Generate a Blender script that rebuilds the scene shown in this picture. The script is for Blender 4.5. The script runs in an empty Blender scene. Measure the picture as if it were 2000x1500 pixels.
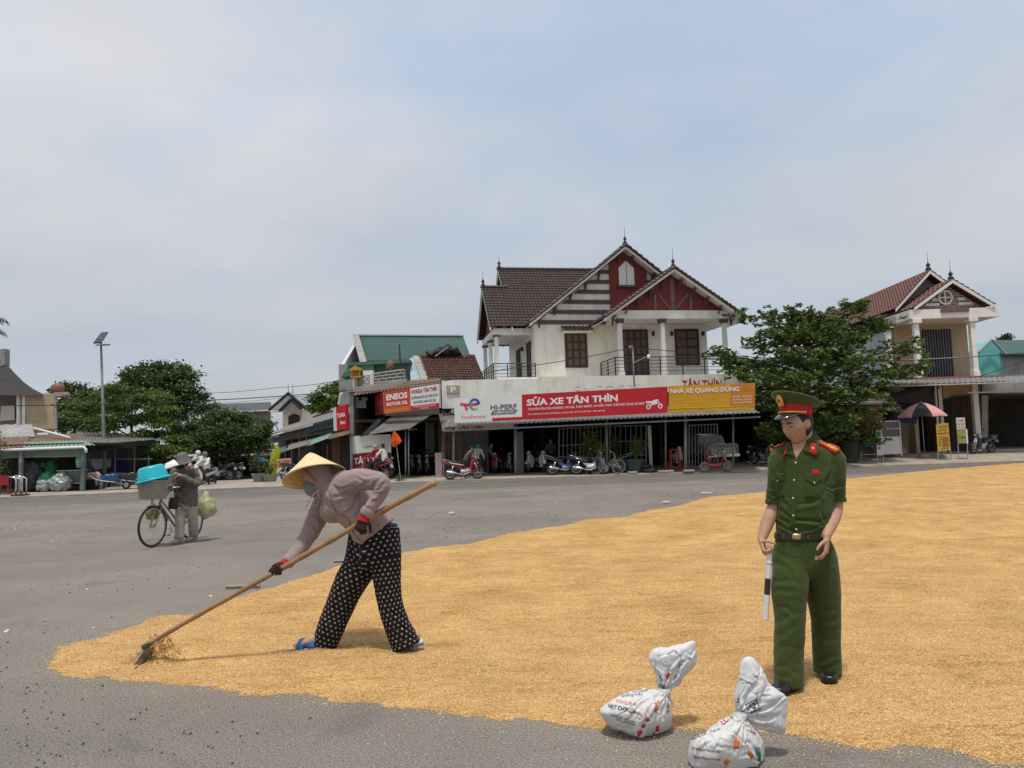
import bpy, bmesh, math, random
import numpy as np
from mathutils import Vector, Matrix, noise as mnoise
from mathutils.bvhtree import BVHTree
from mathutils.geometry import tessellate_polygon
random.seed(7); rng = np.random.default_rng(7)
SC = bpy.context.scene
COL = SC.collection
# ------------------------------------------------------------------ camera
FPX = 1500.0; CAMH = 1.5
PITCH = math.radians(4.65); ROLL = math.radians(-1.74)
cam = bpy.data.cameras.new('camera'); cam_ob = bpy.data.objects.new('camera', cam); COL.objects.link(cam_ob)
cam.sensor_width = 36; cam.lens = 36 * FPX / 2000; cam.clip_end = 5000; cam.clip_start = .05
CR = Matrix.Rotation(math.pi / 2 + PITCH, 3, 'X') @ Matrix.Rotation(ROLL, 3, 'Z')
cam_ob.matrix_world = Matrix.Translation((0,0, CAMH)) @ CR.to_4x4()
SC.camera = cam_ob
CAMP = Vector((0,0, CAMH))
def D(x, y): return CR @ Vector(((x - 1000) / FPX, (750 - y) / FPX, -1))
def G(x, y, z=0.0):                      # a point of the ground seen at a place of the photograph
    d = D(x, y); return CAMP + d * ((z - CAMH) / d.z)
def P(x, y, Y):                          # a point at distance Y
    d = D(x, y); return CAMP + d * (Y / d.y)
# ------------------------------------------------------------------ world, sun, exposure
SUN_EL = math.radians(74); SUN_AZ = math.radians(193)      # azimuth clockwise from +Y: behind the camera, a little left
W = bpy.data.worlds.new('World'); SC.world = W; W.use_nodes = True
nt = W.node_tree; nt.nodes.clear()
def N(nt, t, **kw):
    n = nt.nodes.new(t)
    for k, v in kw.items():
        if k in n.inputs: n.inputs[k].default_value = v
        else: setattr(n, k, v)
    return n
def L(nt, a, b): nt.links.new(a, b)
sky = N(nt, 'ShaderNodeTexSky', sky_type='NISHITA', sun_disc=False, sun_elevation=SUN_EL, sun_rotation=SUN_AZ, altitude=10, air_density=1.3, dust_density=3.0, ozone_density=1.5)
tc = N(nt, 'ShaderNodeTexCoord'); sx = N(nt, 'ShaderNodeSeparateXYZ'); L(nt, tc.outputs['Generated'], sx.inputs[0])
zz = N(nt, 'ShaderNodeMath', operation='MAXIMUM'); L(nt, sx.outputs[2], zz.inputs[0]); zz.inputs[1].default_value = 0.0
za = N(nt, 'ShaderNodeMath', operation='ADD'); L(nt, zz.outputs[0], za.inputs[0]); za.inputs[1].default_value = .16
dx = N(nt, 'ShaderNodeMath', operation='DIVIDE'); L(nt, sx.outputs[0], dx.inputs[0]); L(nt, za.outputs[0], dx.inputs[1])
dy = N(nt, 'ShaderNodeMath', operation='DIVIDE'); L(nt, sx.outputs[1], dy.inputs[0]); L(nt, za.outputs[0], dy.inputs[1])
cb = N(nt, 'ShaderNodeCombineXYZ'); L(nt, dx.outputs[0], cb.inputs[0]); L(nt, dy.outputs[0], cb.inputs[1]); cb.inputs[2].default_value = 3.7
n1 = N(nt, 'ShaderNodeTexNoise', Scale=.62, Detail=7.0, Roughness=.52, Distortion=.25); L(nt, cb.outputs[0], n1.inputs['Vector'])
r1 = N(nt, 'ShaderNodeValToRGB'); L(nt, n1.outputs[0], r1.inputs[0])
r1.color_ramp.elements[0].position = .33; r1.color_ramp.elements[0].color = (.70,.70,.70,1)
r1.color_ramp.elements[1].position = .66; r1.color_ramp.elements[1].color = (1,1,1,1)
n2 = N(nt, 'ShaderNodeTexNoise', Scale=.8, Detail=6.0, Roughness=.55); 
mp = N(nt, 'ShaderNodeMapping'); mp.inputs['Location'].default_value = (5.3,1.1,0); L(nt, cb.outputs[0], mp.inputs[0]); L(nt, mp.outputs[0], n2.inputs['Vector'])
r2 = N(nt, 'ShaderNodeValToRGB'); L(nt, n2.outputs[0], r2.inputs[0])
r2.color_ramp.elements[0].position = .38; r2.color_ramp.elements[0].color = (5.0,6.15,7.65,1)
r2.color_ramp.elements[1].position = .62; r2.color_ramp.elements[1].color = (7.1,7.1,7.45,1)
mx = N(nt, 'ShaderNodeMix', data_type='RGBA'); L(nt, r1.outputs[0], mx.inputs[0])
hz = N(nt, 'ShaderNodeMapRange'); L(nt, zz.outputs[0], hz.inputs[0]); hz.inputs[1].default_value = .03; hz.inputs[2].default_value = .42; hz.inputs[3].default_value = .85; hz.inputs[4].default_value = .0
mh = N(nt, 'ShaderNodeMix', data_type='RGBA'); L(nt, hz.outputs[0], mh.inputs[0]); L(nt, r2.outputs[0], mh.inputs[6]); mh.inputs[7].default_value = (4.9,5.2,5.5,1)   # haze low over the roofs
L(nt, sky.outputs[0], mx.inputs[6]); L(nt, mh.outputs[2], mx.inputs[7])
bg = N(nt, 'ShaderNodeBackground', Strength=.1); L(nt, mx.outputs[2], bg.inputs[0])
wo = N(nt, 'ShaderNodeOutputWorld'); L(nt, bg.outputs[0], wo.inputs[0])
sun = bpy.data.lights.new('sun', 'SUN'); sun.energy = 2.6; sun.angle = math.radians(6); sun.color = (1,.95,.87)
sun_ob = bpy.data.objects.new('sun', sun); COL.objects.link(sun_ob)
sdir = Vector((math.sin(SUN_AZ) * math.cos(SUN_EL), math.cos(SUN_AZ) * math.cos(SUN_EL), math.sin(SUN_EL)))
sun_ob.rotation_euler = sdir.to_track_quat('Z', 'Y').to_euler(); sun_ob.location = (0,0,60)
SC.view_settings.view_transform = 'Standard'; SC.view_settings.look = 'None'; SC.view_settings.gamma = 1
SC.view_settings.exposure = 0.08; SC.view_settings.use_curve_mapping = False
SC.render.engine = 'CYCLES'
# ------------------------------------------------------------------ materials
def S(r, g, b):
    f = lambda c: c / 12.92 if c <= .04045 else ((c + .055) / 1.055) ** 2.4
    return (f(r / 255), f(g / 255), f(b / 255))
MATS = {}
def mat(name, c, rough=.7, var=.2, scale=6.0, bump=0.0, bscale=80.0, metal=0.0, c2=None, spec=.35, stain=0.0, stainc=(.05,.045,.04), trans=0.0, stretch=(1,1,1), coat=0.0):
    """principled surface: base colour varied by two noises, optional stains with a shape of their own, fine relief"""
    if name in MATS: return MATS[name]
    m = bpy.data.materials.new(name); m.use_nodes = True; nt = m.node_tree; b = nt.nodes['Principled BSDF']
    tc = N(nt, 'ShaderNodeTexCoord'); mp = N(nt, 'ShaderNodeMapping'); mp.inputs['Scale'].default_value = stretch; L(nt, tc.outputs['Object'], mp.inputs[0])
    n = N(nt, 'ShaderNodeTexNoise', Scale=scale, Detail=6.0, Roughness=.65); L(nt, mp.outputs[0], n.inputs['Vector'])
    cr = N(nt, 'ShaderNodeValToRGB'); L(nt, n.outputs[0], cr.inputs[0])
    lo = tuple(max(0, x * (1 - var)) for x in c) if c2 is None else c2
    hi = tuple(min(1, x * (1 + var * .6)) for x in c) if c2 is None else c
    cr.color_ramp.elements[0].position = .3; cr.color_ramp.elements[0].color = (*lo, 1)
    cr.color_ramp.elements[1].position = .7; cr.color_ramp.elements[1].color = (*hi, 1)
    out = cr.outputs[0]
    if stain > 0:
        mp2 = N(nt, 'ShaderNodeMapping'); mp2.inputs['Scale'].default_value = (1.6,1.6,.5); L(nt, tc.outputs['Object'], mp2.inputs[0])
        n3 = N(nt, 'ShaderNodeTexNoise', Scale=1.3, Detail=8.0, Roughness=.7); L(nt, mp2.outputs[0], n3.inputs['Vector'])
        c3 = N(nt, 'ShaderNodeValToRGB'); L(nt, n3.outputs[0], c3.inputs[0])
        c3.color_ramp.elements[0].position = .48; c3.color_ramp.elements[0].color = (0,0,0,1)
        c3.color_ramp.elements[1].position = .78; c3.color_ramp.elements[1].color = (stain, stain, stain, 1)
        mx = N(nt, 'ShaderNodeMix', data_type='RGBA'); L(nt, c3.outputs[0], mx.inputs[0]); L(nt, out, mx.inputs[6]); mx.inputs[7].default_value = (*stainc, 1); out = mx.outputs[2]
    L(nt, out, b.inputs['Base Color'])
    b.inputs['Roughness'].default_value = rough; b.inputs['Metallic'].default_value = metal; b.inputs['Specular IOR Level'].default_value = spec
    b.inputs['Coat Weight'].default_value = coat
    if bump > 0:
        nb = N(nt, 'ShaderNodeTexNoise', Scale=bscale, Detail=4.0, Roughness=.6); L(nt, mp.outputs[0], nb.inputs['Vector'])
        bp = N(nt, 'ShaderNodeBump', Strength=min(1, bump), Distance=.02 * max(1, bump)); L(nt, nb.outputs[0], bp.inputs['Height']); L(nt, bp.outputs[0], b.inputs['Normal'])
    if trans > 0:
        t = N(nt, 'ShaderNodeBsdfTranslucent'); L(nt, out, t.inputs[0]); ms = N(nt, 'ShaderNodeMixShader'); ms.inputs[0].default_value = trans
        L(nt, b.outputs[0], ms.inputs[1]); L(nt, t.outputs[0], ms.inputs[2]); L(nt, ms.outputs[0], nt.nodes['Material Output'].inputs[0])
    MATS[name] = m; return m
def leafmat(name, ca, cb_, trans=.25, rough=.5, spec=.35):
    m = bpy.data.materials.new(name); m.use_nodes = True; nt = m.node_tree; b = nt.nodes['Principled BSDF']
    at = N(nt, 'ShaderNodeAttribute', attribute_name='rnd'); cr = N(nt, 'ShaderNodeValToRGB'); L(nt, at.outputs['Fac'], cr.inputs[0])
    cr.color_ramp.elements[0].color = (*ca, 1); cr.color_ramp.elements[1].color = (*cb_, 1)
    L(nt, cr.outputs[0], b.inputs['Base Color']); b.inputs['Roughness'].default_value = rough; b.inputs['Specular IOR Level'].default_value = spec
    t = N(nt, 'ShaderNodeBsdfTranslucent'); L(nt, cr.outputs[0], t.inputs[0]); ms = N(nt, 'ShaderNodeMixShader'); ms.inputs[0].default_value = trans
    L(nt, b.outputs[0], ms.inputs[1]); L(nt, t.outputs[0], ms.inputs[2]); L(nt, ms.outputs[0], nt.nodes['Material Output'].inputs[0])
    return m
def brickmat(name, c, c2, mortar, scale, w=.5, h=.25, ms=.03):
    m = bpy.data.materials.new(name); m.use_nodes = True; nt = m.node_tree; b = nt.nodes['Principled BSDF']
    tc = N(nt, 'ShaderNodeTexCoord'); sp = N(nt, 'ShaderNodeSeparateXYZ'); L(nt, tc.outputs['Object'], sp.inputs[0])
    ad = N(nt, 'ShaderNodeMath', operation='ADD'); L(nt, sp.outputs[0], ad.inputs[0]); L(nt, sp.outputs[1], ad.inputs[1])
    cm = N(nt, 'ShaderNodeCombineXYZ'); L(nt, ad.outputs[0], cm.inputs[0]); L(nt, sp.outputs[2], cm.inputs[1])
    br = N(nt, 'ShaderNodeTexBrick', Scale=scale); br.inputs['Color1'].default_value = (*c, 1); br.inputs['Color2'].default_value = (*c2,1); br.inputs['Mortar'].default_value = (*mortar, 1)
    br.inputs['Brick Width'].default_value = w; br.inputs['Row Height'].default_value = h; br.inputs['Mortar Size'].default_value = ms
    L(nt, cm.outputs[0], br.inputs['Vector']); L(nt, br.outputs[0], b.inputs['Base Color']); b.inputs['Roughness'].default_value = .8
    bp = N(nt, 'ShaderNodeBump', Strength=.5, Distance=.02); bp.invert = True; L(nt, br.outputs['Fac'], bp.inputs['Height']); L(nt, bp.outputs[0], b.inputs['Normal'])
    return m
# ------------------------------------------------------------------ mesh helpers
MW = {}                                                  # world matrix of every thing we parent to
def link(o): COL.objects.link(o); return o
def tag(o, label=None, cat=None, group=None, kind=None):
    if label: o['label'] = label
    if cat: o['category'] = cat
    if group: o['group'] = group
    if kind: o['kind'] = kind
    return o
def thing(name, label, cat, loc=(0,0,0), rz=0.0, group=None, scale=1.0):
    o = link(bpy.data.objects.new(name, None)); o.empty_display_size = .2
    o.location = loc; o.rotation_euler = (0,0, rz); o.scale = (scale,) * 3
    MW[o.name] = Matrix.LocRotScale(Vector(loc), Matrix.Rotation(rz, 3, 'Z'), Vector((scale,) * 3))
    return tag(o, label, cat, group)
def copytree(o, parent=None):
    c = o.copy(); COL.objects.link(c); c.parent = parent
    for ch in o.children: copytree(ch, c)
    return c
def cr_interp(pts, k):
    """Catmull-Rom resampling of an array of rows"""
    a = np.array(pts, float); n = len(a)
    if n < 3 or k <= 1: 
        if k <= 1: return a
        t = np.linspace(0,1, k * (n - 1) + 1); i = np.minimum((t * (n - 1)).astype(int), n - 2); f = t * (n - 1) - i
        return a[i] * (1 - f)[:, None] + a[i + 1] * f[:, None]
    e = np.vstack([2 * a[0] - a[1], a, 2 * a[-1] - a[-2]]); out = []
    for i in range(n - 1):
        p0, p1, p2, p3 = e[i], e[i + 1], e[i + 2], e[i + 3]
        for j in range(k):
            t = j / k
            out.append(.5 * ((2 * p1) + (-p0 + p2) * t + (2 * p0 - 5 * p1 + 4 * p2 - p3) * t * t + (-p0 + 3 * p1 - 3 * p2 + p3) * t ** 3))
    out.append(a[-1]); return np.array(out)
class MB:
    def __init__(s): s.v = []; s.f = []
    def add(s, vs, fs):
        o = len(s.v); s.v += [tuple(v) for v in vs]; s.f += [tuple(i + o for i in f) for f in fs]; return s
    def box(s, c, d, rz=0.0, rx=0.0, ry=0.0):
        M = Matrix.Rotation(rz, 3, 'Z') @ Matrix.Rotation(ry, 3, 'Y') @ Matrix.Rotation(rx, 3, 'X'); c = Vector(c)
        vs = [c + M @ Vector((x * d[0] / 2, y * d[1] / 2, z * d[2] / 2)) for z in (-1,1) for y in (-1,1) for x in (-1,1)]
        return s.add(vs, [(0,2,3,1), (4,5,7,6), (0,1,5,4), (2,6,7,3), (0,4,6,2), (1,3,7,5)])
    def bx(s, x0, y0, z0, x1, y1, z1): return s.box(((x0 + x1) / 2, (y0 + y1) / 2, (z0 + z1) / 2), (abs(x1 - x0), abs(y1 - y0), abs(z1 - z0)))
    def prism(s, poly, off):
        """polygon (3d points) extruded by vector off"""
        n = len(poly); off = Vector(off); a = [Vector(p) for p in poly]
        return s.add(a + [p + off for p in a], [tuple(range(n))[::-1], tuple(range(n, 2 * n))] + [(i, (i + 1) % n, n + (i + 1) % n, n + i) for i in range(n)])
    def tube(s, pts, r, n=8, k=1, caps=True):
        if not hasattr(r, '__len__'): r = [r] * len(pts)
        return s.loft(pts, [(q, q) for q in r], n=n, k=k, caps=caps)
    def loft(s, pts, rad, side=None, n=12, k=1, caps=True, sq=2.0, rnd=False):
        """tube through pts with elliptical sections rad=[(a,b)]: a along `side`, b across it"""
        A = np.hstack([np.array([tuple(p) for p in pts], float), np.array(rad, float)]); A = cr_interp(A, k); m = len(A)
        if side is not None: sd0 = np.array(side, float)
        else:
            t = A[-1, :3] - A[0, :3]; sd0 = np.array((1.,0,0)) if abs(t[0]) < .8 * np.linalg.norm(t) else np.array((0,1.,0))
        th = np.arange(n) * 2 * math.pi / n; c, sn = np.cos(th), np.sin(th)
        if sq != 2.0: c = np.sign(c) * np.abs(c) ** (2 / sq); sn = np.sign(sn) * np.abs(sn) ** (2 / sq)
        vs = []
        for i in range(m):
            t = A[min(i + 1, m - 1), :3] - A[max(i - 1,0), :3]; t = t / (np.linalg.norm(t) + 1e-12)
            u = sd0 - t * (sd0 @ t); u /= np.linalg.norm(u) + 1e-12; w = np.cross(t, u)
            if side is None: sd0 = u
            vs.append(A[i, :3] + np.outer(c * A[i, 3], u) + np.outer(sn * A[i, 4], w))
        V = np.vstack(vs); fs = [(i * n + j, i * n + (j + 1) % n, (i + 1) * n + (j + 1) % n, (i + 1) * n + j) for i in range(m - 1) for j in range(n)]
        if caps: fs += [tuple(range(n))[::-1], tuple(range((m - 1) * n, m * n))]
        return s.add(V.tolist(), fs)
    def ell(s, c, r, n=16, m=10, M=None):
        """ellipsoid"""
        M = M or Matrix.Identity(3); c = Vector(c); vs = [c + M @ Vector((0,0,-r[2]))]
        for i in range(1, m):
            ph = -math.pi / 2 + math.pi * i / m
            for j in range(n):
                a = 2 * math.pi * j / n; vs.append(c + M @ Vector((r[0] * math.cos(ph) * math.cos(a), r[1] * math.cos(ph) * math.sin(a), r[2] * math.sin(ph))))
        vs.append(c + M @ Vector((0,0, r[2]))); T = len(vs) - 1
        fs = [(0,1 + (j + 1) % n, 1 + j) for j in range(n)] + [(T, T - n + j, T - n + (j + 1) % n) for j in range(n)]
        fs += [(1 + i * n + j, 1 + i * n + (j + 1) % n, 1 + (i + 1) * n + (j + 1) % n, 1 + (i + 1) * n + j) for i in range(m - 2) for j in range(n)]
        return s.add(vs, fs)
    def rev(s, prof, c=(0,0,0), n=24, M=None, close=False):
        """surface of revolution about z: prof = [(r,z)]"""
        M = M or Matrix.Identity(3); c = Vector(c); m = len(prof); vs = []
        for r, z in prof:
            for j in range(n):
                a = 2 * math.pi * j / n; vs.append(c + M @ Vector((r * math.cos(a), r * math.sin(a), z)))
        e = m if close else m - 1
        return s.add(vs, [(i * n + j, i * n + (j + 1) % n, ((i + 1) % m) * n + (j + 1) % n, ((i + 1) % m) * n + j) for i in range(e) for j in range(n)])
    def torus(s, c, R, r, axis='y', n=28, m=8):
        prof = [(R + r * math.cos(2 * math.pi * i / m), r * math.sin(2 * math.pi * i / m)) for i in range(m)]
        M = {'y': Matrix.Rotation(math.pi / 2,3, 'X'), 'z': Matrix.Identity(3), 'x': Matrix.Rotation(math.pi / 2,3, 'Y')}[axis]
        return s.rev(prof, c, n, M, close=True)
    def grid(s, pts):
        """2d list of points -> sheet"""
        m, n = len(pts), len(pts[0]); return s.add([p for r in pts for p in r], [(i * n + j, i * n + j + 1, (i + 1) * n + j + 1, (i + 1) * n + j) for i in range(m - 1) for j in range(n - 1)])
    def tf(s, M): s.v = [tuple(M @ Vector(v)) for v in s.v]; return s
    def build(s, name, m, parent=None, smooth=False, world=True, origin=None):
        V = np.array(s.v, float); me = bpy.data.meshes.new(name)
        o = link(bpy.data.objects.new(name, me))
        if parent is not None:
            Mp = MW[parent.name]
            if world: A = np.array(Mp.inverted()); V = V @ A[:3, :3].T + A[:3,3]
            o.parent = parent; MW[o.name] = Mp
        else:
            if origin is None: origin = ((V[:, 0].min() + V[:, 0].max()) / 2, (V[:, 1].min() + V[:, 1].max()) / 2, V[:, 2].min())
            V = V - np.array(tuple(origin)); o.location = tuple(origin); MW[o.name] = Matrix.Translation(tuple(origin))
        me.from_pydata(V.tolist(), [], s.f); 
        bm = bmesh.new(); bm.from_mesh(me); bmesh.ops.recalc_face_normals(bm, faces=bm.faces); bm.to_mesh(me); bm.free()
        if smooth: me.polygons.foreach_set('use_smooth', [True] * len(me.polygons)); 
        if smooth == 'auto': me.set_sharp_from_angle(angle=math.radians(40))
        me.materials.append(m); me.update(); return o
def fuse(mb, voxel, it=4):
    """one continuous skin round overlapping closed shapes; returns (verts, quads)"""
    me = bpy.data.meshes.new('tmp'); me.from_pydata(mb.v, [], mb.f)
    bm = bmesh.new(); bm.from_mesh(me); bmesh.ops.recalc_face_normals(bm, faces=bm.faces); bm.to_mesh(me); bm.free()
    o = link(bpy.data.objects.new('tmp', me)); r = o.modifiers.new('r', 'REMESH'); r.mode = 'VOXEL'; r.voxel_size = voxel
    if it: q = o.modifiers.new('s', 'SMOOTH'); q.factor = .5; q.iterations = it
    dg = bpy.context.evaluated_depsgraph_get(); e = bpy.data.meshes.new_from_object(o.evaluated_get(dg))
    V = np.empty(len(e.vertices) * 3); e.vertices.foreach_get('co', V); V = V.reshape(-1,3)
    Nn = np.empty(len(e.vertices) * 3); e.vertices.foreach_get('normal', Nn); Nn = Nn.reshape(-1,3)
    F = [tuple(p.vertices) for p in e.polygons]
    bpy.data.objects.remove(o); bpy.data.meshes.remove(me); bpy.data.meshes.remove(e)
    return V, Nn, F
def raw(name, V, F, m, parent=None, smooth=True, attrs=None, origin=None):
    """mesh straight from arrays (world coordinates)"""
    V = np.asarray(V, float); me = bpy.data.meshes.new(name); o = link(bpy.data.objects.new(name, me))
    if parent is not None:
        Mp = MW[parent.name]; A = np.array(Mp.inverted()); V = V @ A[:3, :3].T + A[:3,3]; o.parent = parent; MW[o.name] = Mp
    else:
        if origin is None: origin = ((V[:, 0].min() + V[:, 0].max()) / 2, (V[:, 1].min() + V[:, 1].max()) / 2, V[:, 2].min())
        V = V - np.array(tuple(origin)); o.location = tuple(origin); MW[o.name] = Matrix.Translation(tuple(origin))
    if isinstance(F, np.ndarray):
        k = F.shape[1]; me.vertices.add(len(V)); me.vertices.foreach_set('co', V.ravel()); me.loops.add(F.size); me.loops.foreach_set('vertex_index', F.ravel().astype(np.int32))
        me.polygons.add(len(F)); me.polygons.foreach_set('loop_start', np.arange(0, F.size, k, dtype=np.int32)); me.update(calc_edges=True)
    else: me.from_pydata(V.tolist(), [], F)
    for an, av in (attrs or {}).items():
        a = me.attributes.new(an, 'FLOAT', 'POINT'); a.data.foreach_set('value', np.asarray(av, np.float32))
    if smooth: me.polygons.foreach_set('use_smooth', [True] * len(me.polygons))
    me.materials.append(m); me.update(); return o
def bvh_of(V, F): return BVHTree.FromPolygons([tuple(v) for v in V], [tuple(f) for f in F])
def Q4(quad, u, v):
    """bilinear point in a quad [bottom-left, bottom-right, top-right, top-left]"""
    a, b, c, d = quad; return a * (1 - u) * (1 - v) + b * u * (1 - v) + c * u * v + d * (1 - u) * v
def text_mesh(s, bold=0.0):
    """flat letters: (verts 2d normalised to the height of the capitals, tris)"""
    cu = bpy.data.curves.new('t', 'FONT'); cu.body = s; cu.size = 1; cu.offset = bold; cu.resolution_u = 3; cu.fill_mode = 'FRONT'
    o = link(bpy.data.objects.new('t', cu)); dg = bpy.context.evaluated_depsgraph_get(); me = bpy.data.meshes.new_from_object(o.evaluated_get(dg))
    V = [tuple(v.co)[:2] for v in me.vertices]; F = [tuple(p.vertices) for p in me.polygons]
    bpy.data.objects.remove(o); bpy.data.curves.remove(cu); bpy.data.meshes.remove(me)
    return np.array(V) if V else np.zeros((0,2)), F
class Sign:
    """flat board on four world points (bottom-left, bottom-right, top-right, top-left) with print on its face"""
    def __init__(s, quad, root):
        s.q = [Vector(p) for p in quad]; s.root = root
        n = (s.q[1] - s.q[0]).cross(s.q[3] - s.q[0]).normalized(); s.n = n if n.dot(CAMP - s.q[0]) > 0 else -n
        s.w = (s.q[1] - s.q[0]).length; s.h = (s.q[3] - s.q[0]).length; s.k = 0
    def panel(s, u0, v0, u1, v1, m, name='panel', thick=.03, off=0.0):
        p = [Q4(s.q, *t) + s.n * off for t in ((u0, v0), (u1, v0), (u1, v1), (u0, v1))]
        return MB().prism(p, -s.n * thick).build(name, m, s.root)
    def poly(s, pts, m, name='printed_shape', off=.004):
        p = [Q4(s.q, *t) + s.n * off for t in pts]; return MB().prism(p, s.n * .002).build(name, m, s.root)
    def text(s, t, u, v, hv, m, width=None, bold=.012, off=.006, name='lettering', align='l'):
        V, F = text_mesh(t, bold)
        if not len(V): return
        x0, x1 = V[:, 0].min(), V[:, 0].max(); sc = hv / .72
        su = (width / (x1 - x0)) if width else sc * s.h / s.w
        ul = u if align == 'l' else u - su * (x1 - x0) / 2
        pts = [Q4(s.q, ul + (a - x0) * su, v + b * sc) + s.n * off for a, b in V]
        mb = MB().add(pts, F); return mb.build(name, m, s.root)
def slab(name, pts, thick, m, parent=None, back=None):
    """flat piece on given world points with a real thickness away from the viewer"""
    p = [Vector(q) for q in pts]; n = (p[1] - p[0]).cross(p[-1] - p[0]).normalized()
    if back is not None: n = Vector(back)
    elif n.dot(p[0] - CAMP) < 0: n = -n
    return MB().prism(p, n * thick).build(name, m, parent)
def corrugated(mb, q, waves, amp=.03, rows=1, thick=.0, step=0.0):
    """ribbed sheet on quad [eave-left, eave-right, top-right, top-left]; rows>1 with step gives lapped courses"""
    q = [Vector(p) for p in q]; nn = (q[1] - q[0]).cross(q[3] - q[0]).normalized()
    if nn.z < 0: nn = -nn
    m = waves * 4
    for r in range(rows):
        v0, v1 = r / rows, (r + 1) / rows; g = []
        for v, st in ((v0, step), (v1,0.0)):
            g.append([Q4(q, j / m, v) + nn * (amp * math.sin(j * math.pi / 2) + st) for j in range(m + 1)])
        mb.grid(g)
        if step:
            mb.grid([[Q4(q, j / m, v0) + nn * (amp * math.sin(j * math.pi / 2) - .01) for j in range(m + 1)], g[0]])
    return mb
# ------------------------------------------------------------------ the setting: ground, road, pavement
def asphalt(name, c, c2, grit, patch=(.265,.222,.178), wear=.5):
    m = bpy.data.materials.new(name); m.use_nodes = True; nt = m.node_tree; b = nt.nodes['Principled BSDF']
    tc = N(nt, 'ShaderNodeTexCoord')
    n1 = N(nt, 'ShaderNodeTexNoise', Scale=.35, Detail=7.0, Roughness=.6); L(nt, tc.outputs['Object'], n1.inputs['Vector'])
    mp = N(nt, 'ShaderNodeMapping'); mp.inputs['Scale'].default_value = (.25,1.3,1); L(nt, tc.outputs['Object'], mp.inputs[0])
    n2 = N(nt, 'ShaderNodeTexNoise', Scale=.55, Detail=6.0, Roughness=.62); L(nt, mp.outputs[0], n2.inputs['Vector'])
    n3 = N(nt, 'ShaderNodeTexNoise', Scale=grit, Detail=3.0, Roughness=.8); L(nt, tc.outputs['Object'], n3.inputs['Vector'])
    vo = N(nt, 'ShaderNodeTexVoronoi', Scale=grit * .55); L(nt, tc.outputs['Object'], vo.inputs['Vector'])
    r1 = N(nt, 'ShaderNodeValToRGB'); L(nt, n1.outputs[0], r1.inputs[0]); r1.color_ramp.elements[0].color = (*c2,1); r1.color_ramp.elements[1].color = (*c, 1); r1.color_ramp.elements[0].position = .35; r1.color_ramp.elements[1].position = .62
    r2 = N(nt, 'ShaderNodeValToRGB'); L(nt, n2.outputs[0], r2.inputs[0]); r2.color_ramp.elements[0].position = .45; r2.color_ramp.elements[1].position = .75; r2.color_ramp.elements[1].color = (wear, wear, wear, 1)
    m1 = N(nt, 'ShaderNodeMix', data_type='RGBA'); L(nt, r2.outputs[0], m1.inputs[0]); L(nt, r1.outputs[0], m1.inputs[6]); m1.inputs[7].default_value = (*patch, 1)
    n4 = N(nt, 'ShaderNodeTexNoise', Scale=.9, Detail=9.0, Roughness=.7, Distortion=.8); L(nt, tc.outputs['Object'], n4.inputs['Vector'])
    r4 = N(nt, 'ShaderNodeValToRGB'); L(nt, n4.outputs[0], r4.inputs[0]); r4.color_ramp.elements[0].position = .56; r4.color_ramp.elements[1].position = .70; r4.color_ramp.elements[1].color = (.55,.55,.55,1)
    m4 = N(nt, 'ShaderNodeMix', data_type='RGBA'); L(nt, r4.outputs[0], m4.inputs[0]); L(nt, m1.outputs[2], m4.inputs[6]); m4.inputs[7].default_value = (c2[0] * .55, c2[1] * .55, c2[2] * .58,1)
    vc = N(nt, 'ShaderNodeTexVoronoi', Scale=.42, feature='DISTANCE_TO_EDGE'); nd = N(nt, 'ShaderNodeTexNoise', Scale=1.6, Detail=6.0); L(nt, tc.outputs['Object'], nd.inputs['Vector'])
    av_ = N(nt, 'ShaderNodeMix', data_type='RGBA', blend_type='ADD'); av_.inputs[0].default_value = .9; L(nt, tc.outputs['Object'], av_.inputs[6]); L(nt, nd.outputs['Color'], av_.inputs[7]); L(nt, av_.outputs[2], vc.inputs['Vector'])
    r5 = N(nt, 'ShaderNodeValToRGB'); L(nt, vc.outputs[0], r5.inputs[0]); r5.color_ramp.elements[0].position = .002; r5.color_ramp.elements[0].color = (.10,.10,.10,1); r5.color_ramp.elements[1].position = .010; r5.color_ramp.elements[1].color = (0,0,0,1)
    m5 = N(nt, 'ShaderNodeMix', data_type='RGBA'); L(nt, r5.outputs[0], m5.inputs[0]); L(nt, m4.outputs[2], m5.inputs[6]); m5.inputs[7].default_value = (.05,.046,.042,1); m1 = m5
    r3 = N(nt, 'ShaderNodeValToRGB'); L(nt, n3.outputs[0], r3.inputs[0]); r3.color_ramp.elements[0].color = (.42,.42,.42,1); r3.color_ramp.elements[1].color = (1.5,1.47,1.4,1); r3.color_ramp.elements[0].position = .34; r3.color_ramp.elements[1].position = .66
    m2 = N(nt, 'ShaderNodeMix', data_type='RGBA', blend_type='MULTIPLY'); m2.inputs[0].default_value = 1; L(nt, m1.outputs[2], m2.inputs[6]); L(nt, r3.outputs[0], m2.inputs[7])
    L(nt, m2.outputs[2], b.inputs['Base Color']); b.inputs['Roughness'].default_value = .88; b.inputs['Specular IOR Level'].default_value = .25
    bp = N(nt, 'ShaderNodeBump', Strength=.7, Distance=.008); L(nt, vo.outputs[0], bp.inputs['Height']); L(nt, bp.outputs[0], b.inputs['Normal'])
    return m
dirt = mat('dusty_ground', (.27,.215,.155), .95,.3,.6, bump=.6, bscale=30, stain=.5, stainc=(.12,.10,.08))
yard = asphalt('worn_asphalt', (.235,.209,.183), (.172,.155,.139), 78)
lane = asphalt('dark_asphalt', (.165,.150,.136), (.132,.122,.112), 60, patch=(.18,.16,.138), wear=.35)
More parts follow.
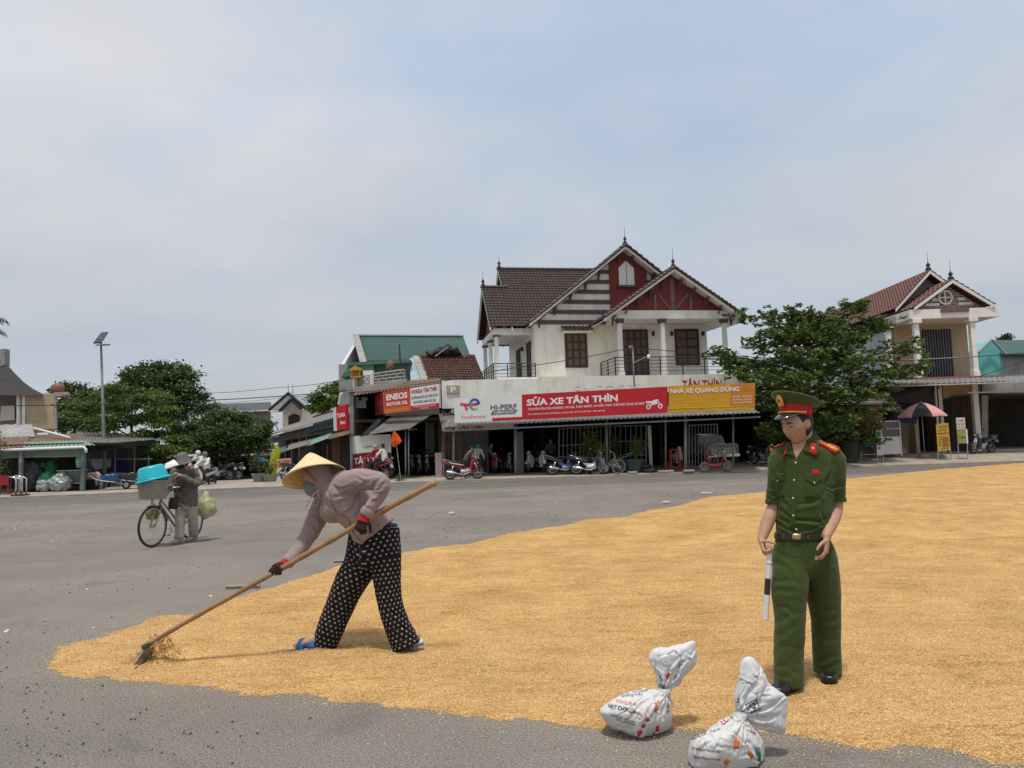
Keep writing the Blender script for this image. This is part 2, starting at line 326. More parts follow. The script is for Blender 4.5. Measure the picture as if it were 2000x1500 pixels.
conc = mat('old_concrete', (.36,.31,.25), .9,.25,1.2, bump=.5, bscale=25, stain=.55, stainc=(.16,.13,.10))
paint = mat('worn_road_paint', (.50,.47,.42), .8,.3,9, c2=(.24,.22,.20))
o = MB().grid([[(x, y, -.02) for x in (-3000,-200,0,200,3000)] for y in (-60,0,100,400,3000)]).build('ground', dirt, origin=(0,0,0)); tag(o, kind='structure')
KERB = [(-90,26.0), (-40,28.9), (-20,31.2), (-10,33.6), (-3,34.2), (5,34.9), (16,36.2), (24,36.9), (60,39.5), (120,44)]
def kerb_y(x): return float(np.interp(x, [k[0] for k in KERB], [k[1] for k in KERB]))
XS = [-90,-70,-50,-40,-30,-25,-20,-15,-12,-10,-8,-5,-3,0,2.5,5,8,12,16,20,24,30,40,60,90,120]
o = MB().grid([[(x, -30,0) for x in XS], [(x, kerb_y(x) - 6.0,0) for x in XS], [(x, kerb_y(x) - .02,0) for x in XS]]).build('yard', yard, origin=(0,0,0)); tag(o, kind='structure')
o = MB().grid([[(x, kerb_y(x) - 5.6 - .25 * math.sin(x * .31), .006) for x in XS], [(x, kerb_y(x) - .03,.006) for x in XS]]).build('road', lane, origin=(0,0,0)); tag(o, kind='structure')
mb = MB(); mb.grid([[(x, kerb_y(x) - .42,.011) for x in XS], [(x, kerb_y(x) - .27,.011) for x in XS]]); o = mb.build('road_edge_line', paint, origin=(0,0,0)); tag(o, kind='structure')
mb = MB(); mb.grid([[(x, kerb_y(x) - 5.72 - .25 * math.sin(x * .31), .011) for x in XS], [(x, kerb_y(x) - 5.60 - .25 * math.sin(x * .31), .011) for x in XS]]); o = mb.build('road_inner_line', paint, origin=(0,0,0)); tag(o, kind='structure')
def pav_z(x, d):          # the apron rises gently away from the road, more to the right
    top = float(np.interp(x, [-40,-20,5,14,19,60], [.16,.17,.20,.28,.50,.55])); return .09 + (top - .09) * min(1, max(0, d / 3.4))
mb = MB(); mb.grid([[(x, kerb_y(x), -.05) for x in XS], [(x, kerb_y(x), .09) for x in XS]] + [[(x, kerb_y(x) + d, pav_z(x, d)) for x in XS] for d in (.16,1,2,3.4,8,30,60)])
o = mb.build('pavement', conc, origin=(0,0,0)); tag(o, kind='structure')
def PZ(x, y): return pav_z(x, y - kerb_y(x))
# ------------------------------------------------------------------ the drying rice
UP = [(81,1294), (108,1274), (136,1261), (199,1248), (228,1236), (270,1219), (283,1208), (337,1201), (388,1198), (436,1179), (459,1170), (510,1153), (560,1141), (612,1124), (660,1107), (720,1094), (785,1082), (845,1069), (880,1067), (942,1058), (1010,1040), (1097,1029), (1143,1016), (1205,1012), (1236,1004), (1283,995), (1330,987), (1376,973), (1438,967), (1500,960), (1570,946), (1640,937), (1740,927), (1840,917), (2000,905)]
LO = [(2000,1486), (1900,1478), (1800,1468), (1700,1462), (1600,1449), (1539,1440), (1450,1432), (1371,1424), (1318,1420), (1240,1428), (1171,1428), (1140,1421), (1070,1408), (1000,1402), (967,1403), (907,1393), (840,1383), (740,1375), (660,1371), (635,1364), (610,1352), (540,1353), (420,1342), (300,1334), (220,1328), (130,1322), (95,1311)]
up = [G(*p).to_2d() for p in cr_interp(UP, 3)]; lo = [G(*p).to_2d() for p in cr_interp(LO, 3)]
R_END = [Vector((40, up[-1].y + 1.5)), Vector((40,3.0)), Vector((6,3.35))]
RPOLY = np.array([tuple(p) for p in up + R_END + lo])
def sdist(X, Y):
    """signed distance to the outline of the rice, positive inside"""
    A = RPOLY; B = np.roll(A, -1,0); d = np.full(X.shape, 1e9); ins = np.zeros(X.shape, bool)
    for (ax, ay), (bx_, by) in zip(A, B):
        ex, ey = bx_ - ax, by - ay; t = np.clip(((X - ax) * ex + (Y - ay) * ey) / (ex * ex + ey * ey + 1e-12), 0,1)
        d = np.minimum(d, np.hypot(X - ax - t * ex, Y - ay - t * ey))
        if ay != by:
            c = ((ay > Y) != (by > Y)) & (X < ex * (Y - ay) / ey + ax); ins ^= c
    return np.where(ins, d, -d)
def vnoise(X, Y, s, seed):
    """smooth value noise on arrays"""
    r = np.random.default_rng(seed); T = r.random((256,256)); x = X * s + 1000; y = Y * s + 1000
    i = np.floor(x).astype(int); j = np.floor(y).astype(int); f = x - i; g = y - j; f = f * f * (3 - 2 * f); g = g * g * (3 - 2 * g)
    t = lambda a, b: T[a % 256, b % 256]
    return (t(i, j) * (1 - f) + t(i + 1, j) * f) * (1 - g) + (t(i, j + 1) * (1 - f) + t(i + 1, j + 1) * f) * g - .5
HOE = G(300,1292)
def rice_h(X, Y):
    Xr = X * .8 + Y * .6; Yr_ = Y * .8 - X * .6; sd = sdist(X, Y) + .11 * vnoise(Xr, Yr_, 2.6,2) + .08 * vnoise(Xr * .7 + Yr_ * .7, Yr_ * .7 - Xr * .7,7,3) + .05 * vnoise(Xr, Yr_, 19,4) + .03 * vnoise(X, Y, 47,41)
    h = np.where(sd > 0,.030 * (1 - np.exp(-sd / .10)), sd * .35)
    k = np.clip(sd / .25,0,1)
    fur = vnoise(X + .5 * vnoise(X, Y, .6,11), Y * 3.4,1.5,5) * .022 + vnoise(X, Y * 2.4,4.5,6) * .011 + vnoise(X, Y, 14,8) * .006
    rg = 1 - np.abs(vnoise(X + .6 * vnoise(X, Y, .9,31), Y * 2.6,1.9,32)) * 2.6; fur += .027 * np.clip(rg, 0,1) ** 3 * np.clip(vnoise(X, Y, .5,33) * 2 + .7,0,1)      # raked crests
    rg = 1 - np.abs(vnoise(X + .3 * vnoise(X, Y, 2,34), Y * 2.0,5.5,35)) * 2.6; fur += .015 * np.clip(rg, 0,1) ** 3 * np.clip(vnoise(X, Y, .8,36) * 2 + .6,0,1)
    fur += .006 * np.sin(Y * 22 + 5 * vnoise(X, Y, .7,9)) * np.clip(vnoise(X, Y, .45,10) + .25,0,1)
    h = h + k * fur
    h += .115 * np.exp(-(((X - HOE.x - .05) / .13) ** 2 + ((Y - HOE.y + .06) / .10) ** 2)) * (1 + 1.1 * vnoise(X, Y, 22,12) + .6 * vnoise(X, Y, 60,13)) + .03 * np.exp(-(((X - HOE.x - .34) / .24) ** 2 + ((Y - HOE.y - .04) / .10) ** 2))
    return np.maximum(h, -.03), sd
nu, nv = 760,620
Yr = 2.7 * (45 / 2.7) ** np.linspace(0,1, nv); U = np.linspace(-.78,1.05, nu)
Xg = U[None, :] * Yr[:, None]; Yg = np.repeat(Yr[:, None], nu, 1)
Hh, SD = rice_h(Xg, Yg)
idx = np.arange(nu * nv).reshape(nv, nu)
keep = (np.maximum.reduce([SD[:-1, :-1], SD[1:, :-1], SD[:-1,1:], SD[1:, 1:]]) > -.03)
Fq = np.stack([idx[:-1, :-1][keep], idx[:-1,1:][keep], idx[1:, 1:][keep], idx[1:, :-1][keep]], 1)
used = np.unique(Fq); remap = np.zeros(nu * nv, int); remap[used] = np.arange(len(used))
Vr = np.stack([Xg.ravel(), Yg.ravel(), Hh.ravel()], 1)[used]
def ricemat():
    m = bpy.data.materials.new('rice_in_the_husk'); m.use_nodes = True; nt = m.node_tree; b = nt.nodes['Principled BSDF']
    tc = N(nt, 'ShaderNodeTexCoord')
    n1 = N(nt, 'ShaderNodeTexNoise', Scale=1.1, Detail=5.0, Roughness=.6); L(nt, tc.outputs['Object'], n1.inputs['Vector'])
    mp = N(nt, 'ShaderNodeMapping'); mp.inputs['Scale'].default_value = (1,1.5,1); L(nt, tc.outputs['Object'], mp.inputs[0])
    n2 = N(nt, 'ShaderNodeTexNoise', Scale=52, Detail=4.0, Roughness=.85); L(nt, mp.outputs[0], n2.inputs['Vector'])
    vo = N(nt, 'ShaderNodeTexVoronoi', Scale=95); L(nt, mp.outputs[0], vo.inputs['Vector'])
    r1 = N(nt, 'ShaderNodeValToRGB'); L(nt, n1.outputs[0], r1.inputs[0]); r1.color_ramp.elements[0].position = .32; r1.color_ramp.elements[1].position = .68
    r1.color_ramp.elements[0].color = (.54,.32,.105,1); r1.color_ramp.elements[1].color = (.75,.475,.190,1)
    r2 = N(nt, 'ShaderNodeValToRGB'); L(nt, n2.outputs[0], r2.inputs[0]); r2.color_ramp.elements[0].position = .30; r2.color_ramp.elements[1].position = .66
    r2.color_ramp.elements[0].color = (.34,.29,.22,1); r2.color_ramp.elements[1].color = (1.25,1.26,1.32,1)
    m2 = N(nt, 'ShaderNodeMix', data_type='RGBA', blend_type='MULTIPLY'); m2.inputs[0].default_value = 1; L(nt, r1.outputs[0], m2.inputs[6]); L(nt, r2.outputs[0], m2.inputs[7])
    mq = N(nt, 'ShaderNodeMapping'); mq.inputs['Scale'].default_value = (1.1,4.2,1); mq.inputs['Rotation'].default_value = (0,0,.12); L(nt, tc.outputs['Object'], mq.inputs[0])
    n5 = N(nt, 'ShaderNodeTexNoise', Scale=2.2, Detail=8.0, Roughness=.7, Distortion=.6); L(nt, mq.outputs[0], n5.inputs['Vector']); r5 = N(nt, 'ShaderNodeValToRGB'); L(nt, n5.outputs[0], r5.inputs[0]); r5.color_ramp.elements[0].position = .34; r5.color_ramp.elements[1].position = .56; r5.color_ramp.elements[0].color = (.78,.73,.65,1); r5.color_ramp.elements[1].color = (1.04,1.04,1.04,1)  # darker streaks put into the colour stand in for shade between raked furrows
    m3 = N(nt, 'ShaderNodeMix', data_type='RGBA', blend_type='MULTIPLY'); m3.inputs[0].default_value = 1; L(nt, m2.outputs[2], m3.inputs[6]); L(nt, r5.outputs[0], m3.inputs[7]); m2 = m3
    L(nt, m2.outputs[2], b.inputs['Base Color']); b.inputs['Roughness'].default_value = .75; b.inputs['Specular IOR Level'].default_value = .2
    bp = N(nt, 'ShaderNodeBump', Strength=.8, Distance=.008); L(nt, vo.outputs[0], bp.inputs['Height']); L(nt, bp.outputs[0], b.inputs['Normal'])
    return m
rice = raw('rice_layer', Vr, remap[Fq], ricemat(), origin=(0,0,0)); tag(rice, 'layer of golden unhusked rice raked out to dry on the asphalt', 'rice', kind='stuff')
def gn_scatter(name, pts, scl, m, shape=(1,.36,.3), label=None, cat=None, seed=1, tilt=.5, sub=1):
    """loose grains or stones: one object, instanced on points"""
    me = bpy.data.meshes.new(name); me.from_pydata([tuple(p) for p in pts], [], []); o = link(bpy.data.objects.new(name, me))
    a = me.attributes.new('scl', 'FLOAT', 'POINT'); a.data.foreach_set('value', np.asarray(scl, np.float32))
    ng = bpy.data.node_groups.new(name, 'GeometryNodeTree'); ng.interface.new_socket('Geometry', in_out='INPUT', socket_type='NodeSocketGeometry'); ng.interface.new_socket('Geometry', in_out='OUTPUT', socket_type='NodeSocketGeometry')
    gi = ng.nodes.new('NodeGroupInput'); go = ng.nodes.new('NodeGroupOutput')
    ico = ng.nodes.new('GeometryNodeMeshIcoSphere'); ico.inputs['Radius'].default_value = 1; ico.inputs['Subdivisions'].default_value = sub
    tr = ng.nodes.new('GeometryNodeTransform'); tr.inputs['Scale'].default_value = shape
    sm = ng.nodes.new('GeometryNodeSetMaterial'); sm.inputs['Material'].default_value = m
    ip = ng.nodes.new('GeometryNodeInstanceOnPoints')
    rv = ng.nodes.new('FunctionNodeRandomValue'); rv.data_type = 'FLOAT_VECTOR'; rv.inputs[0].default_value = (-tilt, -tilt, 0); rv.inputs[1].default_value = (tilt, tilt, 6.28); rv.inputs['Seed'].default_value = seed
    na = ng.nodes.new('GeometryNodeInputNamedAttribute'); na.data_type = 'FLOAT'; na.inputs['Name'].default_value = 'scl'
    ng.links.new(ico.outputs[0], tr.inputs[0]); ng.links.new(tr.outputs[0], sm.inputs[0]); ng.links.new(gi.outputs[0], ip.inputs['Points']); ng.links.new(sm.outputs[0], ip.inputs['Instance'])
    ng.links.new(rv.outputs[0], ip.inputs['Rotation']); ng.links.new(na.outputs[0], ip.inputs['Scale']); ng.links.new(ip.outputs[0], go.inputs[0])
    md = o.modifiers.new('scatter', 'NODES'); md.node_group = ng; me.materials.append(m); tag(o, label, cat, kind='stuff'); return o
def randmat(name, ca, cb_, rough=.7):
    m = bpy.data.materials.new(name); m.use_nodes = True; nt = m.node_tree; b = nt.nodes['Principled BSDF']
    oi = N(nt, 'ShaderNodeObjectInfo'); cr = N(nt, 'ShaderNodeValToRGB'); L(nt, oi.outputs['Random'], cr.inputs[0]); cr.color_ramp.elements[0].color = (*ca, 1); cr.color_ramp.elements[1].color = (*cb_, 1)
    L(nt, cr.outputs[0], b.inputs['Base Color']); b.inputs['Roughness'].default_value = rough; b.inputs['Specular IOR Level'].default_value = .25; return m
n = 420000
yy = 3.2 * (11 / 3.2) ** (rng.random(n) ** 1.15); xx = (rng.random(n) * 1.75 - .75) * yy
hh, sd = rice_h(xx, yy); ok = sd + rng.normal(0,.035, n) > .0
stray = (sd > -.9) & (rng.random(n) < .30 * np.exp(np.minimum(sd, 0) / .05) + .05 * np.exp(np.minimum(sd, 0) / .22)); ok |= stray
gp = np.stack([xx, yy, np.maximum(hh, .002) + .0015], 1)[ok]
gn_scatter('rice_grains', gp, .0052 * (.8 + .5 * rng.random(len(gp))), randmat('rice_grain', (.46,.27,.10), (.90,.65,.35)), (1,.36,.32), 'loose grains of unhusked rice on top of the drying layer', 'rice')
# straw bits and clods on the rice
n = 700; yy = 4.2 * (25 / 4.2) ** rng.random(n); xx = (rng.random(n) * 1.5 - .7) * yy; hh, sd = rice_h(xx, yy); ok = sd > .1
gn_scatter('straw_bits', np.stack([xx, yy, hh + .004], 1)[ok], .012 + .03 * rng.random(ok.sum()) ** 2, randmat('straw', (.16,.09,.03), (.62,.40,.17)), (1,.06,.05), 'short bits of straw and stalk lying on the rice', 'straw', tilt=.15)
n = 900; a_ = rng.normal(size=(n, 2)) * np.array([.085,.06]); xx = HOE.x + .05 + a_[:, 0]; yy = HOE.y - .07 + a_[:, 1]; hh, sd = rice_h(xx, yy)
gn_scatter('straw_heap', np.stack([xx, yy, hh + .02 * rng.random(n)], 1), .006 + .016 * rng.random(n) ** 2, randmat('heap_straw', (.10,.055,.018), (.60,.38,.15)), (1,.13,.11), 'heap of chaff and straw gathered in front of the hoe blade', 'straw', tilt=1.1, seed=5)
# stones and grit on the asphalt
n = 9500; yy = 3.5 * (33 / 3.5) ** (rng.random(n) ** .85); xx = (rng.random(n) * 1.7 - .85) * yy; sd = sdist(xx, yy); clump = vnoise(xx * .5, yy, .5,21) + vnoise(xx, yy * 2,.9,22) * .6
ok = (sd < -.12) & (clump > -.12); m_ = ok.sum()
gn_scatter('gravel', np.stack([xx, yy, np.full(n, .003)], 1)[ok], (.003 + .010 * rng.random(m_) ** 3) * (.6 + .065 * yy[ok]), randmat('grit_stone', (.035,.032,.03), (.16,.14,.12), .9), (1,.75,.5), 'dark grit and small stones scattered over the asphalt', 'gravel')
n = 90; yy = 5 * (30 / 5) ** rng.random(n); xx = (rng.random(n) * 1.5 - .75) * yy; sd = sdist(xx, yy); ok = sd < -.3
gn_scatter('pale_chips', np.stack([xx, yy, np.full(n, .004)], 1)[ok], .012 + .02 * rng.random(ok.sum()), randmat('pale_chip', (.35,.32,.28), (.7,.68,.62), .8), (1,.6,.3), 'pale chips of stone and paper on the asphalt', 'gravel')
wood = mat('weathered_wood', (.33,.25,.17), .8,.3,14, bump=.3, stretch=(1,8,8))
a, b_ = G(441,1151), G(508,1149); o = MB().tube([a + Vector((0,0,.03)), b_ + Vector((0,0,.03))], [.022,.022], n=4).build('wooden_batten', wood); tag(o, 'short square wooden batten on the asphalt beside the hoe handle', 'batten')
a, b_ = G(652,1099), G(672,1098); o = MB().tube([a + Vector((0,0,.02)), b_ + Vector((0,0,.02))], [.018,.018], n=4).build('wooden_batten', wood); tag(o, 'stub of wood on the asphalt behind the black patterned trousers', 'batten')
pale = mat('pale_board', (.62,.58,.52), .8,.2)
for (x0, x1, y, lab) in ((1293,1308,983, 'white flat scrap lying beside the far edge of the rice'), (1368,1390,965, 'long pale slat lying on the asphalt beyond the rice edge'), (876,886,1005, 'small white scrap of paper on bare grey asphalt')):
    a, b_ = G(x0, y), G(x1, y); c = (a + b_) / 2; o = MB().prism([(a.x, a.y - .07,.012), (b_.x, b_.y - .09,.02), (b_.x + .03, b_.y + .08,.012), (a.x + .04, a.y + .06,.02)], (0,0,.035)).build('scrap', pale); tag(o, lab, 'scrap')
# ------------------------------------------------------------------ materials of the buildings
white = mat('white_plaster', (.78,.76,.71), .85,.10,1.5, bump=.15, bscale=40, stain=.5, stainc=(.30,.26,.20))
cream = mat('cream_plaster', (.76,.73,.64), .85,.10,1.5, bump=.15, stain=.6, stainc=(.30,.26,.20))
tan = mat('tan_plaster', (.44,.35,.235), .85,.12,1.5, stain=.35, stainc=(.2,.16,.11))
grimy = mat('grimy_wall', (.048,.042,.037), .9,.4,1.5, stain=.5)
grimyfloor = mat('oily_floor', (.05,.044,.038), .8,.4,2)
greyp = mat('grey_plaster', (.33,.32,.30), .9,.2,1.2, stain=.6, stainc=(.1,.09,.08))
browntrim = mat('brown_painted_trim', (.125,.085,.075), .8,.15,3)
redbrick = brickmat('dark_red_brick', (.215,.035,.025), (.17,.028,.02), (.105,.03,.025), 1.0,.42,.135,.012)
orangebrick = brickmat('orange_brick', (.36,.135,.065), (.26,.10,.05), (.33,.25,.2), 1.0,.42,.16,.014)
greybrick = brickmat('brown_gable_brick', (.22,.14,.12), (.17,.11,.10), (.4,.35,.32), 1.0,.32,.14,.02)
tileb = mat('brown_roof_tile', (.078,.051,.044), .6,.35,2.2, c2=(.046,.032,.029), spec=.4, bump=.1)
tiler = mat('red_brown_tile', (.21,.105,.080), .65,.3,2.5, c2=(.14,.072,.058), bump=.1)
tileo = mat('old_clay_tile', (.23,.12,.085), .85,.5,5, c2=(.055,.035,.03), bump=.4, bscale=30, stain=.5, stainc=(.05,.045,.035))
dwood = mat('dark_varnished_wood', (.055,.030,.020), .45,.35,6, stretch=(6,6,1))
dglass = mat('dark_glass', (.015,.018,.02), .12,.2, spec=.6)
iron = mat('black_iron', (.025,.023,.022), .5,.3, spec=.4)
galv = mat('galvanised_steel', (.40,.41,.42), .45,.25,9, metal=.6)
greysteel = mat('grey_painted_steel', (.25,.25,.26), .5,.25,7, spec=.4)
sheet = mat('weathered_sheet', (.30,.29,.27), .6,.35,3, c2=(.15,.14,.13), metal=.25, stain=.5, stainc=(.14,.085,.05))
rust = mat('rusty_sheet', (.235,.14,.095), .8,.45,3, c2=(.12,.075,.055), stain=.5, stainc=(.26,.22,.19))
greensheet = mat('green_roof_sheet', (.075,.145,.122), .5,.15,1.5, metal=.1, stain=.2, stainc=(.12,.2,.17))
palegreen = mat('pale_green_shutter', (.20,.30,.235), .6,.2,3, stain=.3)
blacktarp = mat('black_tarpaulin', (.018,.018,.02), .6,.3,6, bump=.4, bscale=14)
bluetarp = mat('blue_tarpaulin', (.012,.03,.16), .6,.3,5, bump=.4, bscale=12)
signwhite = mat('sign_white', (.70,.71,.68), .5,.06,1.2, stain=.15, stainc=(.42,.40,.34))
signred = mat('sign_red', (.46,.013,.022), .5,.08,1.2, stain=.12, stainc=(.3,.02,.02))
signorange = mat('sign_orange', (.62,.115,.022), .5,.1,1.2)
signyellow = mat('sign_yellow', (.56,.28,.015), .5,.12,1.2, stain=.2, stainc=(.48,.18,.02))
signdark = mat('sign_dark_red', (.19,.012,.022), .5,.15,2)
txtwhite = mat('print_white', (.74,.74,.72), .5,.05); txtred = mat('print_red', (.42,.015,.02), .5,.05)
txtblack = mat('print_black', (.035,.035,.04), .5,.1); txtgrey = mat('print_grey', (.13,.135,.14), .5,.1)
txtblue = mat('print_blue', (.015,.10,.45), .5,.05); txtgreen = mat('print_green', (.06,.36,.22), .5,.05)
txtyellow = mat('print_yellow', (.62,.45,.03), .5,.05); txtlred = mat('print_light_red', (.68,.05,.06), .5,.05)
gold = mat('gold_print', (.55,.36,.08), .4,.1, spec=.6)
def ribbon(poly, w):
    """thick polyline in the plane: list of (u,v) outline"""
    p = [Vector(q) for q in poly]; l, r = [], []
    for i in range(len(p)):
        t = (p[min(i + 1, len(p) - 1)] - p[max(i - 1,0)]).normalized(); n = Vector((-t.y, t.x)); ww = w[i] if hasattr(w, '__len__') else w
        l.append(p[i] + n * ww / 2); r.append(p[i] - n * ww / 2)
    return l, r
# ------------------------------------------------------------------ the two-storey house over the repair shop
HA = math.radians(10); HO = P(1046,745,41.0); HO = Vector((HO.x, HO.y, 0))
EX = Vector((math.cos(HA), math.sin(HA), 0)); EY = Vector((-math.sin(HA), math.cos(HA), 0)); EZ = Vector((0,0,1))
def HP(x, y, yl):
    """house coordinates (x, z) of a place of the photograph on the wall plane yl"""
    d = D(x, y); o = CAMP - HO; t = (yl - o.dot(EY)) / d.dot(EY); q = o + d * t; return q.dot(EX), q.z
house = thing('two_storey_house', 'white two storey house with brown tiled gables above the repair shop', 'house', HO, HA)
def hb(x0, y0, z0, x1, y1, z1, name, m): return MB().bx(x0, y0, z0, x1, y1, z1).build(name, m, house, world=False)
def hpoly(pts, yl, th, name, m, parent=None): return MB().prism([(x, yl, z) for x, z in pts], (0, th, 0)).build(name, m, parent or house, world=False)
Z1 = HP(1046,745,0)[1]; ZE = HP(1043,634,0)[1]                      # upper floor, eaves
ax, az = HP(1222,478,-.7); lx, lz = HP(1034,630,-.7); rx_ = 2 * ax - lx
HW = rx_ - .75
# upper walls: front, left, right, back
hb(0,.0, Z1 - .1, HW, .22, ZE, 'front_wall', cream)
hb(0,.22, Z1 - .1,.22,8.0, ZE, 'side_wall', white); hb(HW - .22,.22, Z1 - .1, HW, 8, ZE, 'side_wall', white); hb(.22,7.8, Z1 - .1, HW - .22,8, ZE, 'back_wall', white)
sl = (az - lz) / (ax - lx)
zroof = lambda x: az - .26 - sl * abs(x - ax)
hpoly([(.05, ZE), (HW - .05, ZE), (HW - .05, max(ZE + .02, zroof(HW))), (ax, zroof(ax)), (.05, max(ZE + .02, zroof(0)))], .02,.18, 'gable_wall', white)
# brown and white bands, each its own board
bx0, bz1 = HP(1188,500,0); bx1 = HP(1260,500,0)[0]
for i in range(6):
    za_, zb = ZE + .02 + i * .56, ZE + .24 + i * .56
    for (xa, xb) in ((0.02, bx0), (bx1, HW)):
        xl = max(xa, ax - (az - .36 - zb) / sl); xr = min(xb, ax + (az - .36 - zb) / sl)
        xl2 = max(xa, ax - (az - .36 - za_) / sl); xr2 = min(xb, ax + (az - .36 - za_) / sl)
        if xr > xl + .05: hpoly([(xl2, za_), (xr2, za_), (xr, zb), (xl, zb)], -.035,.05, 'band', browntrim)
# brick panel with pointed window
z0 = HP(1200,612,0)[1]
hpoly([(bx0, z0), (bx1, z0), (bx1, zroof(bx1)), (ax, zroof(ax)), (bx0, zroof(bx0))], -.10,.11, 'brick_panel', redbrick)
wx0, wz0 = HP(1209,557,-.1); wx1, wz1 = HP(1237,524,-.1); wap = HP(1222,510,-.1)[1]; wc = (wx0 + wx1) / 2
win = hpoly([(wx0, wz0), (wc - .02, wz0), (wc - .02, wap), (wx0, wz1)], -.17,.07, 'window_leaf', signwhite)
hpoly([(wc + .02, wz0), (wx1, wz0), (wx1, wz1), (wc + .02, wap)], -.17,.07, 'window_leaf', signwhite)
hb(wx0 - .1,-.22, wz0 - .12, wx1 + .1,-.1, wz0 - .02, 'window_sill', browntrim)
# front window with little tiled hood
def shutter_window(x0, z0, x1, z1, yl, nleaf, name='window'):
    w = hb(x0, yl - .04, z0, x1, yl + .02, z1, name, dwood)
    fw = .07
    fr = MB().bx(x0 - fw, yl - .07, z0 - fw, x0, yl, z1 + fw).bx(x1, yl - .07, z0 - fw, x1 + fw, yl, z1 + fw).bx(x0, yl - .07, z1, x1, yl, z1 + fw).bx(x0, yl - .07, z0 - fw, x1, yl, z0)
    fr.build('frame', dwood, w, world=False)
    for i in range(nleaf):
        a = x0 + (x1 - x0) * i / nleaf; b = x0 + (x1 - x0) * (i + 1) / nleaf; q = MB(); nz = max(2, int((z1 - z0) / .42))
        for j in range(nz):
            za, zb = z0 + (z1 - z0) * j / nz, z0 + (z1 - z0) * (j + 1) / nz
            q.bx(a + .07, yl - .075, za + .06, b - .07, yl - .045, zb - .06)
        q.build('panel', dglass if False else browntrim, w, world=False)
    return w
x0, z0 = HP(1107,716,0); x1, z1 = HP(1143,652,0); shutter_window(x0, z0, x1, z1,0,3)
mb = MB(); corrugated(mb, [Vector((x0 - .28,-.75, z1 + .10)), Vector((x1 + .28,-.75, z1 + .10)), Vector((x1 + .28,-.02, z1 + .42)), Vector((x0 - .28,-.02, z1 + .42))], 7,.035,3, step=.05)
hood = mb.build('window_hood', tileb, house, world=False, smooth='auto'); MB().bx(x0 - .26,-.7, z1 + .02, x1 + .26,-.02, z1 + .08).build('hood_slab', cream, hood, world=False)
# main roof: two slopes of lapped tiles, fascia boards, ridge, finial
def roof_slope(q, rows, cols, name, m, parent, amp=.035, step=.06):
    mb = MB(); corrugated(mb, q, cols, amp, rows, step=step); o = mb.build(name, m, parent, world=False, smooth='auto'); return o
YB = 8.4
V3 = lambda x, y, z: Vector((x, y, z))
roof_slope([V3(lx, -.7, lz), V3(lx, YB, lz), V3(ax, YB, az), V3(ax, -.7, az)], 24,36, 'roof_slope', tileb, house)
roof_slope([V3(rx_, YB, lz), V3(rx_, -.7, lz), V3(ax, -.7, az), V3(ax, YB, az)], 18,30, 'roof_slope', tileb, house)
def fascia(xl, zl, xa, za, xr, zr, yl, parent, m=None, h=.16):
    mb = MB(); dz = .045
    mb.prism([(xl, yl, zl - dz), (xa, yl, za - dz), (xa, yl, za - dz - h), (xl + .02, yl, zl - dz - h)], (0,.06,0)); mb.prism([(xr, yl, zr - dz), (xa, yl, za - dz), (xa, yl, za - dz - h), (xr - .02, yl, zr - dz - h)], (0,.06,0))
    return mb.build('barge_board', m or white, parent, world=False)
fascia(lx, lz, ax, az, rx_, lz, -.69, house)
def soffit(xl, zl, xa, za, xr, y0, y1):
    mb = MB(); dz = .14
    mb.prism([(xl, y0, zl - dz), (xa, y0, za - dz), (xa, y0, za - dz - .04), (xl, y0, zl - dz - .04)], (0, y1 - y0,0)); mb.prism([(xr, y0, zl - dz), (xa, y0, za - dz), (xa, y0, za - dz - .04), (xr, y0, zl - dz - .04)], (0, y1 - y0,0))
    mb.build('soffit', white, house, world=False)
soffit(lx, lz, ax, az, rx_, -.62, YB - .1)
def ridge(a, b, name='ridge_cap'):
    a, b = Vector(a), Vector(b); n = max(3, int((b - a).length / .35)); mb = MB()
    for i in range(n):
        p, q = a.lerp(b, i / n), a.lerp(b, (i + 1.08) / n); mb.loft([p, q], [(.11,.09), (.13,.11)], n=8)
    return mb.build(name, tileb, house, world=False, smooth='auto')
def finial(p, h=1.0, parent=None, m=None, k=1.0):
    p = Vector(p); return MB().rev([(.0,0), (.13 * k, .02), (.10 * k, .12), (.05 * k, .2), (.10 * k, .3), (.03 * k, .42), (.012,.5), (.008, h), (0, h)], p, 10).build('finial', m or iron, parent or house, world=False, smooth=True)
ridge((ax, -.75, az + .03), (ax, YB, az + .03)); finial((ax, -.6, az + .05))
# verge tiles along the gable edges
def verge(xl, zl, xa, za, xr, zr, yl, parent=None):
    mb = MB()
    for (x_, z_) in ((xl, zl), (xr, zr)):
        n = 18
        for i in range(n):
            p = Vector((x_, yl, z_)).lerp(Vector((xa, yl, za)), i / n); q = Vector((x_, yl, z_)).lerp(Vector((xa, yl, za)), (i + 1.1) / n)
            mb.loft([p + V3(0,.02,.05), q + V3(0,.02,.0)], [(.13,.09), (.11,.07)], side=(0,1,0), n=6)
    mb.build('verge_tiles', tileb, parent or house, world=False, smooth='auto')
verge(lx, lz, ax, az, rx_, lz, -.72)
def bracket(x, z, y0, y1):
    return MB().bx(x - .04, y0, z - .09, x + .04, y1, z).bx(x - .04, y1 - .08, z - .5, x + .04, y1, z - .09).prism([(x - .03, y1 - .05, z - .45), (x - .03, y1 - .05, z - .36), (x - .03, y0 + .05, z - .09), (x - .03, y0 + .12, z - .16)], (.06,0,0)).build('eave_bracket', browntrim, house, world=False)
for t in (.1,.26,.42,.58,.72,.93):
    x = lx + (ax - lx) * t + .12; bracket(x, zroof(x) + .06,-.58,-.001 if t < .85 else -.1)
for t in (.08,.3,.5): x = ax + (rx_ - ax) * t; bracket(x, zroof(x) + .06,-.58,-.001 if t > .25 else -.1)
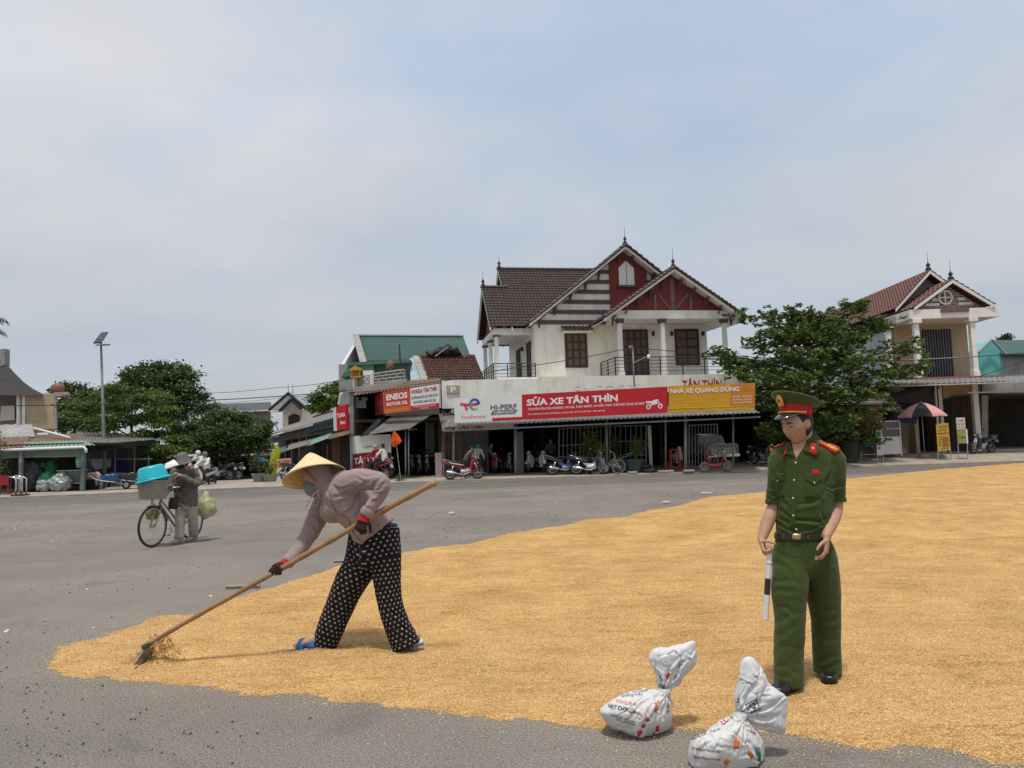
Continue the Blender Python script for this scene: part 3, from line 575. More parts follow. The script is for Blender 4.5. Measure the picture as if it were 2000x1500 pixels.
# porch: gable on three columns
PY = -2.2
pax, paz = HP(1317,522, PY - .65); plx, plz = HP(1180,620, PY - .65); prx = 2 * pax - plx
psl = (paz - plz) / (pax - plx)
cx0 = HP(1210,630, PY)[0]; cx1 = HP(1293,630, PY)[0]; cx2 = HP(1414,630, PY)[0]
zbm0 = HP(1310,623, PY)[1]; zbm1 = HP(1310,607, PY)[1]
hb(cx0 - .14, PY - .12, zbm0, cx2 + .2, PY + .16, zbm1, 'porch_beam', white)
hb(cx0 - .1, PY + .16, zbm0 + .02, cx0 + .12,-.0, zbm1, 'porch_beam', white); hb(cx2 - .1, PY + .16, zbm0 + .02, cx2 + .12,-.0, zbm1, 'porch_beam', white)
hb(cx0 + .12, PY + .16, zbm0 + .10, cx2 - .1,-.002, zbm0 + .18, 'porch_ceiling', white)
pz = lambda x: paz - .3 - psl * abs(x - pax)
hpoly([(cx0 - .1, zbm1), (cx2 + .1, zbm1), (cx2 + .1, max(zbm1 + .05, pz(cx2 + .1))), (pax, pz(pax)), (cx0 - .1, max(zbm1 + .05, pz(cx0 - .1)))], PY + .02,.14, 'porch_gable', redbrick)
grim = mat('grey_timber_strip', (.17,.13,.125), .8,.15)
def strip(x0, y0, x1, y1, w=.14):
    a = Vector(HP(x0, y0, PY)); b = Vector(HP(x1, y1, PY)); t = (b - a).normalized(); n = Vector((-t.y, t.x)) * w / 2
    hpoly([tuple(a - n), tuple(b - n), tuple(b + n), tuple(a + n)], PY - .03,.05, 'timber_strip', grim)
strip(1314,606,1312,545,.22); strip(1280,606,1279,575); strip(1349,606,1350,574); strip(1309,604,1286,575,.10); strip(1319,604,1344,574,.10)
roof_slope([V3(plx, PY - .65, plz), V3(plx, 1.5, plz), V3(pax, 1.5, paz), V3(pax, PY - .65, paz)], 14,14, 'roof_slope', tileb, house)
roof_slope([V3(prx, 1.5, plz), V3(prx, PY - .65, plz), V3(pax, PY - .65, paz), V3(pax, 1.5, paz)], 14,14, 'roof_slope', tileb, house)
fascia(plx, plz, pax, paz, prx, plz, PY - .64, house); verge(plx, plz, pax, paz, prx, plz, PY - .67)
mb = MB()
for s_ in (plx, prx): mb.prism([(s_, PY - .58, plz - .14), (pax, PY - .58, paz - .14), (pax, PY - .58, paz - .18), (s_, PY - .58, plz - .18)], (0,2.4,0))
mb.build('soffit', white, house, world=False)
ridge((pax, PY - .7, paz + .03), (pax, 1.5, paz + .03)); finial((pax, PY - .5, paz + .05))
for t in (.12,.3,.48,.66,.84):
    for s_ in (-1,1): x = pax + s_ * (pax - plx) * t; bracket(x, pz(x) + .05, PY - .55, PY + .01)
for c in (cx0, cx1, cx2):
    MB().loft([(c, PY, Z1 - .05), (c, PY, Z1 + .25), (c, PY, Z1 + .27), (c, PY, zbm0 - .2)], [(.2,.2), (.2,.2), (.155,.155), (.135,.135)], side=(1,1,0), n=4).build('column', white, house, world=False)
    MB().bx(c - .17, PY - .17, zbm0 - .22, c + .17, PY + .17, zbm0 - .12).bx(c - .2, PY - .2, zbm0 - .11, c + .2, PY + .2, zbm0 - .003).build('column_capital', browntrim, house, world=False)
# door, window and lamps under the porch
x0, z0 = HP(1217,742,0); x1, z1 = HP(1262,646,0); dr = shutter_window(x0, Z1, x1, z1,0,4, 'door')
x0, z0 = HP(1322,711,0); x1, z1 = HP(1361,645,0); shutter_window(x0, z0, x1, z1,0,2)
for px_ in (1274,1310,1371):
    x, z = HP(px_, 653,0); l = MB().rev([(.03,.16), (.09,.12), (.085,-.05), (.05,-.11), (0,-.12)], (x, -.16, z), 8).build('wall_lamp', iron, house, world=False); MB().bx(x - .02,-.16, z + .1, x + .02,0, z + .13).build('arm', iron, l, world=False)
# slab, balcony and rails
x480 = HP(1480,738, PY - 1)[0]
hb(-2.5, PY - .55, Z1 - .42, x480,8.2, Z1 - .02, 'floor_slab', white)
def rail(p, q, name='railing', posts=4):
    p, q = Vector(p), Vector(q); r = MB()
    for h in (.95,.78,.6,.42,.24): r.tube([p + EZ * h, q + EZ * h], .028 if h > .9 else .016,6)
    o = r.build(name, iron, house, world=False)
    for i in range(posts + 1): c = p.lerp(q, i / posts); MB().bx(c.x - .025, c.y - .025, c.z, c.x + .025, c.y + .025, c.z + .96).build('rail_post', iron, o, world=False)
    return o
rail((cx0 - .45, PY - .4, Z1), (x480 - .2, PY - .4, Z1), posts=6); rail((cx0 - .45, PY - .4, Z1), (cx0 - .45,-.05, Z1), posts=2)
rail((-2.3,-.3, Z1), (-.05,-.3, Z1), posts=3); rail((-2.3,-.3, Z1), (-2.3,5, Z1), posts=6)
# left wing roofs with gables to the side
wz = HP(1010,640,1.0)[1]; wtop = HP(1060,527,4.6)[1]; we = .45
def wing(xa, xb, ztop, name):
    hy = (ztop - wz) / ((wtop - wz) / 4.1); y0, y1, yc = we, we + 2 * hy, we + hy
    if xb > .5: y1 = we + 2 * 4.1
    roof_slope([V3(xa, y0, wz), V3(xb, y0, wz), V3(xb, yc, ztop), V3(xa, yc, ztop)], int(5.5 * hy), int((xb - xa) * 5), 'roof_slope', tileb, house, .028,.045)
    roof_slope([V3(xb, 2 * yc - y0, wz), V3(xa, 2 * yc - y0, wz), V3(xa, yc, ztop), V3(xb, yc, ztop)], int(5.5 * hy), int((xb - xa) * 5), 'roof_slope', tileb, house, .028,.045)
    # gable: white barge boards and brick infill, facing left
    mb = MB()
    for ye in (y0,2 * yc - y0): mb.prism([(xa + .02, ye, wz - .05), (xa + .02, yc, ztop - .05), (xa + .02, yc, ztop - .24), (xa + .02, ye, wz - .24)], (.06,0,0))
    mb.build('barge_board', white, house, world=False)
    MB().prism([(xa + .45, y0 + .4, wz - .02), (xa + .45,2 * yc - y0 - .4, wz - .02), (xa + .45, yc, ztop - .35)], (.12,0,0)).build('side_gable', redbrick, house, world=False)
    ridge((xa - .05, yc, ztop + .03), (xb, yc, ztop + .03)); finial((xa + .1, yc, ztop + .05), .9)
    return y0, y1, yc
wing(-1.15, ax - .2, wtop, 'w1'); ztl = HP(975,562,3.2)[1]; y0, y1, yc = wing(-2.35,-.9, ztl, 'w2')
hb(-2.05, y0 + .35, wz - .42,0, y0 + .6, wz - .06, 'side_beam', white); hb(-2.05, y0 + .6, wz - .42,-1.8,2 * yc - y0 - .3, wz - .06, 'side_beam', white); hb(-1.8, y0 + .6, wz - .12,0,7, wz - .07, 'side_ceiling', white)
for yy_ in (y0 + .47, yc, 2 * yc - y0 - .5):
    MB().loft([(-1.92, yy_, Z1 - .05), (-1.92, yy_, wz - .5)], [(.16,.16), (.14,.14)], side=(1,1,0), n=4).build('column', white, house, world=False); MB().bx(-2.1, yy_ - .17, wz - .52,-1.74, yy_ + .17, wz - .424).build('column_capital', browntrim, house, world=False)
for (ya, yb) in ((1.0,1.9), (4.2,5.1)): 
    q = MB().bx(-.04, ya, Z1,-.002, yb, Z1 + 2.3).build('side_door', dwood, house, world=False); MB().bx(-.07, ya - .08, Z1,-.041, ya, Z1 + 2.38).bx(-.07, yb, Z1,-.041, yb + .08, Z1 + 2.38).build('frame', dwood, q, world=False)
for ya in (.6,2.9): MB().rev([(.03,.16), (.09,.12), (.085,-.05), (.05,-.11), (0,-.12)], (-.14, ya, Z1 + 2.1), 8).build('wall_lamp', iron, house, world=False)
# ground floor: dark open bays under the slab
GX0, GX1 = -5.4, x480
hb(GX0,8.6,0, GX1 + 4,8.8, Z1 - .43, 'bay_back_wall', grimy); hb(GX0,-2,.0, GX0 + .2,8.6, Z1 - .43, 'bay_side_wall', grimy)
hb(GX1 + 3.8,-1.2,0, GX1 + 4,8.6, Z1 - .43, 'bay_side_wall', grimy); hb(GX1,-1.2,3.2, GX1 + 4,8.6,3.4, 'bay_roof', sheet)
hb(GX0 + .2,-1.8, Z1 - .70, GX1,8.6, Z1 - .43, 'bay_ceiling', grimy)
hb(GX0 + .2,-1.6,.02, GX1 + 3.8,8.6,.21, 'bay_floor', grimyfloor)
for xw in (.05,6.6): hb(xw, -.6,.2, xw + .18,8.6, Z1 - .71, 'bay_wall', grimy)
# parapet with the old painted name
hb(HP(1050,746, PY - .6)[0], PY - .85, Z1 - .9, x480, PY - .56, Z1 - .03, 'parapet', cream)
hb(HP(862,752, PY - .6)[0], PY - .80, Z1 - 1.5, HP(1050,746, PY - .6)[0] - .004, PY - .56, Z1 - .12, 'parapet', white)
def hsign(x0, y0, x1, y1, yl):
    a, zt = HP(x0, y0, yl); b, zb = HP(x1, y1, yl); f = lambda x, z: HO + EX * x + EY * yl + EZ * z
    return [f(a, zb), f(b, zb), f(b, zt), f(a, zt)]
sg = Sign(hsign(1332,741,1410,757, PY - .86), house); sg.text('TÂN THÌN', 0,0,.9, txtred, width=1.0, bold=.02)
sg = Sign(hsign(1120,747,1220,768, PY - .86), house); sg.text('ENEOS', .0,.0,.8, mat('faded_white_print', (.70,.66,.58), .8,.1), width=1.0, bold=.02)
q = hsign(872,753,898,768, PY - .81); sg = Sign(q, house); sg.panel(0,0,1,1, mat('beige_plate', (.40,.34,.24), .5,.15), 'emblem_plate', .05,.06); sg.text('P', .3,.12,.7, txtwhite, width=.42, bold=.04, off=.07)
# ------------------------------------------------------------------ the canopy and the big signs
can = thing('canopy', 'corrugated grey canopy on steel posts in front of the repair shop', 'canopy', (4,36,0))
cq = [P(868,834,35.6), P(1484,806,34.4), HO + EX * x480 + EY * -1.2 + EZ * 3.55, HO + EX * -4.6 + EY * -1.2 + EZ * 3.6]
mb = MB(); corrugated(mb, cq, 70,.025); mb.build('roof_sheet', sheet, can)
for (px_, py0, py1, Y) in ((886,838,930,36.0), (1007,832,928,36.6), (1185,820,920,36.0), (1300,814,915,36.4), (1339,812,918,35.6), (1432,808,915,36.6)):
    a, b = P(px_, py0, Y), P(px_, py1, Y); MB().tube([(b.x, b.y, PZ(b.x, b.y) - .02), (a.x, a.y, a.z + .15)], .075 if px_ in (1339,1007) else .045,10).build('post', greysteel, can, smooth=True)
for (A, B) in (((868,838), (1484,810)), ): 
    a, b = P(*A, 35.75), P(*B, 34.6); MB().tube([a - EZ * .1, b - EZ * .1], .04,6).build('edge_beam', greysteel, can)
ms = thing('shop_sign', 'long red and white signboard SỬA XE TÂN THÌN over the canopy', 'sign', P(1095,815,35.5))
s1 = Sign([P(888,826,35.5), P(1304,806,34.7), P(1304,755,34.7), P(887,778,35.5)], ms)
s1.panel(0,0,1,1, signwhite, 'white_panel', .12)
s1.panel(.322,.0,1,1, signred, 'red_panel', .02,.022); s1.panel(.18,.0,.322,.12, signred, 'red_strip', .02,.022)
# emblem: a red bar and a rounded "e" in red, blue, green and yellow
def arc(cx, cy, rx, ry, a0, a1, n=14): return [(cx + rx * math.cos(math.radians(a0 + (a1 - a0) * i / n)), cy + ry * math.sin(math.radians(a0 + (a1 - a0) * i / n))) for i in range(n + 1)]
def srib(sgn, pts, w, m, asp, name='emblem_stroke'):
    l, r = ribbon([(p[0] * asp, p[1]) for p in pts], w); out = [(p.x / asp, p.y) for p in l] + [(p.x / asp, p.y) for p in reversed(r)]
    mb = MB(); n = len(l); f = lambda p: Q4(sgn.q, p.x / asp, p.y) + sgn.n * .012
    mb.grid([[f(p) for p in l], [f(p) for p in r]]); return mb.build(name, m, sgn.root)
asp = s1.w / s1.h
srib(s1, [(.028,.76), (.05,.72), (.075,.70), (.10,.72), (.115,.76)], .10, txtlred, asp); srib(s1, [(.052,.70), (.056,.60), (.061,.50)], .10, txtlred, asp)
srib(s1, arc(.097,.71,.022,.20,5,150), .09, txtblue, asp); srib(s1, arc(.097,.71,.022,.20,150,215), .08, mat('print_cyan', (.03,.3,.62), .5,.05), asp); srib(s1, arc(.097,.71,.022,.20,215,270), .08, txtgreen, asp); srib(s1, arc(.097,.71,.022,.20,270,312), .08, txtyellow, asp)
srib(s1, [(.095,.70), (.108,.71), (.120,.76)], .09, txtblue, asp)
s1.text('TotalEnergies', .031,.16,.115, txtlred, width=.118, bold=.0, off=.012)
s1.text('Hi-PERF', .172,.46,.19, txtgrey, width=.125, bold=.03, off=.012)
s1.poly([(.172,.26), (.288,.26), (.300,.42), (.184,.42)], txtgrey, 'printed_bar', .012); s1.text('LUBRICANTS', .190,.29,.10, txtwhite, width=.094, bold=.01, off=.018)
s1.text('SỬA XE TÂN THÌN', .345,.55,.25, txtwhite, width=.425, bold=.035, off=.026)
s1.text('CHUYÊN SƠN SỬA HONDA, TAY GA, THAY NHỚT, VÁ HẤP, THAY THẾ PHỤ TÙNG XE MÁY', .35,.36,.085, txtwhite, width=.545, bold=.015, off=.026)
s1.text('ĐC: CHỢ KHU LONG, HẢI LĂNG, QUẢNG TRỊ * ĐT: 093 339 7789 - 0987 049 369', .35,.17,.06, txtwhite, width=.36, bold=.008, off=.026)

def srib2(sgn, pts, w, m, off=.03, name='printed_stroke'):
    l, r = ribbon([(p[0] * asp, p[1]) for p in pts], w); f = lambda p: Q4(sgn.q, p.x / asp, p.y) + sgn.n * off
    mb = MB(); mb.grid([[f(p) for p in l], [f(p) for p in r]]); return mb.build(name, m, sgn.root)
for cx in (.912,.966): srib2(s1, arc(cx, .27,.0085,.085,0,360,24), .035, txtwhite, name='printed_wheel')
srib2(s1, [(.900,.45), (.918,.43), (.930,.45), (.945,.49), (.955,.50)], .07, txtwhite); srib2(s1, [(.925,.36), (.940,.39), (.952,.40)], .10, txtwhite); srib2(s1, [(.912,.27), (.930,.33)], .035, txtwhite); srib2(s1, [(.952,.53), (.958,.42), (.966,.27)], .03, txtwhite)
ys = thing('garage_sign', 'yellow and orange car garage signboard NHÀ XE QUANG DŨNG beside the red one', 'sign', P(1390,805,34.6))
s2 = Sign([P(1306,806,34.7), P(1474,800,34.0), P(1475,748,34.0), P(1306,754,34.7)], ys)
s2.panel(0,0,1,1, signyellow, 'board', .1); s2.panel(.72,.18,1,.98, mat('faded_orange_print', (.50,.18,.02), .5,.2,3), 'orange_panel', .012,.014)
s2.panel(0,.14,1,.165, txtyellow, 'yellow_line', .01,.02)
s2.text('NHÀ XE QUANG DŨNG', .02,.72,.17, txtwhite, width=.80, bold=.02, off=.03)
for i, (a, t) in enumerate(((.58, 'XE TẢI - XE DU LỊCH - XE HỢP ĐỒNG'), (.46, 'CHỞ HÀNG ĐI CÁC TỈNH TRONG NƯỚC'), (.34, 'PHỤC VỤ TẬN NƠI - GIÁ RẺ'), (.22, 'NHẬN CHỞ HÀNG 2 CHIỀU'))): s2.text(t, .04, a, .06, txtyellow, width=.6 - .05 * i, bold=.0, off=.008)
for i, t in enumerate(('HẢI LĂNG - QUẢNG TRỊ', 'ĐÀ NẴNG - SÀI GÒN', 'TÂY NGUYÊN')): s2.text(t, .745,.48 - i * .11,.06, txtwhite, width=.22, bold=.0, off=.03)
s2.text('CÓ XE TRUNG CHUYỂN', .03,.03,.075, txtyellow, width=.33, off=.03); s2.text('HOTLINE: 0981 459 459', .42,.03,.08, txtyellow, width=.52, off=.03)
# fascia board deep under the canopy
fs = thing('fascia_board', 'dim grey fascia board lettered SƠN XE TÂN THÌN under the canopy', 'sign', P(940,840,37.6))
s3 = Sign([P(863,842,37.6), P(1010,836,37.6), P(1010,826,37.6), P(863,829,37.6)], fs); s3.panel(0,0,1,1, signwhite, 'board', .05); s3.text('SƠN XE', .03,.15,.55, txtblack, width=.13); s3.text('TÂN THÌN', .22,.15,.7, txtred, width=.32, bold=.03)
# bar gates
def bar_gate(name, label, x0, x1, yt, yb, Y, nb, rails, m=greysteel, r=.022):
    a, b = P(x0, yb[0], Y), P(x1, yb[1], Y); c, d = P(x0, yt[0], Y), P(x1, yt[1], Y); g = thing(name, label, 'gate', (a + b) / 2)
    q = [a, b, d, c]
    for v in rails: MB().tube([Q4(q, 0, v), Q4(q, 1, v)], r * 1.1,4).build('rail', m, g)
    for i in range(nb): p0, p1 = Q4(q, i / (nb - 1), 0), Q4(q, i / (nb - 1), 1); MB().tube([p0, p1], r * (1.6 if i in (0, nb - 1) else .9), 4).build('bar', m, g)
    return g, q
bar_gate('bar_gate', 'grey steel bar gate behind the potted bushes', 1092,1190, (836,830), (914,914), 37.4,13, (.02,.28,.56,.98))
g, q = bar_gate('bar_gate', 'grey steel bar gate leaf ending in a broad sheet post, behind the bonsai', 1192,1262, (831,829), (915,914), 37.2,8, (.02,.3,.62,.98))
a, b = P(1268,831,37.2), P(1275,915,37.2); MB().bx(a.x - .08, a.y - .03,.18, b.x, a.y + .03, a.z).build('sheet_post', galv, g)
bar_gate('bar_gate', 'grey steel bar gate folded half open in front of the white pickup', 1346,1401, (829,827), (914,912), 36.9,10, (.02,.98))
bar_gate('bar_gate', 'rusty barred folding gate beside the lilac wall post of the motorbike shop', 864,899, (846,845), (932,930), 37.6,7, (.02,.35,.7,.98), rust)
sh = thing('rolled_shutter_leaf', 'folded corrugated steel door leaf beside the shop bay post', 'door', P(1018,925,37.5)); mb = MB(); a = P(1008,925,37.4); b = P(1024,925,37.6); zt = P(1015,843,37.4).z
corrugated(mb, [V3(a.x, a.y, .2), V3(b.x, b.y, .2), V3(b.x, b.y, zt), V3(a.x, a.y, zt)], 5,.04); mb.build('leaf_sheet', galv, sh); MB().bx(a.x - .05, a.y - .05,.2, a.x - .01, a.y + .05, zt).build('edge_post', galv, sh)
# ------------------------------------------------------------------ motorbike shop left of the house
shop = thing('motorbike_shop', 'old two storey motorbike shop with tin awnings and roof terrace', 'shop', (-7,38,0))
def wb(x0, y0, z0, x1, y1, z1, name, m, root): return MB().bx(x0, y0, z0, x1, y1, z1).build(name, m, root)
SX0 = P(684,900,38).x; SX1 = HO.x - 4.1
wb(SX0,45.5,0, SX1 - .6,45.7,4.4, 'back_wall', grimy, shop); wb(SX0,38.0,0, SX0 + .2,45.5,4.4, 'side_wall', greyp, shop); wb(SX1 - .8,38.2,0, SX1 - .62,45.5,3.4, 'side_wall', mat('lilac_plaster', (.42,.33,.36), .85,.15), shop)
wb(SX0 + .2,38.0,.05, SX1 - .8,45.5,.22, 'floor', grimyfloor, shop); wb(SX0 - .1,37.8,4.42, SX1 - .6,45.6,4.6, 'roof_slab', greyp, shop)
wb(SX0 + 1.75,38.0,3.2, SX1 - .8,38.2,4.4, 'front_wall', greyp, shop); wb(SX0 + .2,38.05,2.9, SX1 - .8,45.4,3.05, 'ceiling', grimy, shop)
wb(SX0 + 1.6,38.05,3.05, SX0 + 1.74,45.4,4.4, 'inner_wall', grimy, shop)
def aw(q, waves, m, root, name='awning', thick=.0): mb = MB(); corrugated(mb, q, waves, .03); return mb.build(name, m, root)
aw([P(720,848,35.6), P(800,837,35.6), P(846,808,37.9), P(768,812,37.9)], 16, sheet, shop)
for a, b in (((720,848), (752,830)), ((800,837), (815,826))): MB().tube([P(*a, 35.65) - EZ * .04, P(*b, 38.0) - EZ * .3], .03,5).build('awning_bracket', greysteel, shop)
aw([P(864,838,35.9), P(886,834,35.9), P(886,806,37.6), P(856,806,37.6)], 5, sheet, shop)
aw([P(690,772,37.2), P(860,748,37.0), P(860,738,39), P(700,752,39)], 24, rust, shop, 'roof_edge')
slab('dark_tarp', [P(704,852,36.8), P(722,845,36.3), P(748,818,37.6), P(742,812,37.8)], .05, blacktarp, shop)
bn = thing('wall_banner', 'white and dark red wall banner printed Lubricants and TÂN THÌN', 'banner', P(725,925,37.9))
sb = Sign([P(687,926,37.9), P(765,922,37.9), P(763,848,37.9), P(685,852,37.9)], bn); sb.panel(0,0,1,1, signwhite, 'board', .04)
wv = [(i / 12,.50 + .05 * math.sin(i / 12 * 2.6 + .3)) for i in range(13)]
mb = MB(); mb.grid([[Q4(sb.q, u, 0) + sb.n * .01 for u, v in wv], [Q4(sb.q, u, v) + sb.n * .01 for u, v in wv]]); mb.build('red_field', signdark, bn)
sb.text('Lubricants', .32,.68,.07, txtgrey, width=.38, off=.015); sb.text('TÂN THÌN', .06,.26,.16, txtwhite, width=.86, off=.02, bold=.02)
a, b = P(687,930,37.6), P(686,842,37.6); MB().tube([(a.x, a.y, .1), (a.x, a.y, b.z)], .07,10).build('post', greysteel, shop, smooth=True)
for px_ in (792,798): a, b = P(px_, 925,36.6), P(px_, 838,36.6); MB().tube([(a.x, a.y, .1), b], .035,8).build('post', galv, shop, smooth=True)
wb(SX1 - 1.05,37.9,.1, SX1 - .62,38.18,1.3, 'gate_pier', mat('lilac_plaster', (.42,.33,.36), .85,.15), shop)
# upstairs window room with washing
for i, (px_, c, l) in enumerate(((700, (.42,.45,.5), 'pale grey shirt drying on a line in the dark upstairs opening'), (709, (.34,.37,.46), 'blue grey shirt drying on a line in the dark upstairs opening'))):
    a = P(px_, 776,38.6); z0 = P(px_, 797,38.6).z; o = MB().prism([(a.x - .2, a.y, a.z), (a.x + .2, a.y, a.z), (a.x + .24, a.y + .02, a.z - .16), (a.x + .14, a.y, a.z - .14), (a.x + .15, a.y, z0), (a.x - .15, a.y + .03, z0), (a.x - .14, a.y, a.z - .14), (a.x - .24, a.y, a.z - .16)], (0,.05,0)).build('hanging_shirt', mat('cloth_%d' % i, c, .9,.2)); tag(o, l, 'shirt')
a, b = P(687,775,38.55), P(729,771,38.55); tag(MB().tube([a, b], .012,4).build('clothes_line', iron), 'thin clothes line across the dark upstairs opening', 'line')
# roof terrace: lattice balustrade, little green cornice house, rusty tank
tr = thing('terrace_balustrade', 'weathered white concrete lattice balustrade on the roof terrace', 'balustrade', P(740,752,39))
for (xa, xb, ya, yb, Y) in ((693,722,736,733,38.4), (726,790,731,722,38.4)):
    q = [P(xa, ya + 17, Y), P(xb, yb + 20, Y), P(xb, yb, Y), P(xa, ya, Y)]; nx, nz = (5,4) if xb < 725 else (9,3)
    for v in range(nz + 1): MB().tube([Q4(q, 0, v / nz), Q4(q, 1, v / nz)], .045,4).build('lattice_bar', greyp, tr)
    for u in range(nx + 1):
        for v in range(nz):
            if (u + v) % 2 == 0 or u in (0, nx): MB().tube([Q4(q, u / nx, v / nz), Q4(q, u / nx, (v + 1) / nz)], .045,4).build('lattice_block', greyp, tr)
    for u in (0,): c0, c1 = Q4(q, u, -.2), Q4(q, u, 1.05); MB().tube([c0, c1], .11,4).build('pillar', white, tr)
slab('terrace_kerb', [P(688,768,38.2), P(795,748,38.2), P(795,740,38.2), P(688,757,38.2)], .3, greyp, shop)
gh = thing('green_roofed_house', 'house under a long green metal roof behind the motorbike shop', 'house', P(800,760,50))
q = [P(716,705,49), P(920,699,49), P(905,658,55), P(699,657,55)]; mb = MB(); corrugated(mb, q, 70,.03); mb.build('roof_slope', greensheet, gh)
q2 = [P(905,658,55), P(699,657,55)]; mb = MB(); corrugated(mb, [q2[0] + V3(0,6,-2.4), q2[1] + V3(0,6,-2.4), q2[1], q2[0]], 70,.03); mb.build('roof_slope', greensheet, gh)
gx0, gx1 = q[3].x - .1, q[1].x - .3
slab('parapet_gable', [P(709,707,48.9), P(716,706,48.9), P(700,652,55), P(693,652,55)], .2, greyp, gh, back=(-1,.1,0))
wb(gx0 - .1,49.6,0, gx1,60, q[0].z - .1, 'wall', greyp, gh); MB().prism([(gx0,49.6, q[0].z - .2), (gx0,61, q[0].z - .2), (gx0,55.2, q[3].z - .1)], (.2,0,0)).build('gable_wall', mat('white_gable', (.6,.6,.58), .85,.15), gh)
MB().tube([q[3] + EZ * .05, q[2] + EZ * .05], .12,6).build('ridge_cap', greensheet, gh)
bl = thing('terrace_house', 'small green edged flat roofed rooms on the terrace', 'house', P(745,760,42))
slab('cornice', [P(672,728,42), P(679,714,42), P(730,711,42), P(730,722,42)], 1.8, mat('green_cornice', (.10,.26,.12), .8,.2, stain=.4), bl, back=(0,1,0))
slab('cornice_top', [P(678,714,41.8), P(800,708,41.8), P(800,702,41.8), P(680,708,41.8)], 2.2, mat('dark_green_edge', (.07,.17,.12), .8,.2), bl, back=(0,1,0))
slab('wall', [P(690,760,42.4), P(800,750,42.4), P(800,709,42.4), P(690,714,42.4)], 3, mat('dark_teal_wall', (.11,.17,.15), .9,.3, stain=.5), bl, back=(0,1,0))  # dark teal wall colour with darker stains
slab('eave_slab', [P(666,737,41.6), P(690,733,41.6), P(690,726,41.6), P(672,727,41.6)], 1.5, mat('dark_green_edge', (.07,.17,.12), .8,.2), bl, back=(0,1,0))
slab('white_pillar', [P(709,760,41.5), P(729,757,41.5), P(729,723,41.5), P(709,724,41.5)], .3, white, bl)
# golden spirit house
a = P(696,738,38.3); sp = thing('spirit_house', 'small golden spirit house on the terrace corner', 'shrine', a)
MB().tube([a - EZ * .55, a + EZ * .02], .06,8).build('pedestal', mat('gold_paint', (.50,.27,.04), .5,.25,12), sp)
MB().bx(a.x - .26, a.y - .2, a.z, a.x + .26, a.y + .2, a.z + .06).bx(a.x - .2, a.y + .1, a.z + .06, a.x + .2, a.y + .16, a.z + .36).bx(a.x - .22, a.y - .18, a.z + .06, a.x - .17, a.y - .13, a.z + .36).bx(a.x + .17, a.y - .18, a.z + .06, a.x + .22, a.y - .13, a.z + .36).build('shrine_room', MATS['gold_paint'], sp)
MB().prism([(a.x - .36, a.y - .25, a.z + .36), (a.x + .36, a.y - .25, a.z + .36), (a.x + .22, a.y - .25, a.z + .46), (a.x, a.y - .25, a.z + .6), (a.x - .22, a.y - .25, a.z + .46)], (0,.5,0)).build('shrine_roof', MATS['gold_paint'], sp)
o = MB().loft([P(759,727,39), P(762,715,39), P(764,704,39)], [(.14,.14), (.2,.2), (.13,.13)], n=10).build('rusty_drum', rust, smooth=True); tag(o, 'rusty brown oil drum standing on the terrace', 'drum')
o = MB().tube([P(783,738,39), P(780,673,39)], .035,6).build('antenna_mast', iron); tag(o, 'thin dark antenna mast rising from the roof terrace', 'mast')
# old tiled house right behind the white panel
oh = thing('old_tiled_house', 'small old house with a mossy clay tile roof and grey gable', 'house', P(870,780,42))
q = [P(834,741,40.5), P(946,741,40.5), P(928,697,43.6), P(817,697,43.6)]; mb = MB(); corrugated(mb, q, 20,.035,10, step=.08); mb.build('roof_slope', tileo, oh, smooth='auto')
slab('gable_capping', [P(823,744,40.4), P(837,740,40.4), P(820,695,43.6), P(806,694,43.6)], .15, greyp, oh)
slab('gable_wall', [P(802,752,40.6), P(826,746,40.6), P(810,696,43.5), P(800,700,43.5)], .2, mat('pale_blue_plaster', (.33,.42,.47), .9,.2, stain=.5), oh, back=(.3,1,0))
wb(q[0].x - .2,40.9,0, q[1].x + .1,44, q[0].z - .03, 'wall', greyp, oh)
MB().tube([q[3] + EZ * .05, q[2] + EZ * .05], .1,6).build('ridge_cap', tileo, oh)
# heap of tarpaulin and struts on that roof
mb = MB()
for i in range(9):
    t = i / 8; c = P(842 + 52 * t, 694 - 10 * math.sin(t * 2.6), 43.4); mb.ell(c, (.28 + .25 * random.random(), .3,.10 + .26 * math.sin(t * 2.8) * random.random()), 10,6, Matrix.Rotation(random.random(), 3, 'Y'))
Vh, Nh, Fh = fuse(mb, .06,2); Vh = Vh + Nh * (np.array([mnoise.noise(Vector(v) * 3) for v in Vh]) * .12)[:, None]
tp = raw('tarpaulin_heap', Vh, Fh, blacktarp); tag(tp, 'crumpled black tarpaulin heaped on the ridge of the old tiled roof', 'tarpaulin')
for a, b, lab in (((850,696), (876,677), 'metal strut leaning left of the black tarpaulin heap'), ((896,680), (908,698), 'metal strut leaning right of the black tarpaulin heap')): tag(MB().tube([P(*a, 43), P(*b, 43)], .04,5).build('roof_strut', galv), lab, 'strut')
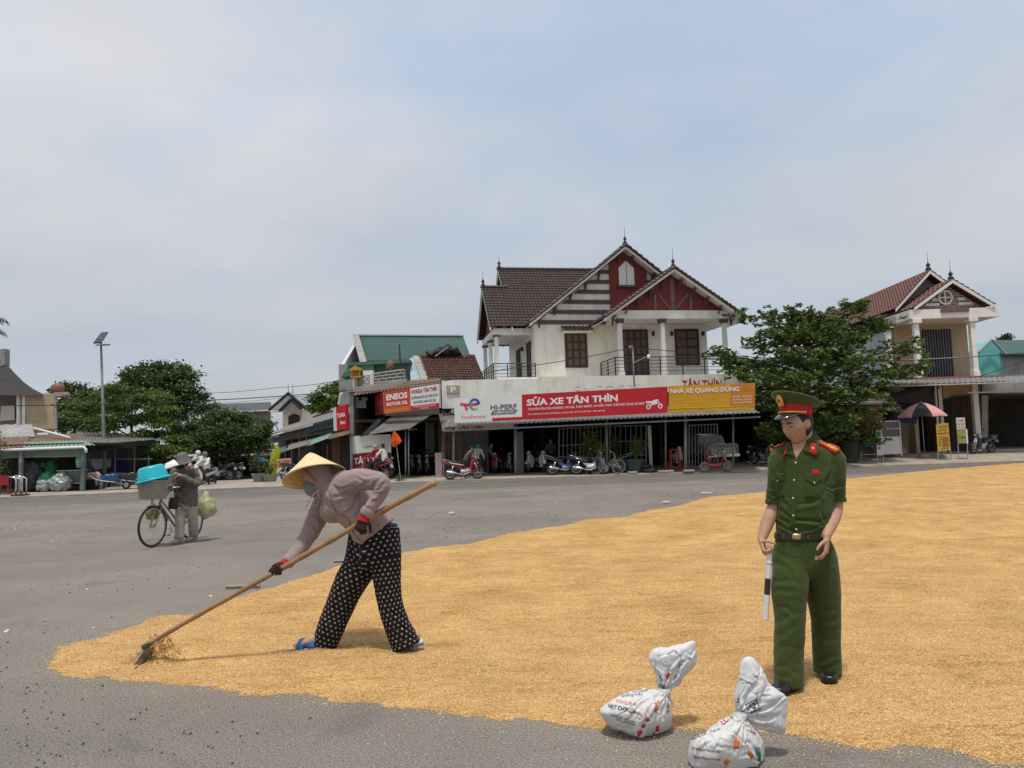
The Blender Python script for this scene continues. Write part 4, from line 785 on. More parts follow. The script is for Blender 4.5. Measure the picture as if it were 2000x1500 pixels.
# ENEOS sign box
es = thing('oil_sign', 'orange and white motor oil signboard ENEOS beside HONDA TÂN THÌN', 'sign', P(800,808,36.4))
s4 = Sign([P(750,808,36.6), P(858,796,36.0), P(857,750,36.0), P(748,766,36.6)], es); s4.panel(0,0,1,1, signwhite, 'board', .25)
s4.panel(0,0,.49,1, signorange, 'orange_panel', .015,.018); s4.panel(.02,.27,.48,.98, signred if False else mat('sign_vermilion', (.52,.05,.02), .5,.1), 'red_panel', .01,.026); s4.panel(.49,0,1,.20, signred, 'red_strip', .015,.018)
s4.text('ENEOS', .06,.60,.26, txtwhite, width=.38, bold=.04, off=.034); s4.text('MOTOR OIL', .06,.33,.15, txtwhite, width=.385, bold=.03, off=.034); s4.text('GẦN DƯỚI GẦU MIỆT MIỆT DẦU', .05,.08,.07, txtyellow, width=.40, off=.024)
s4.text('HONDA TÂN THÌN', .51,.74,.17, txtred, width=.46, bold=.03, off=.012); s4.text('CHUYÊN MUA BÁN, SỬA CHỮA XE ĐẠP', .505,.50,.11, txtblack, width=.475, bold=.02, off=.012); s4.text('XE ĐẠP ĐIỆN, XE MÁY CÁC LOẠI', .54,.29,.11, txtblack, width=.40, bold=.02, off=.012)
s4.text('ĐC: CHỢ KHU LONG - HẢI LĂNG - QUẢNG TRỊ', .54,.11,.05, txtwhite, width=.40, off=.024); s4.text('ĐT: 0905 537 127', .66,.025,.045, txtwhite, width=.16, off=.024)
s5 = Sign([P(733,813,38.3), P(749.5,808,36.65), P(747.5,766,36.65), P(731,774,38.3)], es); s5.panel(0,0,1,1, signdark, 'side_board', .05); s5.text('TÂN THÌN', .1,.45,.2, txtlred, width=.8, off=.012)
es2 = thing('projecting_sign', 'narrow red and white projecting sign TUINA Bơm on the shop corner', 'sign', P(665,840,37.4))
s6 = Sign([P(658,840,37.5), P(678,837,37.1), P(676,790,37.1), P(656,795,37.5)], es2); s6.panel(0,0,1,1, signred, 'red_board', .15); s6.text('TUINA', .08,.52,.18, txtwhite, width=.8, bold=.03, off=.012); s6.text('Bơm', .4,.22,.14, txtwhite, width=.45, bold=.03, off=.012)
s7 = Sign([P(652,842,37.9), P(657.5,841,37.5), P(655.5,795,37.5), P(650,797,37.9)], es2); s7.panel(0,0,1,1, signwhite, 'white_edge', .1)
MB().tube([P(661,790,37.6), P(664,772,37.6), P(668,768,37.8)], .04,6).build('bracket', white, es2)
# ------------------------------------------------------------------ market sheds along the side street
shed = thing('market_shed', 'dark market shed with green and rusty tin awnings along the side street', 'shed', (-11,42,0))
A, B = P(690,890,38.6), P(528,890,50)
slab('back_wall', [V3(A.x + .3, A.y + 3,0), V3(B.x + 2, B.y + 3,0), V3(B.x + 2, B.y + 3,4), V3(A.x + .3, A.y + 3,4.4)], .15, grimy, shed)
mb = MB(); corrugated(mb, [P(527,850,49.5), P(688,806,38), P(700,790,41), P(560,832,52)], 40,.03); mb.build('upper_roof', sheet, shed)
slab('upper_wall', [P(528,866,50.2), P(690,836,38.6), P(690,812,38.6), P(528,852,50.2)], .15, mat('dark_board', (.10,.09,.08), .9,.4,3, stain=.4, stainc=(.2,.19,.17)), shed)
slab('tarp_strip', [P(600,846,44), P(686,826,38.2), P(686,812,38.2), P(600,834,44)], .04, mat('dark_teal_tarp', (.02,.05,.065), .6,.3), shed)
for (a, b, c, d, m) in (((598,872,42.5), (640,856,39.8), (652,842,41), (606,858,44), palegreen), ((560,880,44.5), (602,868,42.3), (610,856,44), (566,868,46), sheet), ((640,858,39.6), (690,846,37.2), (690,836,38.6), (650,846,41), rust), ((520,892,47), (562,880,44.5), (568,868,46), (530,880,49), greensheet)):
    mb = MB(); corrugated(mb, [P(*a), P(*b), P(*c), P(*d)], 8,.02); mb.build('awning_sheet', m, shed)
for (px_, Y) in ((542,47), (561,45.5), (600,42.6), (640,40), (655,39.2)): a = P(px_, 900, Y); MB().tube([(a.x, a.y, .1), (a.x, a.y, P(px_, 868, Y).z)], .05,6).build('post', dwood, shed)
for i in range(10):
    u = i / 10; p0, p1 = A.lerp(B, u), A.lerp(B, u + .09); MB().prism([(p0.x, p0.y + 1.6,.1), (p1.x, p1.y + 1.6,.1), (p1.x, p1.y + 1.6,2.6 + .2 * random.random()), (p0.x, p0.y + 1.6,2.6)], (.02,.06,0)).build('wall_panel', (grimy, dwood, rust, grimy)[i % 4], shed)
bx_ = thing('lit_box_sign', 'blank white box sign on a steel bracket beside the bushy tree', 'sign', P(484,888,44)); slab('box', [P(473,887,44), P(495,886,44), P(494,862,44), P(472,865,44)], .35, signwhite, bx_)
for a, b in (((495,866), (524,890)), ((495,886), (530,886)), ((497,866), (500,886)), ((495,864), (545,851)), ((510,878), (506,887))): MB().tube([P(*a, 44.2), P(*b, 44.6)], .03,5).build('bracket_bar', galv, bx_)
def board(name, label, cat, quad, m, Y, panels=(), texts=(), legs=None, th=.03):
    r = thing(name, label, cat, P((quad[0][0] + quad[1][0]) / 2, quad[0][1], Y)); s_ = Sign([P(x, y, Y) for x, y in quad], r); s_.panel(0,0,1,1, m, 'board', th)
    for (u0, v0, u1, v1, mm) in panels: s_.panel(u0, v0, u1, v1, mm, 'printed_panel', .004,.008)
    for t in texts: s_.text(t[0], t[1], t[2], t[3], t[4], width=t[5] if len(t) > 5 else None, off=.014)
    for (x, y0, y1) in (legs or ()): a, b = P(x, y0, Y), P(x, y1, Y); MB().tube([(a.x, a.y + .03, a.z), (b.x, b.y + .03, PZ(b.x, b.y))], .025,5).build('leg', galv, r)
    return r, s_
board('poster_board', 'poster board with orange top and white lower half before the dark shed', 'poster', ((541,938), (569,936), (568,895), (541,897)), signwhite, 38.5, [(.03,.60,.97,.97, mat('faded_orange', (.52,.20,.09), .6,.25,8)), (.05,.2,.55,.36, mat('faded_blue', (.10,.24,.40), .6,.2))], [('GIÁ SỈ GIÁ LẺ', .1,.82,.07, signorange, .8), ('TẠI ĐÂY', .1,.70,.07, signorange, .7)], legs=((542,938,945), (568,936,943)))
board('price_board', 'white board with black lettering leaning by the parked motorbikes', 'sign', ((456,934), (473,934), (473,909), (456,909)), signwhite, 42, (), [('RỬA XE', .1,.55,.16, txtblack, .8), ('GIÁ RẺ', .1,.3,.16, txtblack, .7)], legs=((457,934,940), (472,934,940)))
# yellow cloth banner on a pole, plants and pots
yc_ = mat('yellow_cloth', (.42,.42,.02), .8,.25,8, trans=.2)
pts = [P(536,868,40), P(541,880,40), P(537,895,40), P(533,910,40), P(538,928,40)]; o = thing('yellow_pennant', 'limp yellow feather flag on a pole in front of the shed', 'flag', P(538,940,40)); MB().loft(pts, [(.02,.02), (.18,.05), (.24,.07), (.20,.06), (.16,.05)], side=(1,0,0), n=10, k=4).build('cloth', yc_, o, smooth=True); a = P(541,940,40); MB().tube([(a.x, a.y, .1), P(536,866,40)], .02,6).build('pole', galv, o)
o = slab('blue_sheet', [P(502,902,41), P(527,900,41), P(513,893,42), P(500,893,42)], .03, mat('blue_plastic', (.03,.13,.32), .5,.2)); tag(o, 'sagging blue plastic sheet tied under the shed eave', 'sheet')
o = slab('dark_awning', [P(300,892,46), P(500,892,44), P(500,886,46), P(300,888,48)], .04, mat('pale_pink_awning', (.42,.36,.33), .8,.3)); tag(o, 'long low awning in deep shade under the bushy tree', 'awning')
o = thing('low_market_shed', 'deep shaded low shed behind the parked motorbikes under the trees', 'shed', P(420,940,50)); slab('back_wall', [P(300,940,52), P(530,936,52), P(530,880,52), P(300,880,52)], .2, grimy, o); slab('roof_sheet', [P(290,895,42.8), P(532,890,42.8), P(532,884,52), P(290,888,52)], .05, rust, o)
# ------------------------------------------------------------------ market building at the left
lm = thing('green_shutter_shop', 'low shop with green roller shutters and rusty tin roof', 'shop', (-20,36,0))
for (a, b, z0, z1, Y, nm) in ((0,36,895,878,33.6, 'roller_shutter'), (44,160,893,877,33.6, 'roller_shutter'), (-120,-10,897,880,33.6, 'roller_shutter')):
    q = [P(a, z0 + 1, Y), P(b, z0 - 1, Y), P(b, z1, Y), P(a, z1, Y)]; mb = MB()
    for i in range(5): p = [Q4(q, 0, i / 5), Q4(q, 1, i / 5), Q4(q, 1, (i + .9) / 5) + V3(0,-.03,0), Q4(q, 0, (i + .9) / 5) + V3(0,-.03,0)]; mb.prism(p, (0,.05,0))
    mb.build(nm, palegreen, lm)
gp_ = mat('green_paint', (.11,.17,.14), .6,.25, stain=.3)
for px_ in (40,162,-15): a, b = P(px_, 968,33.5), P(px_, 876,33.5); MB().box((a.x, a.y, (b.z + .1) / 2), (.14,.14, b.z - .1)).build('post', gp_ if px_ == 162 else greysteel, lm)
MB().tube([P(-120,884,33.2), P(40,878,33.2), P(164,873,33.2), P(168,878,33.2), P(168,884,33.2)], .06,8).build('gutter', signwhite, lm, smooth=True)
for (q, m, w) in (([(-120,880,33.3), (48,874,33.3), (60,852,36.5), (-120,858,36.5)], rust, 20), ([(46,875,33.3), (186,869,33.3), (165,860,34.8), (48,863,34.8)], palegreen, 16), ([(40,866,34.9), (165,860,34.9), (160,846,37.5), (50,850,37.5)], rust, 18), ([(-120,858,36.5), (68,852,36.5), (62,828,38), (-120,832,38)], greyp, 10)):
    mb = MB(); corrugated(mb, [P(*p) for p in q], w, .025); mb.build('roof_sheet', m, lm)
MB().tube([P(66,836,36.9), P(137,855,35.2)], .05,8).build('drain_pipe', signwhite, lm, smooth=True)
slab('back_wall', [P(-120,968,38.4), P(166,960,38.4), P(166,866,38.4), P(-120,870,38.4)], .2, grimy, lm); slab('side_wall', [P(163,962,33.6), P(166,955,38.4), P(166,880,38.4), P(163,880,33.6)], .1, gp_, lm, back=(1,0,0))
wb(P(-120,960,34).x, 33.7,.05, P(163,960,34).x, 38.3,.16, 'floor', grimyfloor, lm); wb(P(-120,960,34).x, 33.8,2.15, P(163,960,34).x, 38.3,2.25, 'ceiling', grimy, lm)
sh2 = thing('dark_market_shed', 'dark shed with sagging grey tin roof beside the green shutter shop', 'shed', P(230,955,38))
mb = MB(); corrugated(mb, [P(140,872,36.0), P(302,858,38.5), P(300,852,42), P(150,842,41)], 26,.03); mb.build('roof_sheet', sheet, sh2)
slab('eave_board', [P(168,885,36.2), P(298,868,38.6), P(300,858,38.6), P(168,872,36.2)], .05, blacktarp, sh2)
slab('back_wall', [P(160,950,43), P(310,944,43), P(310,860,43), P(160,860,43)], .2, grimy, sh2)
slab('back_tarp', [P(172,945,41.5), P(248,942,41.5), P(248,895,41.5), P(172,898,41.5)], .04, bluetarp, sh2); slab('white_tarp', [P(186,918,41.2), P(216,912,41.2), P(217,896,41.2), P(172,897,41.2)], .04, mat('grey_sheet', (.3,.31,.33), .7,.3), sh2)
for px_ in (176,224,262,290): a = P(px_, 946,39.4); MB().tube([(a.x, a.y, .1), (a.x, a.y, P(px_, 866,39.4).z)], .05,6).build('post', greysteel, sh2)
for x_ in (165,225,262): MB().tube([P(x_, 897,38.2), P(x_ + 36,896,38.4)], .015,5).build('fence_rail', galv, sh2)
for (a, b) in (((150,840), (182,810)), ((168,842), (196,824))): o = MB().tube([P(*a, 42), P(*b, 44)], .05,5).build('loose_strut', galv); tag(o, 'steel strut leaning out above the sagging tin roof, %s of two' % ('longer' if a[0] == 150 else 'shorter'), 'strut')
# far left house with steep dark roof
fh = thing('steep_roof_house', 'house with steep concave dark roof and tan side wall', 'house', P(20,860,46))
prof = [(-80,640), (-40,668), (0,700), (14,712), (30,730), (46,746), (64,759), (84,770)]; prof = [(-160 - x, y) for x, y in prof[:0:-1]] + prof; mb = MB()
dk = mat('dark_slate_roof', (.036,.031,.032), .7,.25,2, bump=.2)
mb.grid([[P(x, y, 45.5 + 2.6 * (770 - y) / 70) for x, y in prof], [P(x, 772,45.5) for x, y in prof]]); mb.grid([[P(x, y, 45.5 + 2.6 * (770 - y) / 70) for x, y in prof], [P(x, y + 8,52) for x, y in prof]]); mb.build('roof', dk, fh)
slab('chimney', [P(0,715,47.5), P(9,713,47.5), P(9,681,47.5), P(0,682,47.5)], .5, greyp, fh); slab('tan_wall', [P(52,840,46), P(109,836,46), P(107,768,46), P(50,770,46)], 6, tan, fh, back=(-.62,1,0))
slab('upper_wall', [P(-235,845,47.5), P(52,838,47.5), P(52,770,47.5), P(-235,775,47.5)], .2, mat('dim_wall', (.22,.2,.18), .9,.3), fh)
for px_ in (32,43,-40): slab('column', [P(px_, 828,46), P(px_ + 6,828,46), P(px_ + 6,771,46), P(px_, 771,46)], .3, white, fh)
slab('window_leaf', [P(0,822,47.3), P(28,820,47.3), P(28,792,47.3), P(2,792,47.3)], .05, signwhite, fh)
slab('corner_strip', [P(106,838,45.95), P(111,837,45.95), P(109,766,45.95), P(104,767,45.95)], .1, greyp, fh)
slab('roof_ledge', [P(107,775,45.8), P(136,770,45.8), P(133,765,45.8), P(107,766,45.8)], 1.0, mat('pink_ledge', (.42,.28,.24), .85,.2), fh, back=(-.5,1,0))
a = P(113,766,46.3); o = MB().rev([(0,0), (.3,.02), (.36,.15), (.36,.38), (.26,.5), (0,.56)], a, 14).build('water_jar', mat('clay_jar', (.25,.13,.09), .6,.2), smooth=True); tag(o, 'round brown clay water jar on the ledge of the tan wall', 'jar')
# small grey gabled house and roof far behind the bushes
bh = thing('grey_gable_house', 'grey painted house with twin dark gables behind the bushy tree', 'house', P(565,830,62))
lg = mat('light_grey_render', (.36,.37,.40), .9,.15, stain=.3)
slab('wall', [P(552,930,62), P(590,928,62), P(590,798,62), P(552,800,62)], 5, cream, bh, back=(0,1,0))
slab('main_gable', [P(528,800,62), P(594,797,62), P(563,770,62)], 4, lg, bh, back=(0,1,0)); slab('small_gable', [P(546,802,61.3), P(588,800,61.3), P(569,780,61.3)], .5, lg, bh, back=(0,1,0))
for (a, b) in (((525,801), (563,768)), ((563,768), (597,797)), ((545,803), (569,779)), ((569,779), (590,799))): MB().tube([P(*a, 61.2), P(*b, 61.2)], .12,4).build('verge', dk, bh)
slab('eave_band', [P(526,805,61.5), P(592,801,61.5), P(592,798,61.5), P(526,802,61.5)], .8, white, bh, back=(0,1,0)); slab('arched_opening', [P(563,830,61.9), P(585,828,61.9), P(585,812,61.9), P(574,808,61.9), P(563,813,61.9)], .05, grimy, bh)
for x_ in (563,572): p = P(x_, 769,61.2); MB().rev([(.05,0), (.02,.3), (.01,.8), (0,.85)], p, 6).build('finial', iron, bh)
o = thing('long_dark_roof', 'long dark sheet roof showing above the bushy tree crown', 'roof', P(470,830,66)); slab('roof_sheet', [P(398,806,66), P(530,800,66), P(529,785,69), P(400,790,69)], .2, mat('blue_grey_sheet', (.07,.08,.09), .6,.2), o); slab('wall', [P(402,925,67), P(528,921,67), P(528,800,67), P(402,806,67)], .2, greyp, o); slab('eave_strip', [P(398,808,65.9), P(530,802,65.9), P(530,800,65.9), P(398,806,65.9)], .1, white, o)
# ------------------------------------------------------------------ house at the right
rh = thing('columned_house', 'narrow beige house with twin red tiled gables and white columns', 'house', P(1830,890,43))
A1 = P(1804,532,43); el = P(1738,606,43); xr = 2 * A1.x - el.x + .5
def rslope(q, rows, cols): mb = MB(); corrugated(mb, q, cols, .04, rows, step=.06); return mb.build('roof_slope', tiler, rh, smooth='auto')
rslope([V3(el.x, 42.3, el.z), V3(el.x, 62, el.z), V3(A1.x, 62, A1.z), V3(A1.x, 42.3, A1.z)], 14,60); rslope([V3(xr, 62, el.z), V3(xr, 42.3, el.z), V3(A1.x, 42.3, A1.z), V3(A1.x, 62, A1.z)], 9,46)
MB().prism([V3(el.x + .3,43, el.z - .05), V3(xr - .3,43, el.z - .05), V3(A1.x, 43, A1.z - .25)], (0,.2,0)).build('gable_wall', greybrick, rh)
def rbarge(xl, zl, xa, za, xrr, Y):
    mb = MB()
    for x_ in (xl, xrr): mb.prism([(x_, Y, zl - .02), (xa, Y, za - .02), (xa, Y, za - .22), (x_, Y, zl - .20)], (0,.07,0))
    mb.build('barge_board', signwhite, rh)
rbarge(el.x, el.z, A1.x, A1.z, xr, 42.32); finial(V3(A1.x, 42.5, A1.z), 1.1, rh, k=1.3).location = -Vector(rh.location)
A2 = P(1849,549,41.4); e2 = P(1775,603,41.4); x2r = 2 * A2.x - e2.x
rslope([V3(e2.x, 40.8, e2.z), V3(e2.x, 45, e2.z), V3(A2.x, 45, A2.z), V3(A2.x, 40.8, A2.z)], 8,10); rslope([V3(x2r, 45, e2.z), V3(x2r, 40.8, e2.z), V3(A2.x, 40.8, A2.z), V3(A2.x, 45, A2.z)], 8,10)
rbarge(e2.x, e2.z, A2.x, A2.z, x2r, 40.82); finial(V3(A2.x, 41, A2.z), 1.1, rh, k=1.3).location = -Vector(rh.location)
MB().prism([V3(e2.x + .3,41.4, e2.z - .05), V3(x2r - .3,41.4, e2.z - .05), V3(A2.x, 41.4, A2.z - .25)], (0,.2,0)).build('porch_gable', greybrick, rh)
w_ = P(1846,581,41.3); MB().torus((w_.x, w_.y - .02, w_.z), .36,.05, 'y').build('round_window', signwhite, rh); MB().bx(w_.x - .34, w_.y, w_.z - .03, w_.x + .34, w_.y + .04, w_.z + .03).bx(w_.x - .03, w_.y - .01, w_.z - .34, w_.x + .03, w_.y + .05, w_.z + .34).build('window_cross', signwhite, rh)
for i in range(3):
    for s_ in (-1,1):
        zc = e2.z + .12 + i * .27; wv_ = (A2.z - .45 - zc) / ((A2.z - e2.z) / (A2.x - e2.x)); xi = A2.x + s_ * .52; xo = A2.x + s_ * max(.56, wv_); MB().prism([(xi, 41.34, zc), (xo, 41.34, zc), (xo - s_ * .1,41.34, zc + .13), (xi, 41.34, zc + .13)], (0,.05,0)).build('band', signwhite, rh)
zc0 = P(1830,622,41).z; zc1 = P(1830,604,41).z; wb(e2.x - .25,40.9, zc0, x2r + .25,44, zc1, 'cornice', white, rh); wb(el.x - .15,42.4, zc0 - .1, e2.x - .26,60, zc1 - .1, 'cornice', greyp, rh)
wb(A2.x - .75,40.8, zc1 - .2, A2.x + .75,40.895, zc1 - .02, 'red_plaque', tiler, rh)
zf = P(1830,737,41).z; zf0 = zf - .35
wb(el.x + .3,43.3, zf, xr - .2,43.5, zc0, 'front_wall', tan, rh); wb(el.x + .1,43.5,0, el.x + .3,62, zc0, 'side_wall', mat('pale_blue_render', (.42,.47,.50), .9,.12, stain=.3), rh); wb(xr - .4,43.5,0, xr - .2,62, zc0, 'side_wall', tan, rh)
wb(el.x, 40.7, zf0, xr + .1,43.3, zf, 'balcony_slab', mat('red_edge_slab', (.30,.13,.11), .8,.2, stain=.3), rh)
for px_, Y in ((1736,42.6), (1791,41.1), (1901,41.1)):
    a = P(px_, 680, Y); MB().loft([(a.x, a.y, zf), (a.x, a.y, zf + .3), (a.x, a.y, zf + .31), (a.x, a.y, zc0)], [(.24,.24), (.24,.24), (.19,.19), (.18,.18)], side=(1,1,0), n=4).build('column', white, rh); MB().bx(a.x - .24, a.y - .24, zc0 - .22, a.x + .24, a.y + .24, zc0 - .005).build('column_capital', white, rh)
a, b = P(1807,730,43.25), P(1857,643,43.25); navy = mat('navy_steel', (.018,.022,.05), .45,.2)
dd = wb(a.x, 43.22, zf, b.x, 43.3, b.z, 'door', navy, rh)
for i in range(11): x_ = a.x + .06 + (b.x - a.x - .12) * i / 10; MB().bx(x_ - .015,43.16, zf + .05, x_ + .015,43.215, b.z - .05).build('door_bar', greysteel, dd)
gl = mat('railing_glass', (.25,.3,.3), .1,.05); 
MB().tube([P(1745,705,40.8), P(1898,697,40.8)], .03,6).build('hand_rail', galv, rh)
wb(el.x + .3,48,0, xr - .4,48.2, zf0, 'inner_wall', grimy, rh); wb(el.x, 41.2,0, el.x + .2,48, zf0, 'pier', tan, rh)
for px_ in (1828,1838): a = P(px_, 780,41.0); MB().tube([(a.x, a.y, .4), (a.x, a.y, zf0)], .06,8).build('pipe_post', white, rh)
a = P(1912,850,41.2); MB().bx(a.x - .14, a.y, .3, a.x + .14, a.y + .25, zf0).build('pier', white, rh)
slab('lattice_panel', [P(1858,880,42), P(1902,880,42), P(1902,772,42), P(1858,775,42)], .06, grimy, rh); 
q = [P(1880,830,41.9), P(1900,830,41.9), P(1900,778,41.9), P(1880,778,41.9)]
for i in range(6): MB().tube([Q4(q, i / 5,0), Q4(q, i / 5,1)], .015,4).build('grille_bar', rust, rh); MB().tube([Q4(q, 0, i / 5), Q4(q, 1, i / 5)], .015,4).build('grille_bar', rust, rh)
slab('wall_band', [P(1842,778,42.2), P(1905,776,42.2), P(1905,750,42.2), P(1842,752,42.2)], .1, tan, rh)
rc = thing('tin_canopy', 'long grey tin canopy along the front of the beige house', 'canopy', P(1870,750,39)); mb = MB(); corrugated(mb, [P(1735,752,38.6), P(2160,738,38.6), P(2160,728,41), P(1740,742,41)], 40,.025); mb.build('roof_sheet', sheet, rc)
MB().tube([P(1735,755,38.6), P(2160,741,38.6)], .04,6).build('edge_beam', galv, rc); MB().tube([P(1890,767,38.8), P(2160,760,38.8)], .035,6).build('truss_bar', galv, rc)
for x_ in (1908,1945,1982): MB().tube([P(x_, 752,38.7), P(x_, 766,38.8)], .025,5).build('truss_strut', galv, rc)
for x_ in (1833,2050): a = P(x_, 760,38.9); MB().tube([(a.x, a.y, .3), a], .04,8).build('post', galv, rc)
dt = slab('shade_cloth', [P(1738,782,39.4), P(1760,791,39.6), P(1800,794,39.6), P(1824,787,39.5), P(1826,750,39.6), P(1742,755,39.6)], .04, blacktarp); tag(dt, 'black shade cloth hanging below the tin canopy', 'cloth')
dt = slab('blue_curtain', [P(1748,825,40.4), P(1790,828,40.4), P(1796,792,40.4), P(1746,792,40.4)], .04, bluetarp); tag(dt, 'dark blue curtain hanging behind the pink and black parasol', 'curtain')
a, b = P(1647,890,39.5), P(1724,792,39.5); bw = thing('brick_wall', 'bare orange brick wall behind the snack cart', 'wall', ((a.x + b.x) / 2,39.5, PZ(a.x, 39.5))); wz0 = PZ(a.x, 39.5)
MB().bx(a.x, 39.53, wz0, b.x, 39.7, b.z).build('mortar', mat('grey_mortar', (.34,.27,.22), .95,.2), bw)
bm_ = mat('orange_clay_brick', (.36,.135,.065), .85,.35,3, c2=(.24,.085,.042)); src_b = None; nr = int((b.z - wz0) / .105); nc = int((b.x - a.x) / .30)
for r_ in range(nr):
    for c_ in range(nc - (r_ % 2)):
        p_ = V3(a.x + .15 + .30 * c_ + (.15 if r_ % 2 else 0) + random.uniform(-.006,.006), 39.55 + random.uniform(-.012,.006), wz0 + .0525 + .105 * r_)
        if src_b is None: src_b = MB().box(p_, (.275,.10,.082)).build('brick', bm_, bw); o0 = p_
        else: o = src_b.copy(); COL.objects.link(o); o.location = src_b.location + (p_ - o0)
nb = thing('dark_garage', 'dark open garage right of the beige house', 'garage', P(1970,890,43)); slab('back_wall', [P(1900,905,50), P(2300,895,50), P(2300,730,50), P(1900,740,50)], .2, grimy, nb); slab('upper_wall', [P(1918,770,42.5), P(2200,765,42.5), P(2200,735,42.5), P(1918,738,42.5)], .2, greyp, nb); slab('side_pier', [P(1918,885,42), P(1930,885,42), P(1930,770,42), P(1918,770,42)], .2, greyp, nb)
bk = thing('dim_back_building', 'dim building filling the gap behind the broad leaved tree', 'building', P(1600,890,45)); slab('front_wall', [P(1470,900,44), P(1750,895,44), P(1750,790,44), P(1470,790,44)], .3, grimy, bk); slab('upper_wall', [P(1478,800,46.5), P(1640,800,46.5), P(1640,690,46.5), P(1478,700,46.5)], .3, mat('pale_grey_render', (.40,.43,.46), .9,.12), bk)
slab('roof_slab', [P(1905,772,42.0), P(2200,766,42.0), P(2200,776,50), P(1880,782,50)], .1, grimy, nb, back=(0,0,1)); slab('roof_sheet', [P(1470,792,40.5), P(1750,788,40.5), P(1750,786,44), P(1470,789,44)], .06, sheet, bk, back=(0,0,1))
aq = thing('aqua_house', 'aqua painted house with dark green roof at the far right', 'house', P(1960,740,52)); aqm = mat('aqua_paint', (.16,.50,.46), .8,.1, stain=.2, stainc=(.12,.35,.32))
slab('front_gable', [P(1914,745,52), P(1958,743,52), P(1958,688,52), P(1936,666,52), P(1914,684,52)], 6, aqm, aq, back=(0,1,0)); slab('roof_slope', [P(1956,692,51.6), P(2140,690,51.6), P(2140,664,54), P(1938,664,54)], .1, mat('dark_green_sheet', (.055,.105,.09), .6,.2), aq)
MB().tube([P(1911,688,51.6), P(1936,663,51.6), P(1962,690,51.6)], .1,4).build('verge', greyp, aq); slab('side_wall', [P(1958,742,52), P(2140,738,52), P(2140,690,52), P(1958,692,52)], 2, greyp, aq, back=(0,1,0))
# ------------------------------------------------------------------ trees and plants
def leaves(name, C, Nrm, size, m, parent, asp=.5, fold=True, rnd=None):
    """leaf blades at points C with axes Nrm (blade direction): two quads folded at the midrib"""
    n = len(C); d = Nrm / (np.linalg.norm(Nrm, axis=1, keepdims=True) + 1e-9)
    r = rng.normal(size=(n, 3)); r[:, 2] += 1.2; s = np.cross(d, r); s /= np.linalg.norm(s, axis=1, keepdims=True) + 1e-9; up = np.cross(s, d)
    L_ = size[:, None]; w = L_ * asp * .5
    base = C; mid = C + d * L_ * .55 - up * L_ * .05; tip = C + d * L_ - up * L_ * .12
    a = mid + s * w + up * w * .35; b = mid - s * w + up * w * .35
    V = np.stack([base, a, tip, b], 1).reshape(-1,3); i = np.arange(n)[:, None] * 4
    F = np.vstack([np.hstack([i, i + 1, i + 2]), np.hstack([i, i + 2, i + 3])])
    rv = np.repeat(rng.random(n) if rnd is None else rnd, 4)
    return raw(name, V, F, m, parent, smooth=False, attrs={'rnd': rv})
bark = mat('grey_brown_bark', (.17,.13,.10), .9,.4,8, bump=.5, bscale=25, stretch=(1,1,.3))
def trunk(root, base, top, r, limbs, name='trunk'):
    mb = MB(); base, top = Vector(base), Vector(top); mid = base.lerp(top, .5) + V3(r * .6,0,0)
    mb.loft([base - EZ * .1, base + EZ * .3, mid, top], [(r * 1.5, r * 1.5), (r * 1.1, r * 1.1), (r * .85, r * .85), (r * .5, r * .5)], n=9, k=4)
    for l in limbs:
        a = base.lerp(top, l[0]); b = Vector(l[1]); q = a.lerp(b, .5) + EZ * l[2]; mb.loft([a, q, b], [(l[3], l[3]), (l[3] * .7, l[3] * .7), (l[3] * .25, l[3] * .25)], n=6, k=4)
    return mb.build(name, bark, root, smooth=True)
# broad-leaved almond tree beside the house: tiers of spreading branches with rosettes of large leaves
almleaf = leafmat('almond_leaf', (.030,.060,.012), (.165,.240,.055), trans=.22, rough=.42, spec=.45)
ab = P(1575,905,38.0); ab = V3(ab.x, 38.6, PZ(ab.x, 38.6)); at_ = thing('almond_tree', 'broad leaved tree with layered branches between the two houses', 'tree', ab)
tips = [(1388,691,37.5), (1402,702,37.2), (1440,725,36.6), (1448,615,38.5), (1470,668,37.6), (1500,612,39.5), (1545,606,38.6), (1582,612,37.8), (1655,598,39), (1692,594,38.4), (1640,640,36.6), (1725,635,38.2), (1742,632,38.8), (1795,668,38.5), (1775,680,37.6), (1815,706,38.3), (1800,722,37.4), (1740,730,36.8), (1705,770,36.2), (1745,795,37.0), (1690,700,36.0), (1600,690,35.6), (1560,730,35.2), (1500,740,36), (1450,760,37), (1640,760,35.4), (1585,790,35.4), (1530,690,36.4), (1480,780,36.6), (1660,820,35.8), (1710,830,37.2), (1610,820,35.8), (1560,650,37.2), (1500,650,37.2), (1420,715,38.6), (1690,660,37.2), (1620,720,41), (1550,700,41), (1680,740,41), (1480,720,41), (1600,640,41), (1490,840,36.8), (1520,800,36.2), (1645,690,38), (1750,760,38.5), (1705,860,37.5), (1660,870,38.5)]
limbs = []; C, Dn, Sz, Rn = [], [], [], []
tz = P(1600,640,38.6).z; top = V3(ab.x + .8, ab.y, tz)
